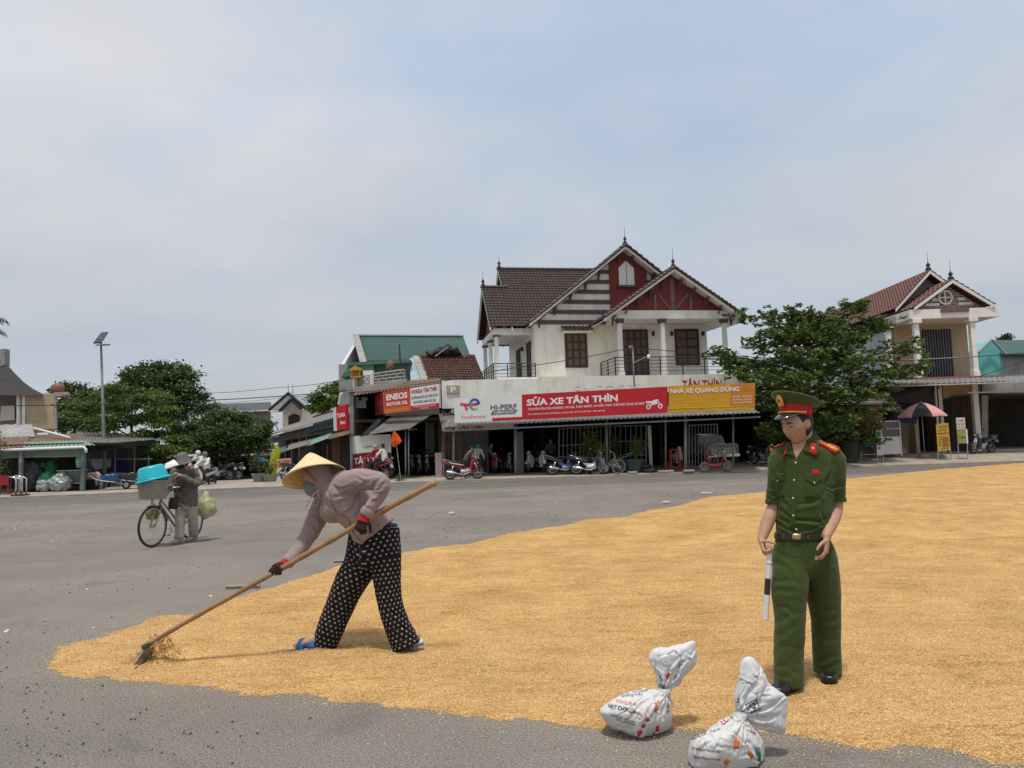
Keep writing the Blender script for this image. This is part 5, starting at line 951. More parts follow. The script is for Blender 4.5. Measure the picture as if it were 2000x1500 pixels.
for (x, y, Y) in tips:
    t = P(x, y, Y); h = max(1.2, t.z - .25 * math.hypot(t.x - ab.x, t.y - ab.y)); f = min(.95, h / tz); a = ab.lerp(top, f); limbs.append((f, t, .25 * (t.z - a.z) - .1,.07))
    for k in range(46):                                      # rosettes along the outer part of each branch
        u = 1 - .72 * random.random() ** 1.4; w = .12 + .45 * (1 - u) + .22 * random.random()
        c = a.lerp(t, u) + V3(random.gauss(0, w), random.gauss(0, w), random.gauss(0,.16 + .25 * (1 - u)) - .25 * u * (1 - u))
        shade = random.random()
        for q in range(13):
            an = random.random() * 6.28; el_ = random.uniform(-.25,.75); C.append(tuple(c)); Dn.append((math.cos(an) * math.cos(el_), math.sin(an) * math.cos(el_), math.sin(el_))); Sz.append(random.uniform(.17,.30)); Rn.append(min(1, max(0, shade * .6 + .4 * random.random())))
trunk(at_, ab, top, .17, limbs); leaves('crown', np.array(C) + rng.normal(0,.03, (len(C), 3)), np.array(Dn), np.array(Sz), almleaf, at_, .5, rnd=np.array(Rn))
# small-leaved trees behind the market: clumps of leaves on a skeleton of limbs
def clump_tree(name, label, base, clumps, nleaf, size, m, r=.15, flat=.6, group=None, top=None):
    """clumps: [(px,py,Y,rx_px,ry_px)]"""
    base = Vector(base); root = thing(name, label, 'tree', base, group=group); cs = [(P(x, y, Y), rx * Y / FPX, ry * Y / FPX) for x, y, Y, rx, ry in clumps]
    zt = max(c.z for c, _, _ in cs); tp_ = Vector(top) if top else V3(base.x + .2, base.y, base.z + (zt - base.z) * .75)
    trunk(root, base, tp_, r, [(min(.9, max(.3, (c.z - .5) / tp_.z)), c, .2, r * .4) for c, _, _ in cs])
    tot = sum(rx * ry for _, rx, ry in cs); C, Dn, Rn = [], [], []
    for c, rx, ry in cs:
        n = int(nleaf * rx * ry / tot); nb = max(6, int(12 * rx * ry)); sub = rng.normal(size=(nb, 3)); sub /= np.linalg.norm(sub, axis=1, keepdims=True); sub *= (rng.random((nb, 1)) ** .45) * np.array([rx, rx * .9, ry]) * .9
        rs = .28 * min(rx, 1.6) + .22 * min(ry, 1.2); k = rng.integers(0, nb, n); off = rng.normal(size=(n, 3)) * np.array([rs, rs, rs * flat]) * .55
        p = np.array(c) + sub[k] + off; C.append(p); d = rng.normal(size=(n, 3)); d[:, 2] = d[:, 2] * .5 - .15; Dn.append(d); sh_ = rng.random(nb)[k]; Rn.append(np.clip(.55 * sh_ + .45 * rng.random(n), 0,1))
    C = np.vstack(C); leaves('crown', C, np.vstack(Dn), size * (.7 + .6 * rng.random(len(C))), m, root, .55, rnd=np.concatenate(Rn)); return root
dkleaf = leafmat('dark_leaf', (.026,.048,.014), (.105,.150,.042)); mdleaf = leafmat('mid_leaf', (.038,.076,.016), (.150,.222,.046)); ltleaf = leafmat('fresh_leaf', (.04,.085,.012), (.15,.235,.035))
clump_tree('shade_tree', 'tall dark tree rising behind the layered green tree', P(330,925,60).xy.to_3d(), [(300,735,60,55,26), (345,750,60,45,32), (260,735,59,30,20), (330,725,61,40,18), (370,770,60,30,20), (240,760,60,26,26), (310,770,60,60,26), (350,800,60,50,30)], 15000,.30, dkleaf, .25)
lt = P(249,945,42); clump_tree('layered_tree', 'layered bright green tree with a slim trunk over the dark shed', (lt.x, lt.y, .15), [(235,762,42,62,8), (180,775,42.5,45,9), (290,775,41,50,8), (150,790,43,30,10), (225,790,41,75,10), (310,800,41,45,9), (170,815,42,50,14), (250,818,41,70,12), (330,830,40.5,40,12), (200,838,41.5,50,9), (300,850,41,55,12), (260,775,44,80,22), (200,800,44.5,70,30)], 22000,.17, mdleaf, .11, flat=.35)
clump_tree('shade_tree', 'dense tree behind the tan walled house and the clay jar', P(140,925,56).xy.to_3d(), [(130,760,56,26,14), (160,775,56,35,22), (120,800,55,28,24), (150,825,55,45,24)], 9000,.24, dkleaf, .18)
rt = P(330,940,40); clump_tree('roadside_tree', 'low drooping green tree behind the man with the bicycle', (rt.x, rt.y, .15), [(340,860,40,40,12), (320,880,39.5,40,14), (365,870,40.5,36,16), (300,893,40,26,9)], 8000,.16, mdleaf, .09, flat=.4)
bt = P(440,935,43); clump_tree('bushy_tree', 'dense dark bushy tree with a rounded crown over the parked motorbikes', (bt.x, bt.y, .15), [(440,815,43,50,22), (400,835,43,42,24), (480,830,43,48,22), (440,850,42,60,24), (510,840,43.5,34,18), (390,865,42.5,36,20), (500,865,43,40,16), (450,880,42,60,10), (400,800,44,26,12), (365,845,43,26,24)], 24000,.17, dkleaf, .14)
clump_tree('shade_tree', 'light green tree peeping behind the projecting red sign', P(645,900,58).xy.to_3d(), [(655,765,58,26,20), (630,785,58,34,14), (610,800,58,30,12), (665,785,57,24,22)], 7000,.24, ltleaf, .15)
clump_tree('shade_tree', 'small tree top behind the dark green roof at far right', P(1958,800,75).xy.to_3d(), [(1958,662,75,16,6)], 700,.3, dkleaf, .12)
# overhanging leaf sprays at the left edge
o = thing('palm_frond', 'drooping palm leaf tips at the left edge over the steep roof', 'palm', P(-60,900,40).xy.to_3d()); mb = MB(); a = P(-60,640,40); mb.loft([(a.x, a.y, 0), (a.x + .1, a.y, a.z * .5), a], [(.2,.2), (.15,.15), (.12,.12)], n=8, k=3); mb.build('trunk', bark, o, smooth=True)
C, Dn = [], []
for (ex, ey) in ((8,620), (6,645), (-10,600), (-100,610), (-110,640), (-60,590), (-20,655)):
    e = P(ex, ey, 39.6 + random.random()); q = a.lerp(e, .5) + EZ * .5
    for i in range(40):
        t = i / 39; p = a * (1 - t) ** 2 + q * 2 * t * (1 - t) + e * t * t
        for s_ in (-1,1): C.append(tuple(p)); Dn.append((s_ * random.uniform(.2,.5), s_ * random.uniform(.3,1), -.9))
leaves('fronds', np.array(C), np.array(Dn), .5 + .1 * rng.random(len(C)), dkleaf, o, .1)
def bush(name, label, px_, py, Y, rad, n, m, size=.12, pot=None, cat='plant', hgt=None):
    a = P(px_, py, Y); z = PZ(a.x, a.y); root = thing(name, label, cat, (a.x, a.y, z)); ph = 0
    if pot: ph = pot[0]; MB().rev([(0,.0), (pot[1] * .7,0), (pot[1], ph * .8), (pot[1] * 1.08, ph), (pot[1] * .9, ph), (pot[1] * .85, ph * .85), (0, ph * .85)], (a.x, a.y, z), 16).build('pot', pot[2], root, smooth='auto')
    hgt = hgt or rad * 2; st = MB(); nb = 9; C, Dn = [], []
    for i in range(nb):
        e = V3(a.x + random.gauss(0, rad * .5), a.y + random.gauss(0, rad * .5), z + ph + hgt * random.uniform(.45,1)); b0 = V3(a.x, a.y, z + ph * .85); st.loft([b0, b0.lerp(e, .5) + V3(0,0,.05), e], [(.02,.02), (.014,.014), (.006,.006)], n=5, k=2)
        for j in range(n // nb): c = b0.lerp(e, .4 + .6 * random.random()); C.append((c.x + random.gauss(0, rad * .28), c.y + random.gauss(0, rad * .28), c.z + random.gauss(0, rad * .25))); Dn.append((random.gauss(0,1), random.gauss(0,1), random.gauss(.2,.6)))
    st.build('stems', bark, root, smooth=True); leaves('foliage', np.array(C), np.array(Dn), size * (.7 + .6 * rng.random(len(C))), m, root, .5); return root
teal = mat('teal_glazed_pot', (.035,.07,.065), .35,.3,5, spec=.5); greypot = mat('grey_cement_pot', (.26,.25,.23), .9,.25)
bush('potted_bush', 'bright green potted bush in front of the bar gate', 1160,918,36.2,.55,1100, ltleaf, .11, (.55,.42, teal), hgt=1.4)
bush('potted_bush', 'yellow green potted bonsai in a wide dark teal pot by the tyres', 1240,918,36.0,.5,800, mdleaf, .09, (.62,.50, teal), hgt=1.1)
bush('potted_bush', 'small leaved potted plant behind the parked bicycle', 1205,918,36.9,.4,400, dkleaf, .08, (.5,.3, greypot), hgt=1.6)
bush('potted_bush', 'layered bonsai in a cement pot by the yellow feather flag', 508,941,37.4,.45,600, dkleaf, .10, (.4,.4, greypot), hgt=1.3)
bush('potted_bush', 'dusty low potted plant beside the poster board', 528,941,37.0,.35,300, mdleaf, .10, (.35,.35, greypot), hgt=.7)
bush('weed_tuft', 'small tuft of weeds at the foot of the orange flag pole', 781,941,34.9,.25,160, mdleaf, .09, None, hgt=.2)
bush('roadside_branch', 'leafy branch tip beside the green shutter shop roof', 2,900,33.0,.45,200, dkleaf, .16, None, hgt=2.9)
# far-off belt of trees that closes the horizon outside the houses
n = 26000; xx = np.where(rng.random(n) < .5, rng.uniform(-220,-55, n), rng.uniform(48,230, n)); yy = 105 + rng.normal(0,4, n); top_ = 4.6 + 2.2 * vnoise(xx, yy * 0,.09,51) * 2 + 1.6 * vnoise(xx, yy * 0,.3,52) * 2; zz_ = top_ * rng.random(n) ** .7
ft = leaves('far_trees', np.stack([xx, yy, zz_ + rng.normal(0,.3, n)], 1), rng.normal(size=(n, 3)), 1.0 + .8 * rng.random(n), dkleaf, None, .6); tag(ft, 'far belt of dark green trees along the horizon', 'trees', kind='stuff')
# ------------------------------------------------------------------ motorbikes
rubber = mat('tyre_rubber', (.03,.028,.026), .85,.3,12, bump=.3); chrome = mat('chrome', (.62,.62,.63), .2,.1, metal=.9); alu = mat('dull_aluminium', (.38,.38,.38), .45,.2, metal=.6)
blackp = mat('black_plastic', (.022,.022,.024), .4,.2, spec=.5); seatm = mat('black_vinyl', (.02,.02,.02), .6,.2, bump=.1)
def paintm(name, c): return mat(name, c, .28,.1,4, spec=.6, coat=.4)
pred = paintm('red_enamel', (.34,.018,.022)); pblue = paintm('blue_enamel', (.02,.16,.50)); pblack = paintm('black_enamel', (.018,.018,.02)); pwhite = paintm('white_enamel', (.66,.66,.65)); psilver = paintm('silver_enamel', (.42,.43,.44)); pwine = paintm('wine_enamel', (.14,.014,.022))
lampg = mat('lamp_glass', (.55,.56,.55), .15,.05, spec=.7); redlamp = mat('red_lamp', (.45,.02,.02), .2,.1, spec=.6); plate = mat('number_plate', (.62,.62,.6), .5,.1)
brownwheel = mat('dusty_tan_tyre', (.20,.165,.12), .85,.3,9)
def wheel(root, x, z, r, w=.045, spokes=10, tm=None):
    g = MB().torus((x, 0, z), r - w, w, 'y', 28,8).build('tyre', tm or rubber, root, world=False, smooth=True)
    rm = MB().torus((x, 0, z), r - 2 * w + .006,.013, 'y', 28,6).torus((x, 0, z), r - 2 * w - .012,.010, 'y', 28,6); rm.loft([(x, -.05, z), (x, .05, z)], [(.045,.045), (.045,.045)], n=12)
    for i in range(spokes * 2): a = i * math.pi / spokes; s_ = .03 * (1 if i % 2 else -1); rm.tube([(x + .04 * math.cos(a), s_, z + .04 * math.sin(a)), (x + (r - 2 * w) * math.cos(a + .12), 0, z + (r - 2 * w) * math.sin(a + .12))], .004,4)
    rm.build('rim', alu, g, world=False, smooth='auto'); return g
def motorbike(name, label, loc, rz, col, col2=None, group=None, steer=0.0, lean=0.0, scale=1.0, z=None):
    """underbone motorbike: x forward, wheels at x=+-0.62"""
    col2 = col2 or col; zb = PZ(loc[0], loc[1]) if z is None else z
    b = thing(name, label, 'motorbike', (loc[0], loc[1], zb), rz, group, scale); k = dict(world=False)
    wheel(b, -.60,.285,.285); wheel(b, .64,.285,.285)
    MB().loft([(.66,0,.42), (.55,0,.62), (.44,0,.86)], [(.05,.06), (.07,.09), (.05,.06)], side=(0,1,0), n=10, k=3).build('head_tube_cover', col2, b, smooth=True, **k)
    f = MB()
    for s_ in (-.075,.075): f.tube([(.64, s_, .285), (.55, s_, .58), (.50, s_ * .8,.74)], .019,8)
    f.build('front_fork', chrome, b, smooth=True, **k)
    # front mudguard: arc over the wheel
    g = []
    for i in range(11):
        a = math.radians(25 + 125 * i / 10); g.append([(.64 + (.325 - .01 * abs(t)) * math.cos(a), .075 * t, .285 + (.325 - .03 * t * t) * math.sin(a)) for t in (-1,-.6,0,.6,1)])
    MB().grid(g).build('front_mudguard', col, b, smooth=True, **k)
    g = []
    for i in range(9):
        a = math.radians(55 + 105 * i / 8); g.append([(-.60 + .33 * math.cos(a), .08 * t, .285 + (.33 - .03 * t * t) * math.sin(a)) for t in (-1,0,1)])
    MB().grid(g).build('rear_mudguard', blackp, b, smooth=True, **k)
    # leg shields
    for s_ in (-1,1):
        g = []
        for i in range(7):
            t = i / 6; zc = .92 - .66 * t; xc = .40 - .10 * math.sin(t * 2.6) + .02; wy = .10 + .11 * math.sin(min(1, t * 1.25) * 2.6); g.append([(xc + .13 * (1 - t * .6), s_ * .03, zc), (xc + .06, s_ * wy * .75, zc), (xc - .04, s_ * wy, zc - .02)])
        MB().grid(g).build('leg_shield', col, b, smooth=True, **k)
    MB().loft([(.40,0,.55), (.15,0,.42), (-.12,0,.46), (-.30,0,.60)], [(.06,.07), (.07,.08), (.09,.09), (.07,.07)], side=(0,1,0), n=10, k=3).build('frame_cover', col2, b, smooth=True, **k)
    MB().loft([(-.05,0,.60), (-.35,0,.66), (-.62,0,.74), (-.92,0,.80)], [(.10,.10), (.14,.10), (.12,.08), (.05,.045)], side=(0,1,0), n=12, k=4, sq=2.6).build('tail_body', col, b, smooth=True, **k)
    MB().loft([(.06,0,.66), (-.05,0,.73), (-.30,0,.76), (-.62,0,.82), (-.82,0,.85)], [(.07,.03), (.11,.05), (.135,.055), (.12,.05), (.08,.03)], side=(0,1,0), n=12, k=4, sq=3).build('seat', seatm, b, smooth=True, **k)
    MB().loft([(.18,0,.34), (.0,0,.32), (-.14,0,.36)], [(.09,.10), (.12,.12), (.09,.09)], side=(0,1,0), n=12, k=3, sq=3).loft([(.16,0,.36), (.32,0,.40)], [(.07,.07), (.08,.08)], side=(0,1,0), n=12).build('engine', alu, b, smooth='auto', **k)
    MB().loft([(.28,-.1,.30), (.0,-.14,.20), (-.30,-.15,.27), (-.34,-.15,.28)], [(.02,.02), (.02,.02), (.022,.022), (.045,.045)], n=8, k=3).loft([(-.34,-.15,.28), (-.75,-.16,.36), (-.78,-.16,.366)], [(.05,.05), (.052,.052), (.03,.03)], n=10).build('exhaust', chrome, b, smooth='auto', **k)
    MB().loft([(-.10,.12,.36), (-.58,.12,.30)], [(.05,.035), (.055,.04)], side=(0,0,1), n=8).build('chain_case', blackp, b, smooth=True, **k)
    h = MB().loft([(.36,0,.93), (.46,0,.99), (.54,0,.95)], [(.07,.05), (.10,.075), (.07,.055)], side=(0,1,0), n=12, k=3).build('handlebar_cover', col, b, smooth=True, **k)
    MB().ell((.545,0,.955), (.035,.075,.055), 12,8).build('headlight', lampg, h, smooth=True, **k)
    hb_ = MB().tube([(.40,-.1,.99), (.34,-.32,1.03), (.29,-.36,1.03)], .014,6).tube([(.40,.1,.99), (.34,.32,1.03), (.29,.36,1.03)], .014,6); hb_.build('handlebar', blackp, b, smooth=True, **k)
    for s_ in (-1,1):
        m_ = MB().tube([(.36, s_ * .22,1.02), (.36, s_ * .30,1.20)], .007,5).build('mirror_stem', blackp, b, **k); MB().ell((.36, s_ * .33,1.23), (.012,.06,.04), 10,6).build('mirror', blackp, m_, smooth=True, **k)
        MB().ell((.50, s_ * .12,.90), (.03,.035,.025), 8,6).build('indicator', mat('amber_lamp', (.5,.2,.02), .2,.1), b, smooth=True, **k)
        MB().tube([(-.02, s_ * .1,.28), (-.02, s_ * .28,.27)], .016,6).build('footrest', blackp, b, **k)
    MB().ell((-.93,0,.78), (.03,.06,.035), 10,6).build('tail_lamp', redlamp, b, smooth=True, **k)
    MB().box((-.97,0,.62), (.012,.19,.14), ry=.3).build('number_plate', plate, b, **k)
    MB().tube([(-.45,.10,.78), (-.85,.12,.90), (-.95,0,.91), (-.85,-.12,.90), (-.45,-.10,.78)], .012,6, k=3).build('grab_rail', chrome, b, smooth=True, **k)
    MB().tube([(-.1,.08,.30), (-.05,.2,.02)], .012,5).tube([(-.1,-.05,.28), (-.14,-.2,.01), (-.14,.2,.01)], .012,5).build('stand', blackp, b, **k)
    for s_ in (-1,1): MB().tube([(-.60, s_ * .11,.29), (-.45, s_ * .12,.62)], .025,8).build('shock', chrome if s_ < 0 else blackp, b, smooth=True, **k)
    if lean: b.rotation_euler = (lean, 0, rz)
    return b
def at2(x, y, Y): p = P(x, y, Y); return (p.x, p.y)
R_ = math.radians
motorbike('motorbike', 'red motorbike with white stripe parked alone at the kerb line', at2(906,940,34.6), R_(6), pred, pwine, lean=R_(-4))
o = [c for c in bpy.data.objects if c.name.startswith('tail_body')][-1]
MB().loft([(.02,-.11,.63), (-.30,-.155,.685), (-.62,-.13,.755)], [(.006,.012), (.006,.022), (.006,.008)], side=(0,1,0), n=6, k=3).build('side_stripe', pwhite, o, world=False)
motorbike('motorbike', 'black and blue motorbike parked with its tail to the gate, beside the bush', at2(1104,922,35.8), R_(10), pblack, pblue, lean=R_(-5))
motorbike('motorbike', 'black and silver motorbike leaning in front of the potted bushes', at2(1152,925,35.4), R_(-8), pblack, psilver, lean=R_(-6))
motorbike('motorbike', 'black motorbike in the shade with its front wheel to the teal pot', at2(1200,920,36.2), R_(168), pblack, pblack, lean=R_(5))
# motorbikes in the dark bays and round the market: one build each colour, then copies
src = motorbike('motorbike', 'dark motorbike standing in the close row behind the orange pennant', at2(825,905,39.6), R_(-100), pblack, psilver, group='motorbikes inside the dark shop bay', z=.22)
for (x, Y, a) in ((838,39.2,-95), (852,39.8,-88), (812,40.2,-105), (846,41.2,-92), (820,41.5,-98)):
    c = copytree(src); p = P(x, 905, Y); c.location = (p.x, p.y, .22); c.rotation_euler = (0,0, R_(a))
s2_ = motorbike('motorbike', 'silver motorbike seen head on in the bay beside the folded steel door', at2(1058,925,38.0), R_(-80), psilver, pwhite, z=.21)
c = copytree(s2_); p = P(1040,925,38.2); c.location = (p.x, p.y, .21); c.rotation_euler = (0,0, R_(-110)); c['label'] = 'silver motorbike with turned front beside the folded steel door leaf'
c = copytree(s2_); p = P(1325,918,37.6); c.location = (p.x, p.y, .21); c.rotation_euler = (0,0, R_(-92)); c['label'] = 'silver motorbike seen head on beside the red step stool'
motorbike('motorbike', 'dim red motorbike seen head on inside the repair bay', at2(968,925,38.4), R_(-92), pred, pwine, z=.21); c = copytree(src); p = P(990,925,38.6); c.location = (p.x, p.y, .21); c.rotation_euler = (0,0, R_(-70)); c['label'] = 'black motorbike deep in the repair bay right of the red one'; del c['group']
c = copytree(src); p = P(1492,905,37.8); c.location = (p.x, p.y, .25); c.rotation_euler = (0,0, R_(-60)); c['label'] = 'black motorbike at the edge of the dark bay behind the officer'; del c['group']
for (x, y, Y, a, lab) in ((428,940,41.0,170, 'dusty motorbike parked in the shade left of the white price board'), (447,940,41.4,165, 'motorbike parked tight against the white price board'), (576,938,38.2,-20, 'motorbike half hidden by the conical hat before the shed'), (1920,890,39.6,200, 'black motorbike leaning in the shade beside the menu boards'), (755,925,37.2,-60, 'black motorbike parked before the wall banner behind the riders')):
    c = copytree(src); p = P(x, y, Y); c.location = (p.x, p.y, PZ(p.x, p.y)); c.rotation_euler = (R_(-5), 0, R_(a)); c['label'] = lab; del c['group']
# red electric scooter bike
def ebike(loc, rz):
    z = PZ(*loc); b = thing('electric_bike', 'small red electric bike parked before the pickup gate', 'electric bike', (*loc, z), rz); k = dict(world=False)
    wheel(b, -.52,.235,.235,.05,8, brownwheel); wheel(b, .56,.235,.235,.05,8, brownwheel)
    MB().loft([(.30,0,.36), (.1,0,.26), (-.2,0,.27), (-.32,0,.34)], [(.09,.06), (.13,.09), (.13,.10), (.08,.07)], side=(0,1,0), n=12, k=3, sq=3).build('battery_body', pred, b, smooth=True, **k)
    MB().tube([(.56,.06,.235), (.47,.05,.58), (.40,0,.9)], .02,8).tube([(.56,-.06,.235), (.47,-.05,.58), (.40,0,.9)], .02,8).build('front_fork', alu, b, smooth=True, **k)
    MB().tube([(.44,0,.72), (.30,0,.40)], .03,8).tube([(-.28,0,.34), (-.30,0,.66)], .03,8).tube([(-.3,.05,.36), (-.52,.06,.235)], .02,6).tube([(-.3,-.05,.36), (-.52,-.06,.235)], .02,6).build('frame', pred, b, smooth=True, **k)
    MB().loft([(-.05,0,.72), (-.25,0,.74), (-.50,0,.76)], [(.07,.03), (.12,.045), (.10,.04)], side=(0,1,0), n=12, k=3, sq=3).build('seat', pwine, b, smooth=True, **k); MB().loft([(-.18,0,.55), (-.42,0,.62)], [(.09,.08), (.07,.06)], side=(0,1,0), n=10).build('seat_box', pred, b, smooth=True, **k)
    MB().tube([(.32,-.3,1.0), (.39,-.1,.97), (.39,.1,.97), (.32,.3,1.0)], .014,6).build('handlebar', blackp, b, smooth=True, **k); MB().ell((.46,0,.88), (.05,.06,.06), 10,8).build('headlight', lampg, b, smooth=True, **k)
    g = [[(.56 + .27 * math.cos(R_(30 + 12 * i)), .06 * t, .235 + .27 * math.sin(R_(30 + 12 * i))) for t in (-1,0,1)] for i in range(11)]; MB().grid(g).build('front_mudguard', pred, b, smooth=True, **k); g = [[(-.52 + .27 * math.cos(R_(60 + 10 * i)), .06 * t, .235 + .27 * math.sin(R_(60 + 10 * i))) for t in (-1,0,1)] for i in range(11)]; MB().grid(g).build('rear_mudguard', blackp, b, smooth=True, **k)
    for s_ in (-1,1): MB().tube([(.37, s_ * .2,.99), (.36, s_ * .24,1.14)], .007,5).ell((.36, s_ * .26,1.17), (.012,.05,.035), 8,6).build('mirror', blackp, b, **k)
    b.rotation_euler = (R_(-4), 0, rz)
ebike(at2(1398,915,35.3), R_(4))
# ------------------------------------------------------------------ bicycles
def bicycle(name, label, loc, rz, m, z=0.0, steer=0.0, lean=0.0, r=.345, basket=None):
    b = thing(name, label, 'bicycle', (*loc, z), rz); k = dict(world=False)
    SM = Matrix.Translation((.40,0,0)) @ Matrix.Rotation(steer, 4, 'Z') @ Matrix.Translation((-.40,0,0)); I4 = Matrix.Identity(4)
    def bw_(x): 
        F_ = SM if x > 0 else I4
        t = MB().torus((x, 0, r), r - .018,.018, 'y', 36,8).tf(F_).build('tyre', rubber, b, smooth=True, **k); q = MB().torus((x, 0, r), r - .042,.011, 'y', 36,6).loft([(x, -.04, r), (x, .04, r)], [(.022,.022), (.022,.022)], n=10)
        for i in range(28): a = i * math.pi / 14; q.tube([(x + .02 * math.cos(a + 1), .025 * (1 if i % 2 else -1), r + .02 * math.sin(a + 1)), (x + (r - .045) * math.cos(a), 0, r + (r - .045) * math.sin(a))], .0016,3)
        q.tf(F_).build('rim', alu, t, world=False, smooth='auto')
    bw_(.53); bw_(-.53)
    MB().tube([(.30,0,.86), (.36,0,.70)], .019,8).tube([(.34,0,.78), (-.06,0,.42), (-.10,0,.28)], .016,8, k=3).tube([(.35,0,.70), (-.02,0,.32), (-.08,0,.28)], .018,8, k=3).tube([(-.08,0,.28), (-.22,0,.78)], .016,8).tube([(-.08,.03,.28), (-.53,.05, r)], .009,6).tube([(-.08,-.03,.28), (-.53,-.05, r)], .009,6).tube([(-.18,.02,.66), (-.53,.05, r)], .008,6).tube([(-.18,-.02,.66), (-.53,-.05, r)], .008,6).build('frame', m, b, smooth=True, **k)
    MB().tube([(.35,.0,.70), (.37,.045,.64), (.47,.05,.46), (.53,.05, r)], .012,6, k=2).tube([(.35,.0,.70), (.37,-.045,.64), (.47,-.05,.46), (.53,-.05, r)], .012,6, k=2).tf(SM).build('fork', m, b, smooth=True, **k)
    for (x, nm) in ((.53, 'front_mudguard'), (-.53, 'rear_mudguard')):
        g = [[(x + (r + .018) * math.cos(R_(a)), .025 * t, r + (r + .018 - .008 * abs(t)) * math.sin(R_(a))) for t in (-1,0,1)] for a in (range(60,175,8) if x > 0 else range(40,190,8))]; MB().grid(g).tf(SM if x > 0 else I4).build(nm, m, b, smooth=True, **k)
    MB().tube([(.12,-.27,.97), (.24,-.24,.98), (.31,-.08,.94), (.30,0,.92), (.31,.08,.94), (.24,.24,.98), (.12,.27,.97)], .011,6, k=2).tube([(.30,0,.85), (.295,0,.93)], .012,6).tf(SM).build('handlebar', chrome, b, smooth=True, **k)
    for s_ in (-1,1): MB().tube([(.19, s_ * .26,.975), (.09, s_ * .27,.965)], .017,8).tf(SM).build('grip', blackp, b, smooth=True, **k)
    MB().loft([(-.12,0,.83), (-.22,0,.84), (-.36,0,.85)], [(.03,.02), (.06,.03), (.10,.035)], side=(0,1,0), n=10, k=3).build('saddle', seatm, b, smooth=True, **k)
    ck = MB().torus((-.08,-.045,.28), .085,.006, 'y', 24,6).tube([(-.08,-.06,.28), (-.0,-.07,.14)], .010,6).tube([(-.08,.06,.28), (-.16,.07,.42)], .010,6).box((.0,-.12,.135), (.08,.09,.02)).box((-.16,.12,.425), (.08,.09,.02)); ck.build('crank', alu, b, smooth='auto', **k)
    MB().bx(-.80,-.06,.735,-.30,.06,.745).tube([(-.70,.05,.73), (-.53,.05, r)], .006,5).tube([(-.70,-.05,.73), (-.53,-.05, r)], .006,5).build('rear_rack', alu, b, **k)
    b.rotation_euler = (lean, 0, rz); return b
bicycle('bicycle', 'rusty bicycle propped among the motorbikes with its front wheel showing', at2(1186,926,35.0), R_(-28), mat('rusty_frame', (.22,.17,.12), .7,.4), z=.12, lean=R_(-14))
# ------------------------------------------------------------------ pickup in the garage bay, seen from behind
pk = P(1405,918,41.5); tk = thing('pickup_truck', 'white pickup truck parked tail out in the dark bay', 'pickup', (pk.x, 40.6,.21), R_(6)); k = dict(world=False)
MB().loft([(0,0,.78), (0,.04,.80), (0,1.6,.80), (0,1.64,.78)], [(.84,.28), (.90,.33), (.90,.33), (.86,.30)], side=(1,0,0), n=20, sq=6).build('cargo_bed', pwhite, tk, smooth='auto', **k)
MB().loft([(0,1.66,.80), (0,3.4,.80), (0,4.9,.74), (0,5.0,.72)], [(.90,.33), (.90,.33), (.88,.28), (.8,.2)], side=(1,0,0), n=20, sq=6).build('body', pwhite, tk, smooth='auto', **k)
MB().loft([(0,1.68,1.12), (0,1.85,1.36), (0,2.1,1.40), (0,3.2,1.38), (0,3.9,1.12)], [(.80,.05), (.72,.25), (.70,.28), (.70,.26), (.8,.05)], side=(1,0,0), n=20, sq=5).build('cabin', pwhite, tk, smooth='auto', **k)
MB().box((0,1.79,1.34), (1.15,.03,.30), rx=.45).build('rear_window', dglass, tk, **k)
tg = MB().bx(-.70,-.06,.58,.70,.0,1.10).build('tailgate', pwhite, tk, **k); MB().bx(-.22,-.075,.93,.22,-.061,1.0).build('handle', blackp, tg, **k)
for s_ in (-1,1): MB().bx(s_ * .76 - .06,-.03,.72, s_ * .76 + .06,.05,1.06).build('tail_light', redlamp, tk, **k); 
MB().bx(-.85,-.16,.42,.85,.0,.56).build('rear_bumper', chrome, tk, **k); MB().box((0,-.165,.49), (.3,.01,.11)).build('number_plate', plate, tk, **k)
for s_ in (-1,1):
    for y_ in (1.0,4.1): MB().torus((s_ * .78, y_, .36), .25,.11, 'x', 28,10).loft([(s_ * .78 - .08, y_, .36), (s_ * .78 + .08, y_, .36)], [(.2,.2), (.2,.2)], n=14).build('wheel', rubber, tk, smooth='auto', **k)
MB().bx(-.84,.05,.14,.84,1.5,.45).build('chassis', iron, tk, **k)
# ------------------------------------------------------------------ tyres, stools, rubble at the kerb
def tyre(label, x, y, Y, dz=0.0, r=.30, up=False): p = P(x, y, Y); mb = MB().torus((p.x, p.y, PZ(p.x, p.y) + (.09 if not up else r) + dz), r - .09,.09, 'z' if not up else 'y', 28,10); tag(mb.build('tyre', rubber, smooth=True), label, 'tyre')
tyre('old tyre lying flat under another beside the wide teal pot', 1268,922,35.6); tyre('old tyre lying on top of another beside the wide teal pot', 1262,922,35.8,.18)
st = P(1319,918,35.9); sr = mat('red_steel_paint', (.40,.03,.025), .5,.15); so = thing('red_step_stool', 'tall red steel step stand at the edge of the bay', 'stool', (st.x, st.y, PZ(st.x, st.y)))
zt = P(1319,877,35.9).z - PZ(st.x, st.y)
for (x, y) in ((-.2,-.15), (.2,-.15), (-.2,.2), (.2,.2)): MB().tube([(x * 1.1, y * 1.1,0), (x * .9, y * .9, zt)], .022,6).build('leg', sr, so, world=False)
for h in (.2,.58,.98): MB().bx(-.2,-.16, zt * h - .03,.2,.2, zt * h).build('step', sr, so, world=False)
blk = mat('broken_concrete', (.30,.28,.24), .9,.3,4, bump=.5, bscale=20)
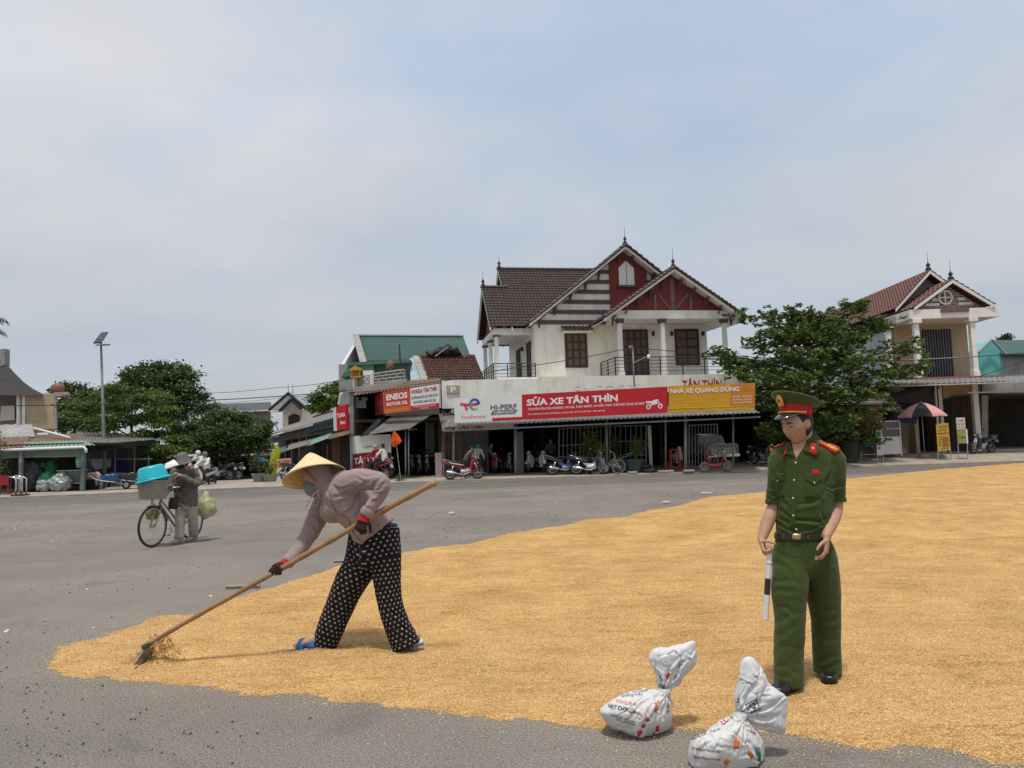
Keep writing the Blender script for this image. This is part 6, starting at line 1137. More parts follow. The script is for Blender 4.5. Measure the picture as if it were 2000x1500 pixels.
for (x, y, Y, w, lab) in ((1300,921,35.3,.7, 'long flat concrete block at the kerb beside the tyres'), (1345,920,35.2,.5, 'short broken concrete block before the step stand'), (1235,928,35.1,.4, 'low concrete lump at the foot of the teal pot')):
    p = P(x, y, Y); tag(MB().loft([(p.x - w / 2, p.y, PZ(p.x, p.y) + .05), (p.x + w / 2, p.y + .05, PZ(p.x, p.y) + .06)], [(.14,.07), (.12,.06)], side=(0,1,0), n=8, sq=4).build('concrete_block', blk), lab, 'block')
# ------------------------------------------------------------------ orange flag, lamp post, camera pole, wires
fl = thing('flag', 'orange pennant on a thin steel pole at the pavement edge', 'flag', G(783,944).xy.to_3d()); a = P(783,943,34.7); b = P(770,868,34.7); zb = PZ(a.x, a.y)
MB().tube([(a.x, a.y, zb), P(775,875,34.7), P(769,841,34.7)], .018,6).build('pole', galv, fl)
oc = mat('orange_cloth', (.66,.10,.015), .8,.12,6, trans=.25); pl = [(769,840), (779,850), (785,862), (778,868), (769,874), (762,866), (765,852)]; f0 = [P(x, y, 34.7 + .12 * math.sin(i * 1.4)) for i, (x, y) in enumerate(pl)]; c0 = P(771,858,34.55)
MB().add([c0] + f0, [(0, i + 1, (i + 1) % 7 + 1) for i in range(7)]).build('cloth', oc, fl)
lp = P(204,948,39.0); zl = PZ(lp.x, lp.y); lpo = thing('solar_street_lamp', 'tall grey street lamp pole with a solar panel on top', 'street lamp', (lp.x, lp.y, zl)); tp2 = P(197,662,39.0)
MB().loft([(lp.x, lp.y, zl), (lp.x, lp.y, zl + .9), tp2], [(.11,.11), (.09,.09), (.05,.05)], n=12, k=2).build('pole', greysteel, lpo, smooth=True); MB().bx(lp.x - .2, lp.y - .2, zl, lp.x + .2, lp.y + .2, zl + .04).build('base_plate', greysteel, lpo)
q = [P(182,669,38.6), P(198,668,38.6), P(211,648,39.6), P(198,649,39.6)]; pn = MB().prism(q, (0,.02,-.06)).build('solar_panel', mat('solar_cells', (.02,.024,.035), .25,.3,12, spec=.6), lpo); MB().tube([tp2, (Vector(q[0]) + Vector(q[2])) / 2 - EZ * .05], .05,6).build('panel_arm', greysteel, lpo)
MB().prism([q[0] + V3(.12,0,-.1), q[1] + V3(-.05,0,-.1), q[1] + V3(.25,.4,-.05), q[0] + V3(.4,.4,-.05)], (0,0,-.08)).build('lamp_head', greysteel, lpo)
cp = thing('camera_pole', 'grey steel bracket pole with a security camera on the balcony edge', 'camera', P(1238,752,37.2)); MB().tube([P(1239,756,37.2), P(1236,680,37.2)], .035,8).build('pole', greysteel, cp, smooth=True); MB().tube([P(1236,710,37.2), P(1262,697,36.6)], .03,6).build('arm', greysteel, cp); c = P(1267,697,36.5); MB().rev([(0,.12), (.07,.1), (.08,-.02), (.06,-.1), (0,-.14)], c, 12).build('security_camera', signwhite, cp, smooth=True); MB().ell(c - EZ * .12, (.055,.055,.06), 10,6).build('lens_dome', blackp, cp, smooth=True); MB().box(P(1232,678,37.2), (.2,.12,.14)).build('junction_box', greysteel, cp)
MB().prism([P(1224,752,37.3), P(1250,751,37.3), P(1240,762,36.9)], (0,.05,0)).build('mount_plate', greysteel, cp)
def wire(label, pts, r=.012, sag=0.0):
    p = [P(*q) for q in pts]; out = []
    for i in range(len(p) - 1):
        for j in range(12): t = j / 12; out.append(p[i].lerp(p[i + 1], t) - EZ * sag * 4 * t * (1 - t))
    out.append(p[-1]); tag(MB().tube(out, r, 5).build('overhead_wire', iron), label, 'wire')
wire('black cable running from the left edge past the lamp pole to the shop corner', [(-80,790,37.5), (200,790,38), (400,782,38), (690,762,37.5)], .022,.05); wire('thick cable rising along the white parapet to the camera pole', [(690,766,37.4), (800,752,36.8), (980,722,36.8), (1234,679,37.1)], .018,.08); wire('cable from the camera pole across the porch into the broad leaved tree', [(1236,678,37.1), (1340,687,37), (1420,694,36.8), (1600,703,37)], .018,.03)
wire('thin upper cable over the grey gabled house', [(380,768,60), (540,757,50), (690,738,40)], .016,.1); wire('thin lower cable over the grey gabled house', [(360,790,58), (560,776,50), (690,757,40)], .014,.1); wire('cable across the beige house balcony to the far right', [(1640,702,38), (1790,703,38), (2080,682,38)], .02,.05); wire('slanting cable from the tin canopy to the upper right', [(1912,736,38), (2080,675,36)], .016,.02)
# ------------------------------------------------------------------ parasol, cart, menu boards at the right house
up_ = P(1806,886,38.6); zu = PZ(up_.x, up_.y); um = thing('parasol', 'pink and black striped parasol on a concrete foot', 'parasol', (up_.x, up_.y, zu)); ztop = P(1803,786,38.6).z; zrim = P(1803,812,38.6).z; Rr = 46 * 38.6 / FPX
pinkc = mat('pink_fabric', (.74,.36,.36), .8,.1,5, trans=.15); blackc = mat('charcoal_fabric', (.035,.035,.038), .8,.2,5)
for i in range(8):
    a0 = math.radians(45 * i - 140); g = []
    for t in (0,.25,.5,.75,1.0):
        row = []
        for u in (0,.25,.5,.75,1): a = a0 + math.radians(45) * u; rr = Rr * t * (1 - .04 * math.sin(math.pi * u) * t); row.append((up_.x + rr * math.cos(a), up_.y + rr * math.sin(a), zrim + (ztop - zrim) * (1 - t ** 1.7) - (.03 * math.sin(math.pi * u) * -1 if t > .9 else 0)))
        g.append(row)
    row = [(x, y, z - .07 - .02 * (j % 2)) for j, (x, y, z) in enumerate(g[-1])]; MB().grid(g + [row]).build('canopy_panel', blackc if i % 2 == 0 else pinkc, um, smooth=True)
MB().tube([(up_.x, up_.y, zu + .1), (up_.x, up_.y, ztop + .05)], .022,8).build('pole', galv, um, smooth=True); MB().loft([(up_.x, up_.y, zu), (up_.x, up_.y, zu + .16)], [(.24,.24), (.22,.22)], n=16).build('foot', conc, um, smooth='auto')
for i in range(8): a = math.radians(45 * i - 140); MB().tube([(up_.x + .03 * math.cos(a), up_.y + .03 * math.sin(a), ztop - .03), (up_.x + Rr * math.cos(a), up_.y + Rr * math.sin(a), zrim - .02)], .007,4).build('rib', galv, um)
cm_ = P(1734,886,39.2); zc = PZ(cm_.x, cm_.y); ct = thing('snack_cart', 'white metal snack cart with a glass display on top', 'cart', (cm_.x, cm_.y, zc)); w = 21 * 39.2 / FPX; z1 = P(1734,853,39.2).z - zc; z2 = P(1734,822,39.2).z - zc; kk = dict(world=False)
MB().bx(-w, -.3,.12, w, .3, z1).build('cabinet', signwhite, ct, **kk); MB().bx(-w + .03,-.27, z1, w - .03,.27, z2 - .05).build('display_glass', mat('display_glass', (.10,.085,.075), .08,.1, spec=.6), ct, **kk); MB().bx(-w, -.32, z2 - .05, w, .32, z2).build('top', signwhite, ct, **kk)
for sx_ in (-1,1):
    for sy in (-1,1): MB().bx(sx_ * w - .025, sy * .3 - .025,0, sx_ * w + .025, sy * .3 + .025, z2 - .051).build('corner_post', signwhite, ct, **kk)
MB().bx(-w - .005,-.31, (z1 + z2) / 2 - .015, w + .005,-.28, (z1 + z2) / 2 + .015).build('shelf_edge', signwhite, ct, **kk)
mk = mat('menu_yellow', (.50,.37,.06), .6,.25,6, stain=.3, stainc=(.25,.2,.05)); mg = mat('menu_olive', (.30,.30,.10), .6,.3,6); mw = mat('menu_white', (.55,.56,.52), .6,.2,6)
board('menu_board', 'yellow menu board MÁT GIẢI KHÁT standing right of the parasol foot', 'menu board', ((1832,882), (1857,879), (1852,826), (1828,828)), mk, 37.6, [(.05,.62,.95,.66, txtred), (.45,.15,.9,.5, mat('menu_brown', (.32,.12,.04), .6,.3))], [('NƯỚC MÍA', .2,.85,.07, txtblack, .7), ('GIẢI KHÁT', .1,.72,.07, txtred, .8), ('TRÀ SỮA', .08,.5,.05, txtblack, .35), ('CÀ PHÊ', .08,.4,.05, txtblack, .35), ('SINH TỐ', .08,.3,.05, txtblack, .35), ('SỮA CHUA', .08,.2,.05, txtblack, .4), ('BÁNH MÌ', .3,.06,.06, txtred, .5)], legs=((1832,882,889), (1857,879,888)))
board('menu_board', 'olive menu board with white edge on legs by the dark motorbike', 'menu board', ((1871,866), (1891,866), (1887,815), (1867,816)), mg, 37.6, [(.0,.55,1,1, mw), (.86,0,1,1, signwhite)], [('CƠM', .1,.85,.06, txtred, .6), ('BÁNH CANH', .08,.72,.06, txtred, .7), ('CHÁO LÒNG', .08,.6,.06, signorange, .7), ('QUÁN ĂN', .1,.2,.08, txtblack, .7)], legs=((1872,866,888), (1890,866,888)))
board('menu_board', 'narrow white menu board on castors left of the snack cart', 'menu board', ((1713,889), (1725,889), (1722,840), (1710,841)), mw, 37.4, [(.05,.75,.8,.95, mat('menu_green', (.05,.14,.09), .6,.2)), (.85,0,1,1, signwhite)], [('PHỞ', .1,.55,.08, txtred, .6), ('BÚN', .1,.4,.08, txtblack, .6), ('MÌ', .1,.25,.08, txtblack, .5)], legs=((1714,889,899), (1725,889,898)))
p = P(1697,885,38.8); zc = PZ(p.x, p.y); tb = thing('work_table', 'low steel table loaded with blue sheeting before the brick wall', 'table', (p.x, p.y, zc))
for x_ in (-.55,.55):
    for y_ in (-.3,.3): MB().bx(x_ - .02, y_ - .02,0, x_ + .02, y_ + .02,.75).build('leg', galv, tb, world=False)
MB().bx(-.6,-.35,.75,.6,.35,.79).build('tabletop', galv, tb, world=False); MB().bx(-.55,-.02,.2,.55,.02,.23).build('stretcher', galv, tb, world=False)
mb = MB()
for i in range(6): mb.ell((p.x - .5 + .12 * i, p.y + .05, zc + .86 - .06 * i + .05 * random.random()), (.2,.25,.12 + .05 * random.random()))
mb.ell((p.x - .6, p.y - .25, zc + .5), (.2,.12,.4)); Vh, Nh, Fh = fuse(mb, .04,2); Vh = Vh + Nh * (np.array([mnoise.noise(Vector(v) * 7) for v in Vh]) * .05)[:, None]; tag(raw('blue_sheeting', Vh, Fh, mat('blue_grey_plastic', (.06,.11,.19), .45,.4,6)), 'crumpled blue plastic sheeting heaped on the steel table', 'sheeting')
p = P(1660,890,37.6); zc = PZ(p.x, p.y); bn_ = thing('rubbish_bin', 'dark woven rubbish bin full of twigs under the broad leaved tree', 'bin', (p.x, p.y, zc)); MB().rev([(0,0), (.34,0), (.42,1.0), (.46,1.02), (.40,1.0), (.36,.8), (0,.8)], (0,0,0), 18).build('basket', mat('dark_weave', (.035,.03,.025), .8,.4,20, bump=.5), bn_, world=False); tw = MB()
for i in range(22): a = random.random() * 6.28; tw.tube([(.1 * math.cos(a), .1 * math.sin(a), .8), (.45 * math.cos(a), .45 * math.sin(a), 1.1 + .35 * random.random())], .012,4)
tag(tw.build('twigs', bark, bn_, world=False), kind='stuff')
# ------------------------------------------------------------------ goods in the market shop at the left
def wbarrow(loc, rz, m, label):
    z = PZ(*loc); w = thing('wheelbarrow', label, 'wheelbarrow', (*loc, z), rz); k = dict(world=False)
    g = [(-.42,-.3,.62), (.42,-.34,.66), (.42,.34,.66), (-.42,.3,.62)]; h = [(-.28,-.2,.36), (.25,-.2,.34), (.25,.2,.34), (-.28,.2,.36)]
    mb = MB().add(g + h, [(0,1,5,4), (1,2,6,5), (2,3,7,6), (3,0,4,7), (4,5,6,7)]); o = mb.build('tray', m, w, **k); md = o.modifiers.new('thick', 'SOLIDIFY'); md.thickness = .015
    for s_ in (-1,1): MB().tube([(.62, s_ * .08,.2), (.2, s_ * .24,.33), (-.5, s_ * .27,.45), (-.75, s_ * .28,.62), (-.95, s_ * .28,.66)], .02,6, k=2).build('handle', galv, w, smooth=True, **k); MB().tube([(-.3, s_ * .25,.38), (-.36, s_ * .25,0)], .016,6).build('leg', galv, w, **k)
    wh = MB().torus((.62,0,.2), .155,.045, 'y', 24,8).build('wheel', rubber, w, smooth=True, **k); MB().loft([(.62,-.03,.2), (.62,.03,.2)], [(.1,.1), (.1,.1)], n=12).build('hub', alu, wh, **k)
wbarrow(at2(218,962,33.9), R_(4), mat('blue_enamel_tray', (.025,.11,.33), .4,.2, spec=.5), 'blue wheelbarrow standing at the kerb by the lamp pole'); wbarrow(at2(254,960,34.2), R_(8), mat('dark_tray', (.06,.06,.065), .5,.3), 'dark wheelbarrow beside the blue one behind the bicycle'); wbarrow(at2(232,950,36), R_(170), mat('dark_tray', (.06,.06,.065), .5,.3), 'dark wheelbarrow turned the other way behind the blue one')
p = P(180,960,34.4); zc = PZ(p.x, p.y); mb = MB()
for (x, z, rx, rz_) in ((0,.55,.42,.16), (-.3,.40,.15,.28), (.3,.34,.13,.32), (.05,.66,.3,.12)): mb.ell((p.x + x, p.y, zc + z), (rx, .25, rz_))
Vh, Nh, Fh = fuse(mb, .035,3); Vh = Vh + Nh * (np.array([mnoise.noise(Vector(v) * 8) for v in Vh]) * .04)[:, None]; tag(raw('pink_cloth', Vh, Fh, mat('pink_cloth', (.52,.30,.27), .9,.25,6)), 'faded pink cloth thrown over a dark box beside the green shop post', 'cloth')
tag(MB().bx(p.x - .45, p.y - .2, zc, p.x + .4, p.y + .35, zc + .42).build('dark_box', blackp), 'black box under the faded pink cloth', 'box')
greenbag = mat('green_net', (.035,.20,.085), .7,.4,10, bump=.4); clearbag = mat('clear_plastic_bag', (.36,.40,.38), .25,.4,6, spec=.6); greybag = mat('dark_sack', (.05,.05,.055), .7,.4,6)
def blob(name, label, cat, x, y, Y, r, m, amp=.28, z=None):
    p = P(x, y, Y); zc = (PZ(p.x, p.y) if z is None else z); mb = MB().ell((p.x, p.y, zc + r[2] * .92), r, 40,26); V = np.array(mb.v); c = np.array((p.x, p.y, zc + r[2])); d = V - c; f = 1 + amp * np.array([mnoise.noise(Vector(v) * 6) + .7 * mnoise.noise(Vector(v) * 14) for v in V]); V = c + d * f[:, None]; V[:, 2] = np.maximum(V[:, 2], zc); mb.v = V.tolist(); tag(mb.build(name, m, smooth=True), label, cat)
blob('goods_sack', 'green net sack of goods stacked in the green shutter shop', 'sack', 95,962,33.9, (.4,.35,.45), greenbag); blob('goods_sack', 'second green net sack leaning behind the clear plastic bags', 'sack', 100,960,34.6, (.35,.35,.75), greenbag); blob('goods_sack', 'clear plastic bag of goods beside the green net sack', 'sack', 118,965,33.8, (.48,.4,.40), clearbag); blob('goods_sack', 'small clear plastic bag of goods at the shop edge', 'sack', 86,966,33.7, (.3,.3,.3), clearbag); blob('goods_sack', 'big dark sack in the shop beside the steel rails', 'sack', 64,965,34.0, (.42,.35,.7), greybag); blob('goods_sack', 'dark sack pushed against the big one in the shop', 'sack', 52,965,34.4, (.35,.3,.85), greybag)
gc = P(140,962,34.1); zc = PZ(gc.x, gc.y); ck_ = thing('glass_showcase', 'grey glass showcase of goods inside the green shutter shop', 'showcase', (gc.x, gc.y, zc)); MB().bx(-.5,-.2,.35,.5,.3,.85).build('glass_box', mat('showcase_glass', (.10,.13,.14), .1,.3, spec=.6), ck_, world=False); MB().bx(-.54,-.24,.86,.54,.34,.90).bx(-.54,-.24,.30,.54,.34,.34).build('frame', galv, ck_, world=False)
for x_ in (-.5,.5): MB().bx(x_ - .02,-.22,0, x_ + .02,-.18,.299).build('leg', galv, ck_, world=False)
p = P(70,930,36); tag(MB().bx(p.x - .5, p.y, 1.0, p.x + .5, p.y + .05,1.4).build('notice_sheet', mat('pale_sheet', (.4,.4,.38), .8,.2)), 'pale sheet hanging on the back of the green shutter shop', 'sheet'); p = P(104,915,36.5); tag(MB().bx(p.x - .2, p.y, 1.3, p.x + .2, p.y + .04,1.9).build('notice_sheet', mat('pale_yellow_sheet', (.4,.37,.25), .8,.2)), 'pale yellow sheet hanging inside the green shutter shop', 'sheet')
p = P(156,930,33.8); tag(MB().loft([(p.x, p.y, 1.15), (p.x, p.y, 1.5), (p.x + .02, p.y, 1.85)], [(.16,.06), (.2,.08), (.12,.04)], side=(1,0,0), n=10, k=3).build('hanging_bag', mat('mint_cloth', (.22,.40,.34), .8,.25), smooth=True), 'mint green bag hanging on the green shop post', 'bag')
def chair(x, y, Y):
    p = P(x, y, Y); z = PZ(p.x, p.y); c = thing('plastic_chair', 'small red plastic chair inside the green shutter shop', 'chair', (p.x, p.y, z), R_(200)); m = mat('red_plastic', (.28,.025,.025), .5,.15); k = dict(world=False)
    for (a, b) in ((-.17,-.17), (.17,-.17), (-.17,.17), (.17,.17)): MB().loft([(a * 1.15, b * 1.15,0), (a, b, .4)], [(.025,.025), (.025,.025)], n=6).build('leg', m, c, **k)
    MB().bx(-.2,-.2,.40,.2,.2,.43).build('seat', m, c, **k); MB().bx(-.19,.16,.431,.19,.2,.8).build('backrest', m, c, **k)
    for s_ in (-1,1): MB().tube([(s_ * .2,.18,.6), (s_ * .21,-.15,.6), (s_ * .19,-.17,.43)], .018,6).build('armrest', m, c, **k)
chair(8,972,32.6)
redm = mat('dark_red_rubber', (.12,.02,.02), .7,.2)
for (x, lab) in ((31, 'bent steel barrier rail on red feet, the one with the lower top'), (42, 'bent steel barrier rail on red feet beside the shop post')):
    p = P(x, 973,31.6); z = PZ(p.x, p.y); zt = P(x, 931 if x == 31 else 929,31.6).z; r = thing('barrier_rail', lab, 'barrier', (p.x, p.y, z)); MB().tube([(p.x, p.y, z), (p.x, p.y, zt - .15), (p.x - .05, p.y, zt - .04), (p.x - .28, p.y, zt)], .04,8).tube([(p.x + .03, p.y + .25, z), (p.x + .03, p.y + .25, zt - .12), (p.x - .28, p.y + .25, zt)], .03,8).build('rail', chrome, r, smooth=True); MB().bx(p.x - .13, p.y - .15, z, p.x + .13, p.y + .35, z + .06).build('foot', redm, r)
# ------------------------------------------------------------------ people
def skinmat(name, c):
    m = mat(name, c, .55,.14,14, spec=.35, bump=.05, bscale=200); b = m.node_tree.nodes['Principled BSDF']; b.inputs['Subsurface Weight'].default_value = .12; b.inputs['Subsurface Radius'].default_value = (.02,.008,.004); b.inputs['Subsurface Scale'].default_value = .5; return m
def fabric(name, c, var=.16, fine=260, stain=0.0):
    """woven cloth: base colour, slow fading, fine thread relief"""
    m = mat(name, c, .88, var, 5, spec=.15, bump=.18, bscale=fine, stain=stain, stainc=tuple(x * .6 for x in c)); b = m.node_tree.nodes['Principled BSDF']; b.inputs['Sheen Weight'].default_value = .15; return m
skin = skinmat('tanned_skin', (.47,.265,.170)); skin2 = skinmat('light_tan_skin', (.50,.28,.17)); hairm = mat('black_hair', (.012,.010,.009), .5,.4,60, stretch=(1,1,.2), bump=.4, bscale=200)
def headpts(c, f, u, s=1.0, face=1.0, n=56, m=40):
    """head as one surface: skull, jaw, brow, nose, lips, chin, ears; f forward, u up"""
    f = Vector(f).normalized(); u = Vector(u); u = (u - f * u.dot(f)).normalized(); l = u.cross(f); c = Vector(c); vs = []
    g = lambda x, z, x0, z0, sx_, sz: math.exp(-((x - x0) / sx_) ** 2 - ((z - z0) / sz) ** 2)
    for i in range(m + 1):
        ph = -math.pi / 2 + math.pi * i / m
        for j in range(n):
            a = 2 * math.pi * j / n; x, y, z = math.cos(ph) * math.cos(a), math.cos(ph) * math.sin(a), math.sin(ph)
            X, Y, Z = .075 * x, .094 * y, .115 * z
            if z < 0:
                t = -z; X *= 1 - .40 * t ** 1.5; Y = Y * (1 - .12 * t) + .016 * t ** 1.5
                if y < 0: Y *= 1 - .35 * t
            if y > 0:
                w = min(1, y * 1.8) * face; d = 0
                d += .009 * g(X, Z, 0,.000,.009,.026) + .016 * g(X, Z, 0,-.026,.012,.014) + .006 * (g(X, Z, .012,-.031,.008,.009) + g(X, Z, -.012,-.031,.008,.009))
                d += -.009 * (g(X, Z, .032,.010,.016,.011) + g(X, Z, -.032,.010,.016,.011)) + .004 * (g(X, Z, .03,.030,.022,.008) + g(X, Z, -.03,.030,.022,.008))
                d += .004 * (g(X, Z, .032,.006,.012,.006) + g(X, Z, -.032,.006,.012,.006)) + .005 * (g(X, Z, .044,-.018,.018,.018) + g(X, Z, -.044,-.018,.018,.018))
                d += .007 * g(X, Z, 0,-.056,.020,.006) + .007 * g(X, Z, 0,-.068,.017,.006) - .004 * g(X, Z, 0,-.062,.024,.0025) - .003 * g(X, Z, 0,-.079,.02,.006) + .009 * g(X, Z, 0,-.096,.018,.014)
                Y += d * w
            vs.append(c + (l * X + f * Y + u * Z) * s)
    fs = [(i * n + j, i * n + (j + 1) % n, (i + 1) * n + (j + 1) % n, (i + 1) * n + j) for i in range(m) for j in range(n)]
    mb = MB().add(vs, fs)
    E3 = Matrix((l, f, u)).transposed()
    for sg in (-1,1):
        A = c + (l * sg * .074 - f * .008 - u * .004) * s
        mb.ell(A, (.009 * s, .021 * s, .033 * s), 12,8, E3 @ Matrix.Rotation(-sg * .35,3, 'Z')); mb.ell(A + (l * sg * .010 - f * .012 + u * .004) * s, (.006 * s, .012 * s, .028 * s), 10,8, E3 @ Matrix.Rotation(-sg * .5,3, 'Z'))
    return mb, E3
def addmb(a, b): return a.add(b.v, b.f)
def limb(mb, pts, rad, n=14, k=3, side=None):
    mb.loft(pts, [(r if hasattr(r, '__len__') else (r, r)) for r in rad], n=n, k=k, side=side)
    for p, r in ((pts[0], rad[0]), (pts[-1], rad[-1])):
        r = min(r) if hasattr(r, '__len__') else r; mb.ell(p, (r * .98,) * 3,12,8)
    return mb
def hand(mb, wrist, d, pn, side=1, curl=.5, s=1.0, thumb=.5, spread=.12):
    """palm, four fingers with knuckle bends and a thumb leaving the side of the palm"""
    w = Vector(wrist); d = Vector(d).normalized(); pn = Vector(pn); pn = (pn - d * pn.dot(d)).normalized(); t = d.cross(pn) * side
    mb.loft([w - d * .02 * s, w + d * .012 * s, w + d * .05 * s, w + d * .088 * s], [(.026 * s, .020 * s), (.029 * s, .019 * s), (.041 * s, .016 * s), (.041 * s, .013 * s)], side=t, n=14, k=3)
    for i, (o, ln) in enumerate(((.030,.072), (.010,.082), (-.011,.075), (-.030,.060))):
        p = w + (d * (.086 - .006 * abs(i - 1)) + t * o) * s; dd = (d + t * spread * (1.5 - i) * .6).normalized(); pts = [p - d * .02 * s, p]; c = 0
        for seg in (.44,.32,.24):
            c += curl * (1.0 if seg > .4 else 1.15) + .06 * i * curl; q = dd * math.cos(c) + pn * math.sin(c); p = p + q * ln * seg * s; pts.append(p)
        limb(mb, pts, [.0092 * s, .0092 * s, .0086 * s, .0080 * s, .0068 * s], 8,2)
    p = w + (d * .022 + t * .026) * s; pts = [p]; dv = (d * .55 + t * .75 + pn * (.25 + thumb)).normalized()
    for ln in (.036,.030,.024): p = p + dv * ln * s; pts.append(p); dv = (dv + d * .35 + pn * .25 * thumb - t * .22).normalized()
    limb(mb, pts, [.0135 * s, .0115 * s, .0100 * s, .0080 * s], 8,2); return t
def wrinkle(V, Nn, amp, sc, seed=0.0, ridge=True, mask=None):
    out = np.empty(len(V)); o = Vector((seed * 3.1, seed * 1.7, seed))
    for i, v in enumerate(V):
        p = Vector((v[0] * sc[0], v[1] * sc[1], v[2] * sc[2])) + o; a = mnoise.noise(p); b = mnoise.noise(p * 2.3)
        out[i] = ((.5 - abs(a) * 1.6) + .35 * (.5 - abs(b) * 1.6)) if ridge else a + .4 * b
    if mask is not None: out = out * mask
    return V + Nn * (out * amp)[:, None]
def crease(V, Nn, amp, sc, seed=0.0, w=.2):
    """sharp valleys between full bulges, as in folded cloth"""
    out = np.empty(len(V)); o = Vector((seed * 2.3, seed * 4.1, seed * 1.3))
    for i, v in enumerate(V):
        p = Vector((v[0] * sc[0], v[1] * sc[1], v[2] * sc[2])) + o; n = mnoise.noise(p + .5 * mnoise.noise_vector(p * .7)); out[i] = min(1, abs(n) / w) ** .7 - .8
    return V + Nn * (out * amp)[:, None]
def folds(V, Nn, F, lst):
    """pressed-in folds of a garment: each a line on the cloth (its ends at places of the photograph), with width and depth in metres"""
    bv = bvh_of(V, F); V = V.copy()
    for (x0, y0, x1, y1, w, amp) in lst:
        A, na = cast(bv, x0, y0); B, nb = cast(bv, x1, y1); e = B - A; ln = e.length; n = (na + nb).normalized(); c = np.array(tuple(e.cross(n).normalized())); a = np.array(tuple(A)); ev = np.array(tuple(e)); R = V - a
        t = (R @ ev) / ln ** 2; tc = np.clip(t, 0,1); q = R - tc[:, None] * ev; s = q @ c + .012 * np.sin(tc * 5 + x0); dn = np.abs(q @ np.array(tuple(n))); fall = np.where((t > -.15) & (t < 1.15), np.sin(np.pi * np.clip((t + .15) / 1.3,0,1)) ** .6,0) * np.exp(-(dn / .06) ** 2) * ((Nn @ np.array(tuple(n))) > .05)
        V += Nn * (amp * fall * (-np.exp(-(s / w) ** 2) + .75 * np.exp(-((s - 1.7 * w) / (1.2 * w)) ** 2)))[:, None]
    return V
def cloth(name, mb, vox, m, root, it=3, wr=(), attrs=None, label=None, fl=()):
    V, Nn, F = fuse(mb, vox, it)
    for i, (amp, sc) in enumerate(wr): V = (crease(V, Nn, -amp, sc, i + 1.3) if amp < 0 else wrinkle(V, Nn, amp, sc, i + 1.3))
    if fl: V = folds(V, Nn, F, fl)
    at_ = attrs(V, Nn) if attrs else None; o = raw(name, V, F, m, root, True, at_)
    if label: o['label'] = label
    return o, V, F
def cast(bv, x, y):
    d = D(x, y).normalized(); h = bv.ray_cast(CAMP, d)
    if h[0] is None:                                   # just past the outline: the nearest point of the cloth
        b = min((bv.find_nearest(CAMP + d * (3 + .05 * i)) for i in range(80)), key=lambda q: q[3]); h = b
    n = Vector(h[1]); return Vector(h[0]), (n if n.dot(d) < 0 else -n)
def decal(name, poly, bv, m, root, off=.004, thick=.003, cuts=4):
    """thin patch sewn on a surface: outline given by places of the photograph, laid on the cloth itself"""
    bm = bmesh.new(); vs = [bm.verts.new((x, y, 0)) for x, y in poly]; f = bm.faces.new(vs); bmesh.ops.triangulate(bm, faces=[f])
    if cuts: bmesh.ops.subdivide_edges(bm, edges=bm.edges[:], cuts=cuts, use_grid_fill=True)
    bmesh.ops.triangulate(bm, faces=bm.faces[:]); bm.verts.index_update(); top, bot, ok = [], [], []
    for v in bm.verts:
        h, n = cast(bv, v.co.x, v.co.y); top.append(h + n * (off + thick)); bot.append(h + n * (off - .002))
    F = [tuple(v.index for v in f.verts) for f in bm.faces]; E_ = [(e.verts[0].index, e.verts[1].index) for e in bm.edges if len(e.link_faces) == 1]; n = len(top); bm.free()
    return MB().add(top + bot, F + [tuple(i + n for i in reversed(f)) for f in F] + [(a, b, b + n, a + n) for a, b in E_]).build(name, m, root, smooth=True)
def onto(x, y, bv, off=0.0):
    h, n = cast(bv, x, y); return h + n * off, n
def shoe(mb, heel, toe, w=.045, h=.075, n=16):
    """low shoe from heel to toe standing on the ground"""
    a, b = Vector(heel), Vector(toe); d = b - a; s = V3(-d.y, d.x, 0).normalized(); z0 = min(a.z, b.z)
    pts = [a.lerp(b, t) + EZ * hh for t, hh in ((-.06, h * .55), (0, h * .62), (.25, h * .70), (.5, h * .52), (.8, h * .36), (1, h * .30), (1.05, h * .28))]
    return mb.loft(pts, [(w * .5, h * .35), (w * .82, h * .60), (w * .86, h * .68), (w * .92, h * .5), (w, h * .35), (w * .75, h * .27), (w * .35, h * .15)], side=s, n=n, k=3, sq=2.6)
# ---------------------------------------------------------------- the officer
OY = 4.72
def O(x, y, d=0.0): return P(x, y, OY + d)
off = thing('person', 'officer in green uniform and peaked cap walking across the rice with a striped baton', 'person', (O(1575,1350).x, OY, .03))
green = fabric('green_uniform_cloth', (.046,.068,.015), .2)
RZ0 = .034
# body: head, neck, torso core, arms, hands, legs in one skin
hc = O(1556,829,-.02); hf = Vector((-.875,-.42,-.27)); hu = Vector((-.2,-.08,1)); hb_, HE = headpts(hc, hf, hu, 1.0)
body = MB(); addmb(body, hb_)
limb(body, [O(1567,838,.02), O(1573,866,.02), O(1577,893,.02)], [.056,.053,.060])
body.loft([O(1577,885,.03), O(1575,915,.03), O(1568,1030,.03), O(1570,1085,.03)], [(.10,.06), (.14,.08), (.11,.07), (.14,.08)], side=(1,0,0), n=16, k=3)
LA = [O(1526,908,.02), O(1514,982,.05), O(1500,1018,.03), O(1488,1052,-.01)]; RA = [O(1625,908,.02), O(1632,982,.05), O(1628,1010,.0), O(1614,1046,-.09)]
limb(body, LA, [.040,.041,.041,.028]); limb(body, RA, [.040,.044,.042,.029])
LH = LA[-1] + V3(-.004,-.004,-.008); LD = Vector((.0,-.55,-.83)).normalized(); LN = Vector((.88,-.45,.1)); hand(body, LH, LD, LN, side=1, curl=1.15, thumb=1.3, spread=.0)
hand(body, RA[-1] + V3(-.004,-.01,-.012), (-.18,-.22,-.95), (-.85,.45,.0), side=-1, curl=.46, thumb=.25, spread=.08)
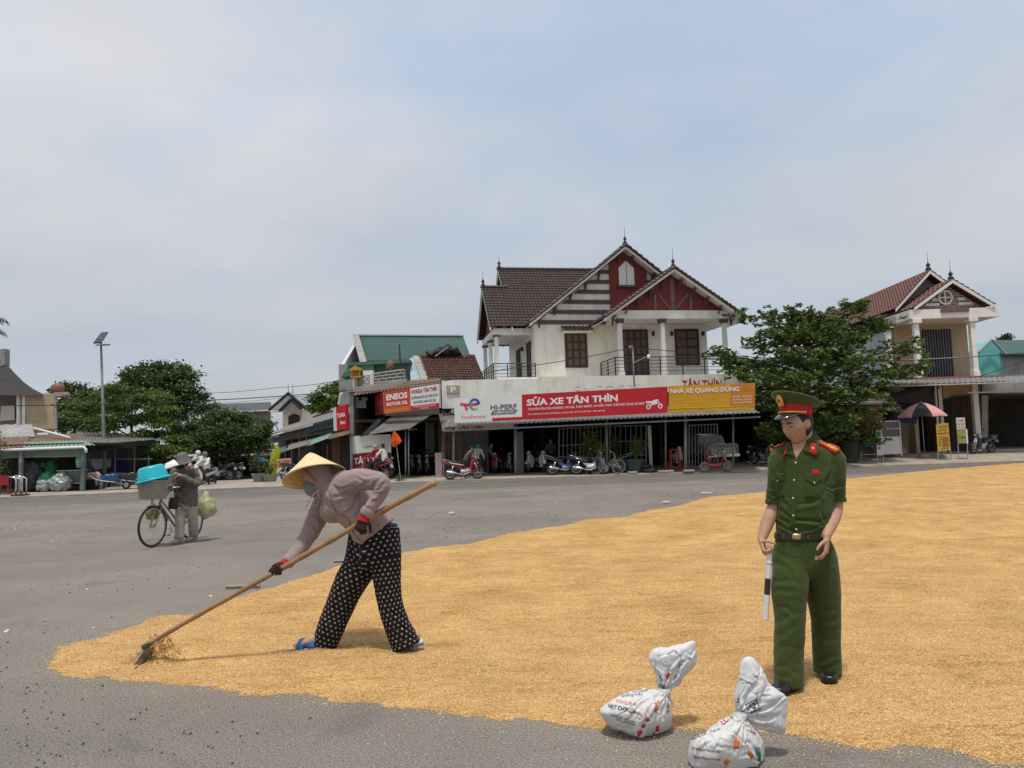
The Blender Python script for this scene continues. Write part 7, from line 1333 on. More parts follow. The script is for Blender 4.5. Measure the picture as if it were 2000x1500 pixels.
LL = [O(1545,1095,.02), O(1542,1210,-.05), O(1540,1338,-.09)]; RL = [O(1598,1095,.03), O(1611,1205,.06), O(1616,1318,.10)]
limb(body, LL, [.075,.055,.04]); limb(body, RL, [.075,.055,.04])
V, Nn, F = fuse(body, .005,3); ob = raw('body', V, F, skin, off)
hair = MB().ell(hc - HE.col[1] * .018 + HE.col[2] * .016, (.0795,.094,.110), 28,18, HE).build('hair', hairm, off, smooth=True)
# face: brows, eyes looking down, lips
def facept(x, z, out=.0):        # point on the face at local (left, up)
    d = HE @ Vector((x, .3, z)); h = bvF.ray_cast(hc + HE @ Vector((x, .3, z)), -HE.col[1]); return Vector(h[0]) + HE.col[1] * out
bvF = bvh_of(V, F)
for sg in (-1,1):
    MB().loft([facept(sg * .014,.027,.000), facept(sg * .030,.032,.000), facept(sg * .047,.026,-.001)], [(.006,.0036), (.007,.0042), (.003,.002)], n=8, k=3).build('eyebrow', hairm, off, smooth=True)
    MB().loft([facept(sg * .019,.007,-.0005), facept(sg * .031,.0065,.0005), facept(sg * .044,.008,-.001)], [(.0022,.0014), (.0034,.0026), (.0018,.0014)], n=8, k=3).build('eyelash_line', hairm, off, smooth=True)
lipm = skinmat('lip_skin', (.36,.13,.10)); MB().loft([facept(-.021,-.061,-.001), facept(-.008,-.058,.0008), facept(.008,-.058,.0008), facept(.021,-.061,-.001)], [(.002,.001), (.005,.002), (.005,.002), (.002,.001)], side=HE.col[2], n=8, k=3).loft([facept(-.018,-.065,-.001), facept(0,-.069,.0008), facept(.018,-.065,-.001)], [(.002,.001), (.0055,.002), (.002,.001)], side=HE.col[2], n=8, k=3).build('lips', lipm, off, smooth=True)
# shirt
sh_ = MB(); sh_.loft([O(1579,850,.05), O(1578,864,.04), O(1577,876,.03), O(1576,888,.02), O(1575,906,.02), O(1573,940,.02), O(1570,980,.02), O(1568,1015,.02), O(1567,1034,.02), O(1566,1052,.02)], [(.056,.050), (.078,.064), (.135,.078), (.176,.088), (.196,.096), (.178,.108), (.168,.112), (.160,.108), (.154,.104), (.146,.10)], side=(1,0,0), n=24, k=4, sq=2.3)
LS = [O(1532,890,.02), O(1521,899,.01), O(1518,930,.01), O(1516,960,.03), O(1514,978,.045)]; RS = [O(1618,889,.02), O(1630,898,.01), O(1631,930,.01), O(1631,960,.03), O(1631,974,.045)]
limb(sh_, LS[:4], [.066,.063,.056,.053]); limb(sh_, RS[:4], [.068,.066,.061,.060])
sh_.loft([LS[2], LS[4], LS[4] - EZ * .012], [(.053,.053), (.055,.055), (.052,.052)], n=16); sh_.loft([RS[2], RS[4], RS[4] - EZ * .016], [(.060,.060), (.060,.060), (.057,.057)], n=16)
shirt, Vs, Fs = cloth('shirt', sh_, .006, green, off, 3, [(.004, (4,4,5)), (.0018, (12,12,16))], fl=[(1513,925,1533,985,.010,.008), (1524,905,1530,950,.012,.007), (1622,905,1612,960,.012,.010), (1618,950,1646,953,.008,.007), (1616,963,1644,967,.007,.006), (1506,950,1526,956,.008,.006), (1505,964,1524,968,.007,.006), (1530,1000,1600,1024,.010,.009), (1540,1022,1612,1012,.010,.008), (1526,1012,1546,1034,.008,.007), (1575,1032,1612,1028,.008,.008), (1560,990,1606,968,.012,.007), (1528,985,1560,1003,.011,.006), (1605,985,1612,1030,.010,.007), (1585,955,1612,940,.010,.005), (1522,1030,1570,1038,.007,.007), (1535,960,1548,978,.010,.004)])
bvS = bvh_of(Vs, Fs)
for LSx, rr in ((LS, .057), (RS, .063)):      # rolled cuffs
    a = LSx[4]; c_ = MB()
    for q in range(3): c_.loft([a + EZ * (.012 - .010 * q), a + EZ * (.002 - .010 * q)], [(rr + .002 * (q % 2), rr + .002 * (q % 2)), (rr + .003, rr + .003)], n=20)
    cuff, _, _ = cloth('rolled_cuff', c_, .004, green, off, 2, [(.003, (20,20,30))])
# trousers
tr_ = MB(); tr_.loft([O(1566,1040,.02), O(1567,1056,.02), O(1570,1085,.025), O(1572,1108,.03), O(1573,1128,.03)], [(.150,.102), (.160,.108), (.190,.122), (.185,.118), (.11,.07)], side=(1,0,0), n=24, k=3, sq=2.3)
LT = [(1546,1100,.02,.108), (1542,1150,-.02,.103), (1543,1205,-.05,.089), (1541,1262,-.06,.084), (1541,1318,-.08,.082), (1541,1336,-.08,.084)]; RT = [(1600,1100,.03,.106), (1607,1150,.05,.101), (1612,1205,.07,.086), (1614,1262,.09,.081), (1616,1300,.10,.080), (1616,1314,.10,.081)]
for T in (LT, RT): tr_.loft([O(x, y, d) for x, y, d, r in T], [(r, r * 1.08) for x, y, d, r in T], side=(1,0,0), n=20, k=4)
trousers, Vt, Ft = cloth('trousers', tr_, .007, green, off, 3, [(.005, (4,4,3)), (.002, (12,12,14))], fl=[(1525,1075,1562,1120,0.016,0.0045), (1520,1100,1560,1135,0.016,0.0045), (1512,1132,1558,1142,0.015,0.0049), (1515,1158,1556,1150,0.015,0.0040), (1520,1185,1552,1196,0.014,0.0040), (1518,1212,1560,1200,0.015,0.0040), (1518,1240,1558,1226,0.015,0.0036), (1520,1268,1556,1262,0.016,0.0027), (1520,1300,1558,1312,0.014,0.0040), (1516,1322,1552,1316,0.012,0.0031), (1575,1078,1566,1130,0.016,0.0040), (1615,1080,1582,1126,0.019,0.0036), (1630,1110,1588,1146,0.019,0.0036), (1592,1180,1632,1192,0.016,0.0036), (1590,1215,1634,1206,0.016,0.0036), (1590,1250,1634,1244,0.018,0.0027), (1594,1290,1636,1282,0.014,0.0040), (1592,1302,1634,1300,0.011,0.0031), (1542,1140,1541,1325,0.009,0.0014), (1612,1140,1615,1305,0.009,0.0014)])
bvT = bvh_of(Vt, Ft)
shoem = mat('black_leather', (.012,.011,.011), .32,.3,20, spec=.5)
for (hx, hy, hd, tx, ty, td) in ((1556,1345,-.02,1516,1352,-.19), (1617,1322,.16,1621,1336,-.02)):
    a, b = O(hx, hy, hd), O(tx, ty, td); a.z = b.z = RZ0; s_ = MB(); shoe(s_, a, b, .050,.085); cloth('shoe', s_, .005, shoem, off, 2)
    a2 = a.lerp(b, -.04); b2 = a.lerp(b, 1.02); d = (b2 - a2); s2v = V3(-d.y, d.x, 0).normalized(); MB().loft([a2 + EZ * -.004, a2.lerp(b2,.3) + EZ * -.004, a2.lerp(b2,.75) + EZ * -.004, b2 + EZ * -.004], [(.036,.013), (.042,.013), (.050,.012), (.028,.010)], side=s2v, n=16, k=3, sq=3).build('sole', rubber, off, smooth=True)
# belt, buckle
beltc = [O(1566.5,1046,.02), O(1566.5,1041,.02)]; MB().loft([O(1567,1051,.02), O(1566.5,1040.5,.02)], [(.166,.113), (.162,.111)], side=(1,0,0), n=40, sq=2.3).build('belt', mat('brown_leather', (.035,.014,.010), .4,.3,20, spec=.45), off, smooth='auto')
bvB = bvh_of(*(lambda m_: (m_.v, m_.f))(MB().loft([O(1567,1056,.02), O(1566,1036,.02)], [(.168,.115), (.164,.113)], side=(1,0,0), n=40, sq=2.3)))
decal('buckle', [(1547,1042), (1564,1043), (1564,1054), (1547,1053)], bvB, mat('brass', (.45,.36,.2), .3,.15, metal=.7), off, .002,.005,2)
for x in (1530,1576,1601): decal('belt_loop', [(x, 1038), (x + 3,1038), (x + 3,1056), (x, 1056)], bvB, green, off, .002,.004,1)
# placket, buttons, pockets, collar, tabs, epaulettes, badge
for (x, y) in ((1554,904), (1551,938), (1549,973), (1549.5,1007), (1555,1034), (1519,938), (1590,943)):
    p, n = onto(x, y, bvS, .004); MB().ell(p, (.0065,.0065,.0035), 12,8, n.to_track_quat('Z', 'Y').to_matrix()).build('button', mat('silver_button', (.62,.6,.5), .25,.1, metal=.7), off, smooth=True)
decal('placket', [(1547,892), (1558,892), (1555,950), (1553,1035), (1545,1035), (1547,950)], bvS, green, off, .001,.0025,5)
for q in ([(1572,925), (1606,922), (1606,938), (1590,946), (1573,938)], [(1512,925), (1532,924), (1532,938), (1520,942), (1512,937)]): decal('pocket_flap', q, bvS, green, off, .001,.004,4)
for q in ([(1573,932), (1607,930), (1605,975), (1574,976)], [(1512,932), (1532,931), (1532,972), (1514,972)]): decal('pocket', q, bvS, green, off, .0005,.002,4)
redc = mat('red_felt', (.50,.016,.012), .8,.12,20); goldc = mat('gold_braid', (.62,.40,.07), .45,.25,60, spec=.5)
e1 = decal('epaulette', [(1498,879), (1500,871), (1530,860), (1535,863), (1533,869), (1499,882)], bvS, redc, off, .004,.006,4); e2_ = decal('epaulette', [(1596,861), (1604,858), (1640,875), (1638,882), (1630,886), (1597,867)], bvS, redc, off, .004,.006,4)
for q in ([(1501,877), (1530,864), (1531,866), (1502,880)], ): decal('gold_stripe', q, bvS, goldc, e1,.010,.003,3)
for q in ([(1599,862), (1636,879.5), (1634,883), (1598,865)], ): decal('gold_stripe', q, bvS, goldc, e2_, .010,.003,3)
def star(par, x, y, r, ring=5): 
    p, n = onto(x, y, bvS, .0145); M3 = n.to_track_quat('Z', 'Y').to_matrix(); pts = [p + M3 @ Vector(((r if i % 2 == 0 else r * .42) * math.cos(i * math.pi / 5 + .3), (r if i % 2 == 0 else r * .42) * math.sin(i * math.pi / 5 + .3), 0)) for i in range(10)]; MB().add([p + n * .003] + pts, [(0, i + 1, (i + 1) % 10 + 1) for i in range(10)]).build('star', goldc, par)
for (x, y) in ((1602,864), (1612,869), (1620,872), (1629,876)): star(e2_, x, y, .010)
for (x, y) in ((1504,876), (1512,872), (1520,869), (1528,865)): star(e1, x, y, .008)
# collar: stand and two pointed flaps
cl = MB(); nk = O(1577,866,.035); g = []
ang = [math.radians(a) for a in range(-60,241,12)]
cup = lambda a, r0, r1, dz: nk + V3(r0 * math.cos(a), r1 * math.sin(a), dz)
rows = []
for (r0, r1, dz) in ((.070,.064,-.012), (.066,.060,.022), (.072,.066,.030), (.084,.076,-.004)):
    rows.append([cup(a, r0, r1, dz + .018 * math.sin(a) + .006 * math.cos(a)) for a in ang])
o = MB().grid(rows).build('collar', green, off, smooth=True); md = o.modifiers.new('t', 'SOLIDIFY'); md.thickness = .003
fl1 = decal('collar_flap', [(1581,846), (1588,850), (1597,866), (1599,880), (1594,891), (1582,887), (1568,882), (1574,868)], bvS, green, off, .008,.004,4); fl2 = decal('collar_flap', [(1541,858), (1536,866), (1530,890), (1537,888), (1547,891), (1552,893), (1546,878)], bvS, green, off, .008,.004,4)
decal('collar_tab', [(1580.5,868), (1592,869), (1593,890), (1580.5,886)], bvS, redc, fl1,.014,.003,3); decal('collar_tab', [(1533,878), (1536,875), (1533,889), (1528,891)], bvS, redc, fl2,.014,.003,2)
p, n = onto(1586,878, bvS, .019); MB().ell(p, (.009,.009,.003), 12,6, n.to_track_quat('Z', 'Y').to_matrix()).build('tab_emblem', goldc, off, smooth=True)
decal('badge', [(1584,917), (1592,919), (1599,918), (1600,927), (1586,927)], bvS, redc, off, .003,.004,3)
# open neck: skin of the chest shows through the V
decal('open_neck', [(1546,858), (1580,848), (1576,868), (1562,886), (1555,896), (1549,884)], bvS, skin, off, .0015,.002,4)
# cap
cap = thing('peaked_cap', 'green peaked cap with red band and gold cord on the officer', 'cap', hc); kc = dict(world=True)
CF = Vector((-.89,-.44,.06)).normalized(); CU = Vector((-.02,.0,1)); CU = (CU - CF * CU.dot(CF)).normalized(); CEm = Matrix((CU.cross(CF), CF, CU)).transposed(); cc = hc + V3(-.004,0,.004)
def HL(l, f, u): return cc + CEm @ Vector((l, f, u))
def ring_(rl, rf, uf, ub, off_=0.0, n=48): return [HL(rl * math.cos(2 * math.pi * i / n), rf * math.sin(2 * math.pi * i / n) + off_, (uf + ub) / 2 + (uf - ub) / 2 * math.sin(2 * math.pi * i / n)) for i in range(n)]
def rings(rs): 
    mb = MB(); n = len(rs[0]); mb.add([p for r in rs for p in r], [(i * n + j, i * n + (j + 1) % n, (i + 1) * n + (j + 1) % n, (i + 1) * n + j) for i in range(len(rs) - 1) for j in range(n)]); return mb
band = rings([ring_(.080,.098,.054,.046), ring_(.0835,.103,.054,.046), ring_(.086,.106,.115,.106), ring_(.080,.100,.117,.108)]).build('band', redc, cap, smooth=True)
cr_ = rings([ring_(.084,.104,.112,.102), ring_(.090,.112,.124,.106), ring_(.118,.142,.164,.110,-.004), ring_(.132,.154,.182,.110,-.004), ring_(.134,.156,.188,.113,-.004), ring_(.129,.151,.194,.119,-.004), ring_(.09,.11,.183,.131,-.004), ring_(.05,.06,.170,.140,-.004), ring_(.001,.001,.155,.153,-.004)]).build('crown', fabric('cap_cloth', (.060,.086,.020), .15), cap, smooth=True)
rows = []
for (rf, dz) in ((0,0), (.02,-.010), (.042,-.026), (.052,-.036), (.052,-.040), (.040,-.031), (0,-.006)):
    row = []
    for i in range(17): a = math.radians(22 + 136 * i / 16); e = math.sin(math.radians(180 * i / 16)) ** .6; row.append(HL(.085 * math.cos(a), .103 * math.sin(a) + rf * e, .058 + dz * e))
    rows.append(row)
MB().grid(rows).build('visor', mat('black_patent', (.02,.02,.022), .10,.1, spec=1.0, coat=.6), cap, smooth=True)
MB().tube([HL(.0875 * math.cos(math.radians(a)), .108 * math.sin(math.radians(a)), .066) for a in range(8,173,6)], .006,8).build('gold_cord', goldc, cap, smooth=True)
for a in (8,172): MB().ell(HL(.088 * math.cos(math.radians(a)), .108 * math.sin(math.radians(a)), .066), (.008,) * 3,10,8).build('cord_button', mat('silver_button', (.62,.6,.5), .25,.1, metal=.7), cap, smooth=True)
em = MB().loft([HL(0,.118,.100), HL(0,.130,.135), HL(0,.140,.168)], [(.020,.006), (.026,.008), (.012,.005)], side=CEm.col[0], n=14, k=3).build('emblem', goldc, cap, smooth=True); MB().ell(HL(0,.138,.135), (.011,.005,.013), 12,8, CEm).build('emblem_centre', redc, em, smooth=True)
# baton
bt_ = thing('traffic_baton', 'white traffic baton with black rings held pointing down by the officer', 'baton', O(1495,1212,-.06)); bcen = LH + LD * .092 + LN.normalized() * .026; bb = O(1495,1212,-.08); ba = bcen + (bcen - bb).normalized() * .05; batw = mat('white_plastic', (.68,.68,.66), .35,.06, spec=.5)
for (t0, t1, r, m, nm) in ((0,.22,.015, batw, 'grip'), (.22,.235,.021, batw, 'guard'), (.235,.44,.017, batw, 'shaft'), (.44,.655,.0172, blackp, 'black_ring'), (.655,.985,.017, batw, 'shaft'), (.985,1,.014, batw, 'tip')): MB().loft([ba.lerp(bb, t0), ba.lerp(bb, t1)], [(r, r), (r, r)], n=18).build(nm, m, bt_, smooth='auto')
# ---------------------------------------------------------------- the woman raking
WY = 5.85
def Wp(x, y, d=0.0): return P(x, y, WY + d)
wm = thing('person', 'woman in pink hooded jacket and black patterned trousers bending to rake rice', 'person', (Wp(700,1270).x, WY, .03))
pinkj = fabric('dusty_mauve_jersey', (.315,.232,.222), .16,220, stain=.25)
whc = Wp(618,931,.02); whf = Vector((-.80,-.10,-.60)); whu = Vector((-.55,.05,.83)); hb2, WE = headpts(whc, whf, whu, .98)
body = MB(); addmb(body, hb2)
limb(body, [Wp(632,930,.02), Wp(650,945,.02)], [.055,.06]); body.loft([Wp(645,945,.02), Wp(690,985,.02), Wp(738,1045,.02)], [(.12,.09), (.12,.09), (.13,.10)], side=(0,1,0), n=14, k=3)
NA = [Wp(685,938,-.17), Wp(748,944,-.24), Wp(714,1006,-.26)]; FA = [Wp(640,962,.17), Wp(604,1046,.08), Wp(560,1100,-.16)]
limb(body, NA, [.045,.040,.028]); limb(body, FA, [.045,.040,.028])
pole_a, pole_b = P(851,942,5.60), P(284,1262,5.62); pdir = (pole_b - pole_a).normalized()
LLg = [Wp(705,1075,.07), Wp(668,1170,.06), Wp(628,1262,.05)]; RLg = [Wp(752,1075,-.06), Wp(762,1175,-.08), Wp(806,1262,-.06)]
limb(body, LLg, [.085,.06,.036]); limb(body, RLg, [.085,.06,.036])
def foot(mb, heel, toe, z):
    a, b = Vector(heel), Vector(toe); d = (b - a).normalized(); s = V3(-d.y, d.x, 0).normalized()
    mb.loft([a - d * .01 + EZ * .035, a + d * .03 + EZ * .042, a + d * .09 + EZ * .045, a + d * .15 + EZ * .030, a + d * .185 + EZ * .022], [(.022,.030), (.030,.040), (.036,.042), (.044,.026), (.042,.018)], side=s, n=14, k=3)
    for i in range(5): o_ = -.034 + .017 * i; ln = (.040,.036,.033,.029,.024)[i]; p = a + d * (.178 - .004 * i) + s * o_ + EZ * .018; limb(mb, [p, p + d * ln * .6, p + d * ln - EZ * .004], [.0105 if i == 0 else .0085,.010 if i == 0 else .008,.008], 8,2)
    return d, s
sand = mat('blue_rubber_strap', (.035,.15,.42), .5,.15,30, bump=.1); solew = mat('white_foam_sole', (.62,.62,.60), .6,.1)
feet = []
for (hx, hy, hd, tx, ty, td, lift) in ((630,1268,.03,572,1272,.0,0), (818,1262,-.06,768,1277,-.08,.035)):
    a, b = Wp(hx, hy, hd), Wp(tx, ty, td); a.z = .058 + lift; b.z = .052; b = a + (b - a).normalized() * .235; d, s = foot(body, a, b, 0); feet.append((a, b, d, s))
V, Nn, F = fuse(body, .005,3); raw('body', V, F, skin2, wm)
for (a, b, d, s) in feet:
    sn = thing('sandal', 'blue strapped sandal with white footbed on the %s foot of the raking woman' % ('leading' if a.x < -1 else 'trailing'), 'sandal', (a.x, a.y, .03))
    up2 = s.cross(d) * -1; up2 = up2 if up2.z > 0 else -up2
    MB().loft([a - d * .03 - up2 * .006, a + d * .06 - up2 * .008, a + d * .16 - up2 * .008, a + d * .212 - up2 * .010], [(.034,.011), (.036,.011), (.047,.009), (.034,.006)], side=s, n=16, k=3, sq=3).build('footbed', solew, sn, smooth=True); MB().loft([a - d * .03 - up2 * .020, a + d * .06 - up2 * .020, a + d * .16 - up2 * .018, a + d * .235 - up2 * .016], [(.035,.010), (.037,.010), (.049,.010), (.035,.008)], side=s, n=16, k=3, sq=3).build('sole', sand, sn, smooth=True)
    for (o0, o1) in ((.070,.170), (.165,.085)):
        g = []
        for w_ in (-.030,.030):
            row = []
            for i in range(11): t = i / 10; an = math.pi * t; c_ = a + d * (o0 + (o1 - o0) * t + w_); row.append(c_ + s * .050 * math.cos(an) + up2 * (.076 * math.sin(an) - .006))
            g.append(row)
        o = MB().grid(g).build('strap', sand, sn, smooth=True); md = o.modifiers.new('t', 'SOLIDIFY'); md.thickness = .005
# jacket with hood
jk = MB(); jk.loft([Wp(648,944,.02), Wp(660,952,.02), Wp(676,970,.02), Wp(694,990,.02), Wp(714,1014,.02), Wp(728,1032,.02), Wp(734,1040,.02)], [(.13,.11), (.19,.15), (.205,.165), (.195,.165), (.185,.155), (.185,.160), (.180,.160)], side=(0,1,0), n=26, k=4)
jk.ell(Wp(660,988,.0), (.15,.15,.11), 18,12, Matrix.Rotation(-.7,3, 'Y'))
for (A_, B_, ra_) in (((722,1024), (735,1041), .190),): jk.loft([Wp(*A_, .02), Wp(*B_, .02)], [(ra_, .168), (ra_ + .004,.170)], side=(0,1,0), n=26)
NS = [Wp(676,946,-.12), Wp(700,937,-.17), Wp(728,938,-.21), Wp(747,944,-.235), Wp(741,966,-.245), Wp(727,986,-.255), Wp(716,1003,-.26)]; limb(jk, NS, [.088,.084,.072,.060,.052,.047,.042], 16,4)
FS = [Wp(650,962,.14), Wp(632,985,.16), Wp(616,1020,.12), Wp(602,1047,.07), Wp(584,1072,-.04), Wp(562,1098,-.15)]; limb(jk, FS, [.085,.084,.076,.066,.056,.046], 16,4)
jk.ell(whc + WE @ Vector((0,-.036,.014)), (.096,.095,.126), 22,16, WE); limb(jk, [Wp(632,938,.02), Wp(642,952,.02), Wp(654,958,.02)], [.098,.108,.13])
jacket, Vj, Fj = cloth('hooded_jacket', jk, .008, pinkj, wm, 5, [(.005, (5,5,5)), (.0022, (14,14,12))], fl=[(695,958,655,968,.011,.010), (698,962,662,985,.011,.011), (702,966,676,1002,.010,.010), (708,970,694,1006,.009,.009), (690,952,650,952,.012,.009), (715,945,690,952,.010,.009), (738,938,726,956,.009,.010), (752,946,732,958,.008,.010), (754,955,734,968,.008,.009), (746,966,728,978,.008,.008), (738,976,720,988,.007,.007), (730,988,712,996,.007,.007), (700,926,735,930,.012,.008), (685,935,720,940,.012,.006), (640,985,664,1010,.010,.007), (668,1018,690,1040,.009,.008), (700,1020,740,1005,.010,.008), (720,1040,752,1012,.010,.008), (615,1005,628,1030,.010,.008), (602,1022,620,1040,.010,.010), (596,1040,612,1054,.009,.010), (585,1056,600,1068,.009,.009), (572,1072,588,1082,.008,.008), (563,1084,577,1094,.007,.007), (640,955,650,985,.010,.007), (632,950,622,975,.009,.007)]); bvJ = bvh_of(Vj, Fj)
seam = mat('brown_piping', (.16,.085,.075), .8,.1)
def seamline(pts, w=.003, par=None, m=None, nm='seam'):
    q = cr_interp(pts, 6); out = []
    for x, y in q:
        try: out.append(onto(x, y, bvJ, .001)[0])
        except Exception: pass
    if len(out) > 2: MB().tube(out, w, 6).build(nm, m or seam, par or jacket, smooth=True)
seamline([(634,973), (648,981), (653,992), (665,1005), (678,1010), (683,1018), (685,1032), (700,1052), (712,1062)]);
hd_ = [whc + WE @ Vector((.094 * math.cos(a_), .030 + .012 * math.sin(a_), .120 * math.sin(a_) + .004)) for a_ in [2 * math.pi * i / 40 for i in range(41)]]; MB().tube(hd_, .010,8).build('hood_edge', pinkj, jacket, smooth=True)
for (w_, a_, b_) in ((NA[-1], NS[-2], .050), (FA[-1], FS[-2], .050)):
    d_ = (w_ - a_).normalized(); c_ = MB().loft([w_ - d_ * .05, w_ - d_ * .03, w_ - d_ * .008, w_ + d_ * .004], [(b_, b_), (b_ * 1.04, b_ * 1.04), (b_ * .98, b_ * .98), (b_ * .9, b_ * .9)], n=20, k=2); cloth('sleeve_cuff', c_, .005, pinkj, jacket, 2, [(.004, (26,26,26))])
# drawstring bow
cord = mat('pink_cord', (.46,.34,.31), .9,.1)
p0, _ = onto(622,958, bvJ, .012)
for pts in ([(622,956), (618,972), (612,984), (618,988), (624,972), (622,958)], [(622,956), (610,968), (604,980), (598,990)], [(622,956), (630,964), (640,970)], [(622,957), (614,966), (609,972)]): MB().tube([P(x, y, p0.y - .012) for x, y in cr_interp(pts, 4)], .0035,6).build('drawstring', cord, jacket, smooth=True)
# mask
mk_ = MB(); mk_.ell(whc + WE @ Vector((0,.078,-.050)), (.074,.058,.082), 18,12, WE); cloth('face_mask', mk_, .006, fabric('grey_mask', (.20,.20,.20), .15), wm, 3, [(.004, (14,14,30))])
MB().tube([whc + WE @ Vector((-.066,.05,-.01)), whc + WE @ Vector((-.078,.02,.0)), whc + WE @ Vector((-.08,-.005,.005))], .003,5).build('mask_loop', mat('dark_green_cloth', (.03,.055,.04), .8,.1), wm)
# trousers with small pale motif
def motif():
    m = bpy.data.materials.new('black_patterned_cloth'); m.use_nodes = True; nt = m.node_tree; b = nt.nodes['Principled BSDF']
    au = N(nt, 'ShaderNodeAttribute', attribute_name='pu'); av = N(nt, 'ShaderNodeAttribute', attribute_name='pv')
    def mth(op, a, b_=None, c=None):
        n = N(nt, 'ShaderNodeMath', operation=op)
        for i, q in enumerate((a, b_, c)):
            if q is None: continue
            if isinstance(q, (int, float)): n.inputs[i].default_value = q
            else: L(nt, q, n.inputs[i])
        return n.outputs[0]
    v = mth('DIVIDE', av.outputs['Fac'], .031); row = mth('FLOOR', v); half = mth('MULTIPLY', mth('MODULO', row, 2.0), .5)
    u = mth('ADD', mth('DIVIDE', au.outputs['Fac'], .044), half); fu = mth('MULTIPLY', mth('SUBTRACT', mth('FRACT', u), .5), .044); fv = mth('MULTIPLY', mth('SUBTRACT', mth('FRACT', v), .5), .031)
    def disc(cx, cy, r): 
        dx_ = mth('SUBTRACT', fu, cx); dy_ = mth('SUBTRACT', fv, cy); return mth('LESS_THAN', mth('ADD', mth('MULTIPLY', dx_, dx_), mth('MULTIPLY', dy_, dy_)), r * r)
    k = mth('MAXIMUM', mth('MAXIMUM', disc(-.0040,-.0030,.0044), disc(.0040,-.0030,.0044)), disc(0,.0020,.0052))
    nz = N(nt, 'ShaderNodeTexNoise', Scale=40.0); mx = N(nt, 'ShaderNodeMix', data_type='RGBA'); L(nt, mth('MULTIPLY', k, mth('ADD', mth('MULTIPLY', nz.outputs[0], .5), .6)), mx.inputs[0]); mx.inputs[6].default_value = (.010,.009,.010,1); mx.inputs[7].default_value = (.36,.33,.32,1)
    L(nt, mx.outputs[2], b.inputs['Base Color']); b.inputs['Roughness'].default_value = .85; b.inputs['Specular IOR Level'].default_value = .2
    n2 = N(nt, 'ShaderNodeTexNoise', Scale=220.0); bp = N(nt, 'ShaderNodeBump', Strength=.15, Distance=.004); L(nt, n2.outputs[0], bp.inputs['Height']); L(nt, bp.outputs[0], b.inputs['Normal']); return m
T1 = [(722,1040,.05,.155), (706,1100,.06,.132), (688,1132,.06,.124), (672,1165,.06,.116), (655,1205,.06,.106), (642,1238,.05,.099), (634,1260,.05,.090)]; T2 = [(742,1040,-.01,.150), (752,1090,-.05,.118), (757,1140,-.07,.100), (764,1185,-.08,.090), (776,1222,-.08,.092), (790,1252,-.07,.106), (794,1262,-.07,.108)]
wt = MB(); wt.loft([Wp(737,1022,.02), Wp(736,1045,.02), Wp(735,1080,.02), Wp(735,1105,.02)], [(.150,.135), (.170,.155), (.185,.170), (.16,.15)], side=(1,0,0), n=24, k=3)
for T in (T1, T2): wt.loft([Wp(x, y, d) for x, y, d, r in T], [(r, r * .95) for x, y, d, r in T], side=(1,0,.0), n=20, k=4)
AX = [np.array([tuple(Wp(x, y, d)) for x, y, d, r in T]) for T in (T1, T2)]
def pattr(V, Nn):
    best = np.full(len(V), 1e9); U_ = np.zeros(len(V)); Vv = np.zeros(len(V))
    for A in AX:
        A = np.vstack([A[0] + (A[0] - A[1]) * .8, A]); acc = 0
        for i in range(len(A) - 1):
            e = A[i + 1] - A[i]; ln = np.linalg.norm(e); t = np.clip(((V - A[i]) @ e) / ln ** 2,0,1); pr = A[i] + t[:, None] * e; d = np.linalg.norm(V - pr, axis=1); w = d < best; best[w] = d[w]
            r = V - pr; ang_ = np.arctan2(r[:, 0], -r[:, 1]); U_[w] = (ang_ * .115)[w]; Vv[w] = (acc + t * ln)[w]; acc += ln
    return {'pu': U_ + 10, 'pv': Vv + 10}
cloth('trousers', wt, .0065, motif(), wm, 3, [(.006, (5,5,3)), (.002, (12,12,10))], attrs=pattr, fl=[(700,1080,690,1150,.012,.010), (715,1075,708,1130,.012,.010), (680,1110,650,1210,.012,.008), (690,1140,662,1240,.012,.008), (760,1060,748,1110,.012,.009), (740,1130,760,1210,.011,.009), (770,1100,772,1190,.012,.008), (765,1195,790,1215,.011,.010), (772,1225,805,1235,.010,.009), (770,1245,808,1250,.010,.008), (640,1180,632,1250,.010,.007), (730,1112,712,1090,.010,.010)])
# gloves holding the pole: red cuffs, dark palms with fingers
glr = fabric('red_knit_glove', (.36,.018,.025), .2); gld = fabric('dark_glove', (.030,.012,.014), .3)
for (wr_, elb, tpx, side_, nm) in ((NA[-1], NA[1], 712,1, 'near'), (FA[-1], FA[1], 545,-1, 'far')):
    t = ((wr_.x - pole_a.x) / (pole_b.x - pole_a.x)); pp = pole_a + (pole_b - pole_a) * t; arm = (wr_ - elb).normalized()
    if nm == 'near': w0 = wr_ + arm * .005; grip = P(708,1024,5.60); dirn = (grip + V3(0,-.035,0) - w0).normalized(); pnv = V3(.1,1,-.25)
    else: w0 = wr_ + arm * .005; grip = P(547,1113,5.61); dirn = (grip + V3(-.02,-.03,.015) - w0).normalized(); pnv = V3(-.35,.55,-.85)
    gl = thing('work_glove', 'dark work glove with red cuff on the %s of the bamboo handle' % ('upper hand' if nm == 'near' else 'lower hand'), 'glove', w0); hm = MB(); hand(hm, w0 + dirn * .012, dirn, pnv, side=side_, curl=.95, s=1.08, thumb=.8, spread=.02); cloth('glove_palm', hm, .0045, gld, gl, 2)
    cf = MB(); cf.loft([w0 - arm * .055, w0 - arm * .03, w0 + dirn * .02, w0 + dirn * .052], [(.046,.046), (.043,.043), (.038,.034), (.046,.030)], n=18, k=3); cloth('glove_cuff', cf, .005, glr, gl, 2, [(.003, (30,30,30))])
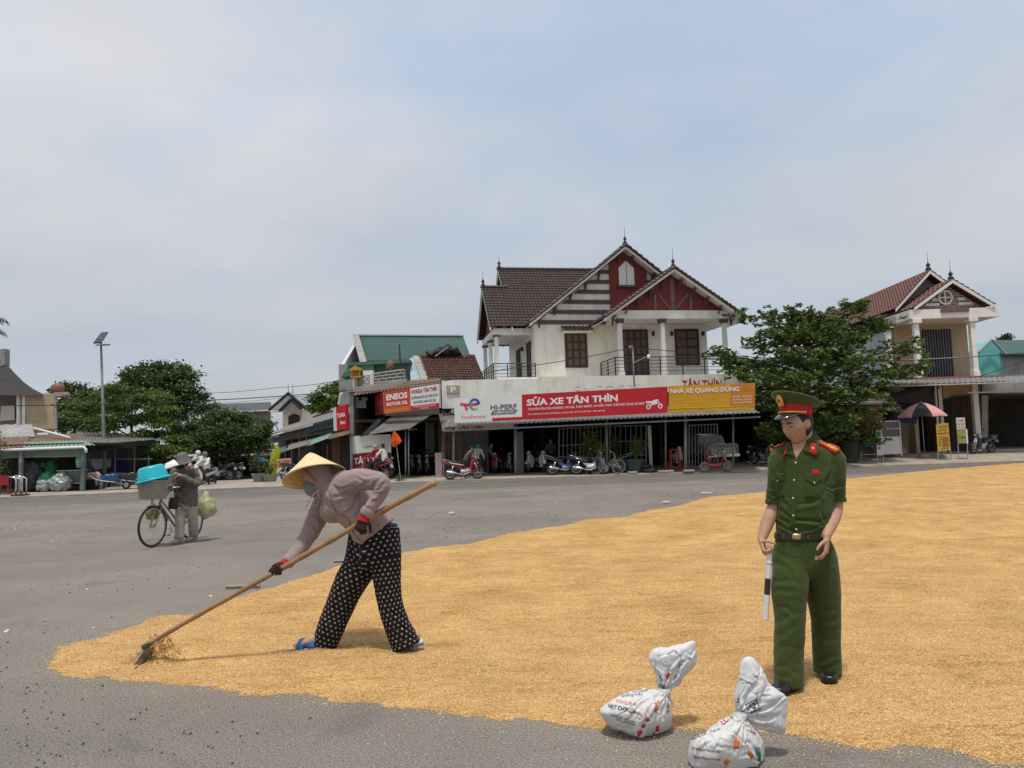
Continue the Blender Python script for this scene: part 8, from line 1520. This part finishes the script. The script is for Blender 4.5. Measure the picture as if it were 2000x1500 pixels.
# conical hat
ap = P(605,882, WY + .06); rc = P(613.5,931, WY - .01); axv = (ap - rc).normalized(); HR = 59.5 * WY / FPX; MH = axv.to_track_quat('Z', 'Y').to_matrix(); hh_ = (ap - rc).length
def strawmat():
    m = bpy.data.materials.new('palm_leaf_hat'); m.use_nodes = True; nt = m.node_tree; b = nt.nodes['Principled BSDF']; tc = N(nt, 'ShaderNodeTexCoord'); sp = N(nt, 'ShaderNodeSeparateXYZ')
    at1 = N(nt, 'ShaderNodeAttribute', attribute_name='ring'); at2_ = N(nt, 'ShaderNodeAttribute', attribute_name='ang'); cm = N(nt, 'ShaderNodeCombineXYZ'); L(nt, at1.outputs['Fac'], cm.inputs[0]); L(nt, at2_.outputs['Fac'], cm.inputs[1])
    w = N(nt, 'ShaderNodeTexWave', Scale=14.0, Distortion=.6, bands_direction='X'); L(nt, cm.outputs[0], w.inputs[0]); mp = N(nt, 'ShaderNodeMapping'); mp.inputs['Scale'].default_value = (2,26,1); L(nt, cm.outputs[0], mp.inputs[0]); n = N(nt, 'ShaderNodeTexNoise', Scale=3.0, Detail=4.0); L(nt, mp.outputs[0], n.inputs[0]); n2 = N(nt, 'ShaderNodeTexNoise', Scale=7.0, Detail=3.0); L(nt, tc.outputs['Object'], n2.inputs[0])
    cr = N(nt, 'ShaderNodeValToRGB'); L(nt, n.outputs[0], cr.inputs[0]); cr.color_ramp.elements[0].color = (.66,.47,.22,1); cr.color_ramp.elements[1].color = (.88,.70,.40,1); cr.color_ramp.elements[0].position = .3; cr.color_ramp.elements[1].position = .7
    r2 = N(nt, 'ShaderNodeValToRGB'); L(nt, n2.outputs[0], r2.inputs[0]); r2.color_ramp.elements[0].position = .66; r2.color_ramp.elements[1].position = .78; mx = N(nt, 'ShaderNodeMix', data_type='RGBA'); L(nt, r2.outputs[0], mx.inputs[0]); L(nt, cr.outputs[0], mx.inputs[6]); mx.inputs[7].default_value = (.46,.30,.13,1); L(nt, mx.outputs[2], b.inputs['Base Color']); b.inputs['Roughness'].default_value = .55
    bp = N(nt, 'ShaderNodeBump', Strength=.25, Distance=.004); L(nt, w.outputs[0], bp.inputs['Height']); L(nt, bp.outputs[0], b.inputs['Normal']); return m
hat = thing('conical_hat', 'pale straw conical hat on the head of the raking woman', 'hat', rc); hv, hf_, hr_, ha_ = [], [], [], []
nR, nA = 24,72
for i in range(nR + 1):
    t = i / nR; r = HR * t; z = hh_ * (1 - t) ** .96 - .006 * math.sin(t * math.pi)
    for j in range(nA): a = 2 * math.pi * j / nA; rr = r * (1 + .006 * math.sin(3 * a + 1) * t); hv.append(rc + MH @ Vector((rr * math.cos(a), rr * math.sin(a), z + (.004 * math.sin(2 * a) * t) - (.012 * (1 - min(1, t * 6)) if t < .16 else 0)))); hr_.append(t); ha_.append(a / 6.2832)
hf_ = [(i * nA + j, i * nA + (j + 1) % nA, (i + 1) * nA + (j + 1) % nA, (i + 1) * nA + j) for i in range(nR) for j in range(nA)]
hs = raw('hat_cone', np.array([tuple(v) for v in hv]), hf_, strawmat(), hat, True, {'ring': hr_, 'ang': ha_}); md = hs.modifiers.new('t', 'SOLIDIFY'); md.thickness = .004; md.offset = -1
MB().tube([rc + MH @ Vector((HR * math.cos(a * math.pi / 36), HR * math.sin(a * math.pi / 36), .0)) for a in range(73)], .004,6).build('rim_hoop', mat('bamboo_hoop', (.55,.38,.17), .5,.2), hat, smooth=True)
for i in range(1,9): MB().tube([rc + MH @ Vector((HR * i / 9 * .985 * math.cos(a * math.pi / 24), HR * i / 9 * .985 * math.sin(a * math.pi / 24), hh_ * (1 - i / 9) - .010)) for a in range(49)], .002,4).build('inner_hoop', MATS['bamboo_hoop'], hat)
# hoe / rake
bam = mat('bamboo_pole', (.36,.215,.10), .5,.4,9, c2=(.20,.115,.055), spec=.4, stretch=(1,1,1)); rk = thing('grain_hoe', 'long bamboo handled hoe pulling the rice', 'hoe', (pole_b.x, pole_b.y, .05)); nb_ = 11
pts, rad = [], []
for i in range(nb_ * 4 + 1):
    t = i / (nb_ * 4); k_ = i % 4; r = .0225 - .0065 * t; pts.append(pole_a.lerp(pole_b, t) + V3(0,0,.010 * math.sin(t * math.pi) + .004 * math.sin(t * 9))); rad.append((r * (1.13 if k_ == 0 else .97 if k_ in (1,3) else .95),) * 2)
MB().loft(pts, rad, n=12, k=2).build('handle', bam, rk, smooth=True)
sk = pole_b; MB().loft([sk - pdir * .05, sk + pdir * .01, sk + pdir * .02], [(.017,.017), (.021,.021), (.018,.018)], n=14).build('socket', mat('green_grey_iron', (.055,.075,.06), .6,.3,20), rk, smooth='auto')
bq = [P(259,1299,5.52), P(283,1265,5.62), P(330,1264,5.90), P(316,1296,5.84)]; bq2 = [Vector(p) for p in bq]; o = MB().prism(bq2, V3(.012,0,.004)).build('blade', mat('worn_steel', (.30,.30,.30), .35,.35,8, metal=.7), rk); MB().tube([sk, (bq2[1] + bq2[2]) / 2 + V3(-.04,-.02,.0)], .012,6).build('blade_neck', MATS['green_grey_iron'], rk)
# ---------------------------------------------------------------- generic figures further away
def figure(name, label, J, cols, vox=.012, helmet=None, hat_=None, f=(0,-1,0), scale=1.0, mask=None, curl=.8, loc=None, hairy=False, wide=1.0):
    """J: joints in world coordinates. cols: (skin, top, legs, shoes)"""
    J = {k: Vector(v) for k, v in J.items()}; root = thing(name, label, 'person', loc or (J['pelvis'].x, J['pelvis'].y, min(J['anL'].z, J['anR'].z))); s = scale
    ax_ = (J['shR'] - J['shL']).normalized(); b = MB(); h_, E3 = headpts(J['head'], f, (0,0,1), .98 * s, n=32, m=22); addmb(b, h_); limb(b, [J['head'] - EZ * .05 * s, J['neck']], [.055 * s, .06 * s])
    b.loft([J['neck'], J['chest'], J['pelvis']], [(.10 * s, .07 * s), (.13 * s, .09 * s), (.12 * s, .09 * s)], side=ax_, n=12, k=3)
    for q in 'LR':
        limb(b, [J['sh' + q], J['el' + q], J['wr' + q]], [.045 * s, .038 * s, .028 * s], 10); limb(b, [J['hip' + q], J['kn' + q], J['an' + q]], [.07 * s, .055 * s, .04 * s], 10); d = (J['wr' + q] - J['el' + q]).normalized(); hand(b, J['wr' + q], d, V3(0,.2,-1) if abs(d.z) < .8 else V3(1 if q == 'L' else -1,0,0), side=1 if q == 'L' else -1, curl=curl, s=s)
    V, Nn, F = fuse(b, vox * .6,2); raw('body', V, F, cols[0], root)
    t = MB(); t.loft([J['neck'] + EZ * .0, J['neck'] - EZ * .04 * s, J['chest'], (J['chest'] + J['pelvis']) / 2, J['pelvis'] - EZ * .06 * s], [(.08 * s, .075 * s), (.17 * s * wide, .10 * s), (.195 * s * wide, .13 * s), (.185 * s * wide, .13 * s), (.185 * s * wide, .135 * s)], side=ax_, n=18, k=3)
    for q in 'LR': limb(t, [J['sh' + q], J['el' + q], J['el' + q].lerp(J['wr' + q], .82)], [.072 * s, .058 * s, .046 * s], 12)
    cloth('jacket', t, vox, cols[1], root, 2, [(-.014 * s, (6,6,6)), (.008 * s, (15,15,18))])
    t = MB(); t.loft([J['pelvis'] + EZ * .08 * s, J['pelvis'] - EZ * .05 * s, (J['hipL'] + J['hipR']) / 2 - EZ * .06 * s], [(.16 * s, .12 * s), (.185 * s, .14 * s), (.15 * s, .12 * s)], side=ax_, n=16, k=2)
    for q in 'LR': limb(t, [J['hip' + q], J['kn' + q], J['kn' + q].lerp(J['an' + q], .92)], [.10 * s, .082 * s, .080 * s], 12)
    cloth('trousers', t, vox, cols[2], root, 2, [(-.015 * s, (7,7,5)), (.008 * s, (14,14,20))])
    for q in 'LR':
        a = J['an' + q]; d = J.get('toe' + q, a + Vector(f) * .2 * s) - a; d.z = 0; d = d.normalized(); sm_ = MB(); z = a.z - .08 * s; shoe(sm_, V3(a.x, a.y, z) - d * .06 * s, V3(a.x, a.y, z) + d * .17 * s, .045 * s, .085 * s); sm_.build('shoe', cols[3], root, smooth=True)
    if helmet: hm = MB(); hm.rev([(.0,.150), (.06,.142), (.105,.105), (.128,.04), (.130,-.01), (.122,-.045), (.110,-.045), (.112,0), (.0,.13)], J['head'], 20, E3).build('helmet', helmet, root, smooth=True)
    elif hairy: MB().ell(J['head'] - E3.col[1] * .018 + E3.col[2] * .018, (.082 * s, .096 * s, .112 * s), 18,12, E3).build('hair', hairm, root, smooth=True)
    if mask: MB().ell(J['head'] + E3.col[1] * .055 - E3.col[2] * .045, (.062,.055,.055), 14,10, E3).build('face_mask', mask, root, smooth=True)
    return root, E3
# cyclist pushing his loaded bicycle
bd = Vector((-.20,-.98,0)).normalized(); fc = G(296,1070); bc = fc - bd * .56; rzb = math.atan2(bd.y, bd.x)
bike = bicycle('bicycle', 'old silver bicycle loaded with a front basket, pushed across the yard', (bc.x, bc.y), rzb, mat('worn_silver_frame', (.30,.27,.24), .5,.35,12, metal=.3), z=.004, steer=math.radians(-3))
lf = Vector((-bd.y, bd.x, 0)); lf = lf if lf.x > 0 else -lf
CY = 13.55
def Cp(x, y, d=0.0): return P(x, y, CY + d)
J = dict(head=Cp(358,903,-.12), neck=Cp(361,916,-.02), chest=Cp(362,942,0), pelvis=Cp(364,982,.05), shL=Cp(380,922,-.02), shR=Cp(341,922,-.02), elL=Cp(386,946,-.10), wrL=Cp(352,928,-.30), elR=Cp(334,950,-.1), wrR=Cp(328,958,-.36), hipL=Cp(374,990,.05), hipR=Cp(354,990,.03), knL=Cp(377,1020,.06), knR=Cp(352,1022,-.10), anL=Cp(378,1046,.18), anR=Cp(350,1052,-.14))
jm = fabric('olive_grey_jacket', (.135,.126,.108), .25, stain=.3); tm = fabric('beige_work_trousers', (.36,.33,.27), .25, stain=.35); canv = mat('canvas_shoe', (.36,.32,.26), .8,.3)
cyc, CE = figure('person', 'man in bucket hat and grey jacket pushing a loaded bicycle', J, (skin, jm, tm, canv), .011, f=(-.35,-.85,-.28), wide=1.12, hairy=True, mask=mat('dark_red_mask', (.035,.014,.014), .8,.2))
hm = thing('bucket_hat', 'grey and black checked bucket hat on the man with the bicycle', 'hat', J['head']); hatm = mat('dark_check_cloth', (.23,.215,.195), .9,.8,26, c2=(.055,.05,.048))
MB().rev([(.001,.155), (.07,.15), (.092,.12), (.102,.05), (.165,-.012), (.168,-.016), (.100,.042), (.085,.11), (.001,.13)], J['head'] + EZ * .015,24, CE).build('hat_body', hatm, hm, smooth=True)
stp = [Cp(384,916,-.11), Cp(368,930,-.17), Cp(350,955,-.19), Cp(343,975,-.14)]; sb_ = thing('shoulder_bag', 'small dark shoulder bag on a strap across the grey jacket', 'bag', stp[-1]); MB().loft(stp, [(.018,.006)] * 4, n=6, k=4).build('strap', blackp, sb_, smooth=True); MB().loft([Cp(340,972,-.18), Cp(339,982,-.18), Cp(338,994,-.18)], [(.07,.04), (.085,.05), (.075,.04)], side=(1,0,0), n=12, k=2, sq=3).build('pouch', blackp, sb_, smooth=True)
# basket, cyan tub, paper, bags
bk0 = fc - bd * .02; bz0, bz1 = P(297,974,13.0).z, P(297,938,13.0).z; bsk = thing('bicycle_basket', 'grey plastic basket on the bicycle front', 'basket', (bk0.x, bk0.y, bz0)); gm_ = mat('grey_basket_plastic', (.27,.255,.22), .6,.25,10, stain=.3); rzs = rzb + math.radians(-10)
def fr(a, b, z): c, s_ = math.cos(rzs), math.sin(rzs); return V3(bk0.x + a * c - b * s_, bk0.y + a * s_ + b * c, z)
def rrect(ha, hb2_, z, n=24): return [fr(ha * (abs(math.cos(t)) ** .4) * math.copysign(1, math.cos(t)), hb2_ * (abs(math.sin(t)) ** .4) * math.copysign(1, math.sin(t)), z) for t in [2 * math.pi * i / n for i in range(n)]]
rings([rrect(.001,.001, bz0), rrect(.13,.20, bz0), rrect(.17,.245, bz1 - .02), rrect(.185,.265, bz1 - .015), rrect(.185,.265, bz1), rrect(.165,.24, bz1), rrect(.13,.195, bz0 + .02), rrect(.001,.001, bz0 + .02)]).build('basket_body', gm_, bsk, smooth='auto'); MB().tube([fr(0,0, bz0 + .01), fr(.03,0,.70)], .02,6).build('bracket', alu, bsk)
tubm = mat('cyan_plastic', (.012,.43,.52), .35,.06,4, spec=.5); tb_ = thing('plastic_tub', 'bright cyan plastic tub turned upside down on the bicycle basket', 'tub', (bk0.x, bk0.y, bz1)); tc0 = P(301,933,13.0); tx = (P(332,927,13.0) - P(268,942,13.0)).normalized(); tl = math.asin(tx.z); MT = Matrix.Rotation(-tl, 3, 'Y') @ Matrix.Rotation(.06,3, 'X')
MB().rev([(.001,.238), (.15,.237), (.178,.230), (.198,.214), (.208,.190), (.245,.03), (.285,.012), (.287,.0), (.280,-.004), (.240,.004), (.235,.02), (.203,.19), (.001,.215)], P(300,937,13.0), 40, MT).build('tub_shell', tubm, tb_, smooth='auto'); MB().torus(P(300,937,13.0) + MT @ V3(0,0,.02), .262,.006, 'z').build('rim_rib', tubm, tb_, smooth=True)
o = slab('white_board', [Cp(322,916,-.42), Cp(349,907,-.35), Cp(340,897,-.3), Cp(322,906,-.38)], .04, signwhite); tag(o, 'sheet of white card sticking up behind the cyan tub', 'card')
rear = bc - bd * .60
def bagmesh(c, rx, rz_, m, name, label):
    mb = MB(); mb.loft([c + EZ * rz_ * 1.25, c + EZ * rz_ * .85, c + EZ * rz_ * .35, c - EZ * rz_ * .3, c - EZ * rz_ * .85, c - EZ * rz_], [(.02,.02), (rx * .35, rx * .3), (rx * .8, rx * .6), (rx, rx * .75), (rx * .8, rx * .6), (rx * .3, rx * .3)], n=24, k=4); V = np.array(mb.v); f_ = np.array([mnoise.noise(Vector(v) * 16) + .6 * mnoise.noise(Vector(v) * 34) for v in V]); V = np.array(tuple(c)) + (V - np.array(tuple(c))) * (1 + .26 * f_)[:, None]; mb.v = V.tolist(); tag(mb.build(name, m, smooth=True), label, 'bag')
ybag = mat('yellow_white_bag', (.62,.62,.52), .3,.4,11, c2=(.48,.48,.16), trans=.35, spec=.5); bagmesh(P(402,987,13.9), .17,.20, ybag, 'plastic_bag', 'yellowish plastic carrier bag hanging behind the man with the bicycle'); bagmesh(P(298,1000,13.4), .11,.13, mat('olive_yellow_bag', (.26,.25,.05), .5,.3, trans=.2), 'plastic_bag', 'olive yellow bag seen through the bicycle front wheel')
# riders
greyh = mat('grey_helmet', (.12,.13,.14), .3,.2, spec=.5); whiteh = mat('white_helmet', (.62,.62,.60), .3,.1, spec=.5); redsh = fabric('red_shirt', (.30,.018,.025), .15); whitesh = fabric('white_shirt', (.62,.62,.60), .12); darktr = fabric('dark_trousers', (.03,.028,.03), .25); dimj = fabric('dim_grey_shirt', (.11,.11,.12), .3)
def rider(label, bx0, by0, z, rz, cols, helmet, back=0.0, **kw):
    c, s_ = math.cos(rz), math.sin(rz); T = lambda x, y, zz: V3(bx0 + (x + back) * c - y * s_, by0 + (x + back) * s_ + y * c, z + zz); hnd = .0 if back else .30
    J = dict(pelvis=T(-.22,0,.90), chest=T(-.18,0,1.18), neck=T(-.14,0,1.40), head=T(-.11,0,1.54), shL=T(-.15,.18,1.35), shR=T(-.15,-.18,1.35), elL=T(.04,.26,1.14), elR=T(.04,-.26,1.14), wrL=T(hnd - .02 if not back else .16,.28 if not back else .14,1.05 if not back else 1.0), wrR=T(hnd - .02 if not back else .16,-.28 if not back else -.14,1.05 if not back else 1.0), hipL=T(-.18,.10,.84), hipR=T(-.18,-.10,.84), knL=T(.20,.17,.68), knR=T(.20,-.17,.68), anL=T(.06,.17,.36), anR=T(.06,-.17,.36), toeL=T(.3,.17,.36), toeR=T(.3,-.17,.36)); return figure('person', label, J, cols, .02, helmet, f=(c, s_, -.1), loc=T(-.2,0,0), **kw)
p = P(397,952,35.6); ra = R_(-108); motorbike('motorbike', 'white motorbike ridden towards the camera behind the man with the bicycle', (p.x, p.y), ra, pwhite, pblack, z=.008); rider('rider in white jacket with red front and grey helmet on a white motorbike', p.x, p.y, .008, ra, (skin, whitesh, darktr, canv), greyh, mask=whitesh)
p = P(384,946,38.5); motorbike('motorbike', 'second motorbike half hidden behind the man with the bicycle', (p.x, p.y), ra, psilver, pblack, z=.1); rider('rider in pale shirt half hidden behind the man with the bicycle', p.x, p.y, .1, ra, (skin, whitesh, darktr, canv), whiteh)
p = P(730,930,36.0); rb = R_(160); motorbike('motorbike', 'red motorbike carrying two people past the wall banner', (p.x, p.y), rb, pred, pblack, z=.15); rider('driver in red shirt and white helmet on the two up motorbike', p.x, p.y, .15, rb, (skin, redsh, darktr, canv), whiteh); rider('passenger in white shirt with dark hair on the two up motorbike', p.x, p.y, .15, rb, (skin, whitesh, darktr, canv), None, back=-.38, hairy=True)
# people in the shade of the repair bay
def stander(label, x, Y, z, h, f, cols, lean=.12, hatc=None):
    p = P(x, 925, Y); c = Vector(f).normalized(); sd = V3(-c.y, c.x, 0); b = V3(p.x, p.y, z); T = lambda fw, lt_, up_: b + c * fw * h + sd * lt_ * h + EZ * up_ * h
    J = dict(pelvis=T(0,0,.54), chest=T(lean * .6,0,.72), neck=T(lean, 0,.84), head=T(lean * 1.2,0,.925), shL=T(lean, .11,.81), shR=T(lean, -.11,.81), elL=T(lean + .08,.15,.65), elR=T(lean + .08,-.15,.65), wrL=T(lean + .2,.1,.58), wrR=T(lean + .2,-.1,.58), hipL=T(0,.06,.50), hipR=T(0,-.06,.50), knL=T(.03,.07,.28), knR=T(.0,-.07,.28), anL=T(0,.07,.05), anR=T(-.04,-.07,.05)); return figure('person', label, J, cols, .02, hatc, f=tuple(c), hairy=hatc is None, scale=h / 1.68)
stander('mechanic in olive shirt bending over the red motorbike at the kerb', 910,35.3,.12,1.55, (.9,.2,-.3), (skin, fabric('olive_shirt', (.10,.095,.07), .2), darktr, canv), .16)
stander('person in pale shirt and teal helmet in the shade of the repair bay', 931,37.6,.21,1.5, (.6,-.8,-.2), (skin, whitesh, darktr, canv), .10, mat('teal_helmet', (.03,.22,.20), .4,.1)); stander('mechanic in grey shirt leaning over in the dark repair bay', 946,37.9,.21,1.62, (1,-.1,-.3), (skin, dimj, darktr, canv), .2); stander('person standing far back in the dark bay beside the bar gate', 1078,39.4,.21,1.65, (-.4,-.9,0), (skin, dimj, darktr, canv), .02)
# ------------------------------------------------------------------ two printed sacks
sackm = mat('white_woven_sack', (.72,.71,.70), .5,.07,9, spec=.35, bump=.12, bscale=300, stain=.15, stainc=(.45,.38,.28), trans=.12)
def pillow(outline, Y, thick, n=40, front=.5, k=6):
    o = cr_interp(outline + [outline[0]], k)[:-1]; c = o.mean(0); q = len(o); V, F = [], []
    for sgn in (-1,1):
        for i in range(n + 1):
            t = i / n; h = thick * (1 - t ** 2.4) ** .6 * sgn * (front * 2 if sgn < 0 else (1 - front) * 2)
            for x, y in (c + (o - c) * t): V.append(P(x, y, Y + h))
    m = (n + 1) * q
    for b in (0, m): F += [(b + i * q + j, b + i * q + (j + 1) % q, b + (i + 1) * q + (j + 1) % q, b + (i + 1) * q + j) for i in range(n) for j in range(q)]
    return MB().add(V, F)
def tdecal(name, s, bv, x, y, w, h, ang, m, par, off=.0025, bold=.0):
    V2, F2 = text_mesh(s, bold); 
    if not len(V2): return
    x0, x1 = V2[:, 0].min(), V2[:, 0].max(); c, sn = math.cos(math.radians(ang)), math.sin(math.radians(ang)); pts = []
    for a, b in V2:
        u = (a - x0) / (x1 - x0) * w; v = -b / .72 * h; q, n = cast(bv, x + u * c - v * sn, y + u * sn + v * c); pts.append(q + n * off)
    return MB().add(pts, F2).build(name, m, par)
pr_red = mat('sack_red', (.52,.045,.05), .6,.15,30); pr_or = mat('sack_orange', (.62,.19,.06), .6,.15,30); pr_gr = mat('sack_green', (.02,.17,.13), .6,.15,30); pr_bk = mat('sack_black', (.05,.05,.055), .6,.2,30); pr_pk = mat('sack_pink', (.62,.25,.24), .6,.15,30)
def rays(outline, tie, n, seed):
    """creases of thin woven plastic: most run out from the tie, some cross the sack"""
    r = random.Random(seed); o = np.array(outline); c = o.mean(0); out = []
    for i in range(n):
        e = o[r.randrange(2, len(o) - 2)]; a = np.array(tie) + (e - np.array(tie)) * r.uniform(.08,.3); b = np.array(tie) + (e - np.array(tie)) * r.uniform(.6,.95); out.append((*a, *b, r.uniform(.004,.009), r.uniform(.005,.010)))
    for i in range(n):
        a = c + (o[r.randrange(len(o))] - c) * r.uniform(.2,.85); b = a + np.array((r.uniform(-34,34), r.uniform(-22,22))); out.append((*a, *b, r.uniform(.0035,.007), r.uniform(.003,.008)))
    return out
def sack(label, body_o, Yb, tb_, flare_o, Yf, tf_, tie):
    tp_ = P(*tie, Yb - .02); root = thing('sack', label, 'sack', (P(*body_o[len(body_o) // 2], Yb).x, Yb, 0))
    mb = pillow(body_o, Yb, tb_, front=.5); V = np.array(mb.v); V[:, 2] = np.maximum(V[:, 2], .006); mb.v = V.tolist(); V, Nn, F = fuse(mb, .0055,3)
    d = np.linalg.norm(V - np.array(tuple(tp_)), axis=1); ang_ = np.arctan2(V[:, 0] - tp_.x, -(V[:, 2] - tp_.z)); ang2 = np.arctan2(V[:, 1] - tp_.y, -(V[:, 2] - tp_.z)); pl_ = np.sin(ang_ * 11 + 2 * np.sin(ang2 * 3)) * np.exp(-d / .11) * .013 + np.sin(ang_ * 23 + ang2 * 9) * np.exp(-d / .07) * .005
    V = V + Nn * pl_[:, None]; V = wrinkle(V, Nn, .006, (7,7,9), 2.0); V = wrinkle(V, Nn, .0025, (22,22,20), 5.0); V = folds(V, Nn, F, rays(body_o, tie, 14,11)); V[:, 2] = np.maximum(V[:, 2], .004)
    raw('sack_body', V, F, sackm, root); mb = pillow(flare_o, Yf, tf_, front=.5); V2, N2, F2 = fuse(mb, .005,2); d = np.linalg.norm(V2 - np.array(tuple(tp_)), axis=1); a2 = np.arctan2(V2[:, 0] - tp_.x, V2[:, 2] - tp_.z)
    V2 = V2 + N2 * (np.sin(a2 * 17 + 6 * d) * np.exp(-d / .12) * .011)[:, None]; V2 = wrinkle(V2, N2,.008, (8,8,6), 3.0); V2 = wrinkle(V2, N2,.003, (22,22,18), 6.0); V2 = folds(V2, N2, F2, rays(flare_o, tie, 13,7)); raw('sack_top', V2, F2, sackm, root)
    MB().loft([tp_ - EZ * .014, tp_ + EZ * .014], [(.034,.034), (.034,.034)], n=14).build('tie', mat('plastic_twine', (.5,.5,.46), .6,.2), root, smooth=True)
    return root, bvh_of(V, F), bvh_of(V2, F2)
S1 = [(1300,1350), (1270,1349), (1232,1351), (1205,1362), (1180,1379), (1170,1391), (1178,1404), (1195,1421), (1215,1429), (1232,1441), (1246,1452), (1256,1453), (1269,1441), (1291,1433), (1307,1418), (1314,1395), (1311,1370), (1305,1354)]
F1 = [(1298,1356), (1284,1332), (1278,1305), (1269,1288), (1269,1277), (1277,1268), (1300,1265), (1330,1259), (1354,1252), (1358,1265), (1361,1290), (1350,1308), (1330,1326), (1310,1346)]
r1_, b1, t1 = sack('white printed sack slumped on the rice edge, its loose top leaning right', S1,4.12,.14, F1,4.14,.045, (1297,1352))
tdecal('print', 'HẠT CHO LÚA', b1,1188,1382,55,8,12, pr_bk, r1_, bold=.02); tdecal('print', 'ĐÔNG BÌNH', b1,1203,1372,40,6,10, pr_pk, r1_, bold=.02); tdecal('print', 'Quảng Hợp', b1,1213,1361,42,6,-4, txtgrey, r1_); tdecal('print', 'HẠT GIỐNG', b1,1215,1355,50,4,-6, pr_gr, r1_); tdecal('print', 'Hàng Việt Nam chất lượng cao', b1,1193,1397,50,4,17, pr_bk, r1_); tdecal('print', 'khối lượng tịnh', b1,1205,1406,36,4,18, pr_bk, r1_)
for q in ([(1259,1402), (1264,1400), (1269,1406), (1262,1410)], [(1252,1417), (1257,1413), (1262,1416), (1257,1422), (1253,1421)], [(1245,1430), (1252,1425), (1255,1430), (1246,1440)], [(1281,1419), (1288,1416), (1287,1427), (1280,1429)], [(1275,1430), (1279,1429), (1278,1436), (1274,1437)]): decal('printed_diamond', q, b1, pr_red, r1_, .001,.0015,2)
for q in ([(1281,1372), (1288,1366), (1285,1388), (1277,1390)], [(1305,1376), (1308,1374), (1307,1390), (1303,1392)]): decal('printed_band', q, b1, pr_or, r1_, .001,.0015,2)
tdecal('print', 'ĐẠ', t1,1284,1345,16,9,8, pr_gr, r1_, bold=.03); tdecal('print', 'Mr', t1,1286,1323,12,6,60, pr_bk, r1_); decal('printed_diamond', [(1300,1320), (1306,1311), (1309,1316), (1303,1328)], t1, pr_red, r1_, .001,.0015,2); decal('printed_diamond', [(1318,1322), (1323,1318), (1321,1322), (1316,1327)], t1, pr_red, r1_, .001,.0015,1); tdecal('print', 'VIỆT', t1,1327,1306,18,6,-55, pr_bk, r1_, bold=.02)
S2 = [(1441,1396), (1410,1411), (1380,1430), (1355,1441), (1344,1466), (1346,1492), (1358,1512), (1400,1522), (1450,1520), (1486,1502), (1493,1470), (1485,1440), (1466,1415), (1450,1398)]
F2_ = [(1446,1406), (1437,1372), (1441,1335), (1447,1298), (1456,1284), (1472,1286), (1488,1308), (1502,1336), (1522,1350), (1537,1364), (1535,1400), (1533,1434), (1505,1431), (1475,1420), (1456,1410)]
r2_, b2, t2 = sack('white printed sack on bare asphalt with a tall loose top, beside the officer', S2,3.72,.15, F2_, 3.76,.05, (1444,1400))
tdecal('print', 'hãy bảo quản nơi khô mát', b2,1352,1463,54,5,8, pr_bk, r2_, bold=.01); tdecal('print', 'Thấy bao bì đóng gói bị hở xin đổi', b2,1353,1480,54,5,6, pr_bk, r2_, bold=.01); tdecal('print', 'GIỐNG LÚA', b2,1352,1446,32,6,-24, pr_bk, r2_, bold=.02); tdecal('print', 'Mùa vụ', b2,1388,1431,20,4,-20, pr_bk, r2_)
for q in ([(1434,1441), (1446,1440), (1443,1462), (1432,1462)], [(1412,1488), (1419,1479), (1425,1487), (1418,1496)], [(1462,1465), (1472,1474), (1468,1484), (1460,1474)]): decal('printed_diamond', q, b2, pr_or, r2_, .001,.0015,2)
tdecal('print', 'LÚA', b2,1412,1416,26,8,-38, pr_red, r2_, bold=.03); tdecal('print', 'VN', b2,1462,1426,16,8,40, pr_red, r2_, bold=.03)
for i in range(4): decal('printed_leaf', [(1472 + 3 * i, 1458), (1475 + 3 * i, 1462), (1484 + i, 1490), (1479 + i, 1484)], b2, pr_gr, r2_, .001,.0015,1)
tdecal('print', 'UR', t2,1437,1372,8,9,0, pr_gr, r2_, bold=.03)
q = [(1456,1377), (1476,1365), (1485,1385), (1467,1393)]
for i in range(4): a, b = q[i], q[(i + 1) % 4]; d = Vector((b[0] - a[0], b[1] - a[1])).normalized(); nn = Vector((-d.y, d.x)) * .8; decal('printed_frame', [(a[0] + nn.x, a[1] + nn.y), (b[0] + nn.x, b[1] + nn.y), (b[0] - nn.x, b[1] - nn.y), (a[0] - nn.x, a[1] - nn.y)], t2, pr_bk, r2_, .001,.0015,2)
for k_ in range(3):
    a0 = math.radians(120 * k_ + 20); pts = [(1470 + 6.5 * math.cos(a0 + t * 1.3), 1379 + 6.5 * math.sin(a0 + t * 1.3)) for t in (0,.33,.66,1)] + [(1470 + 4 * math.cos(a0 + t * 1.3), 1379 + 4 * math.sin(a0 + t * 1.3)) for t in (1,.66,.33,0)]; decal('printed_arrow', pts, t2, pr_bk, r2_, .001,.0015,1)
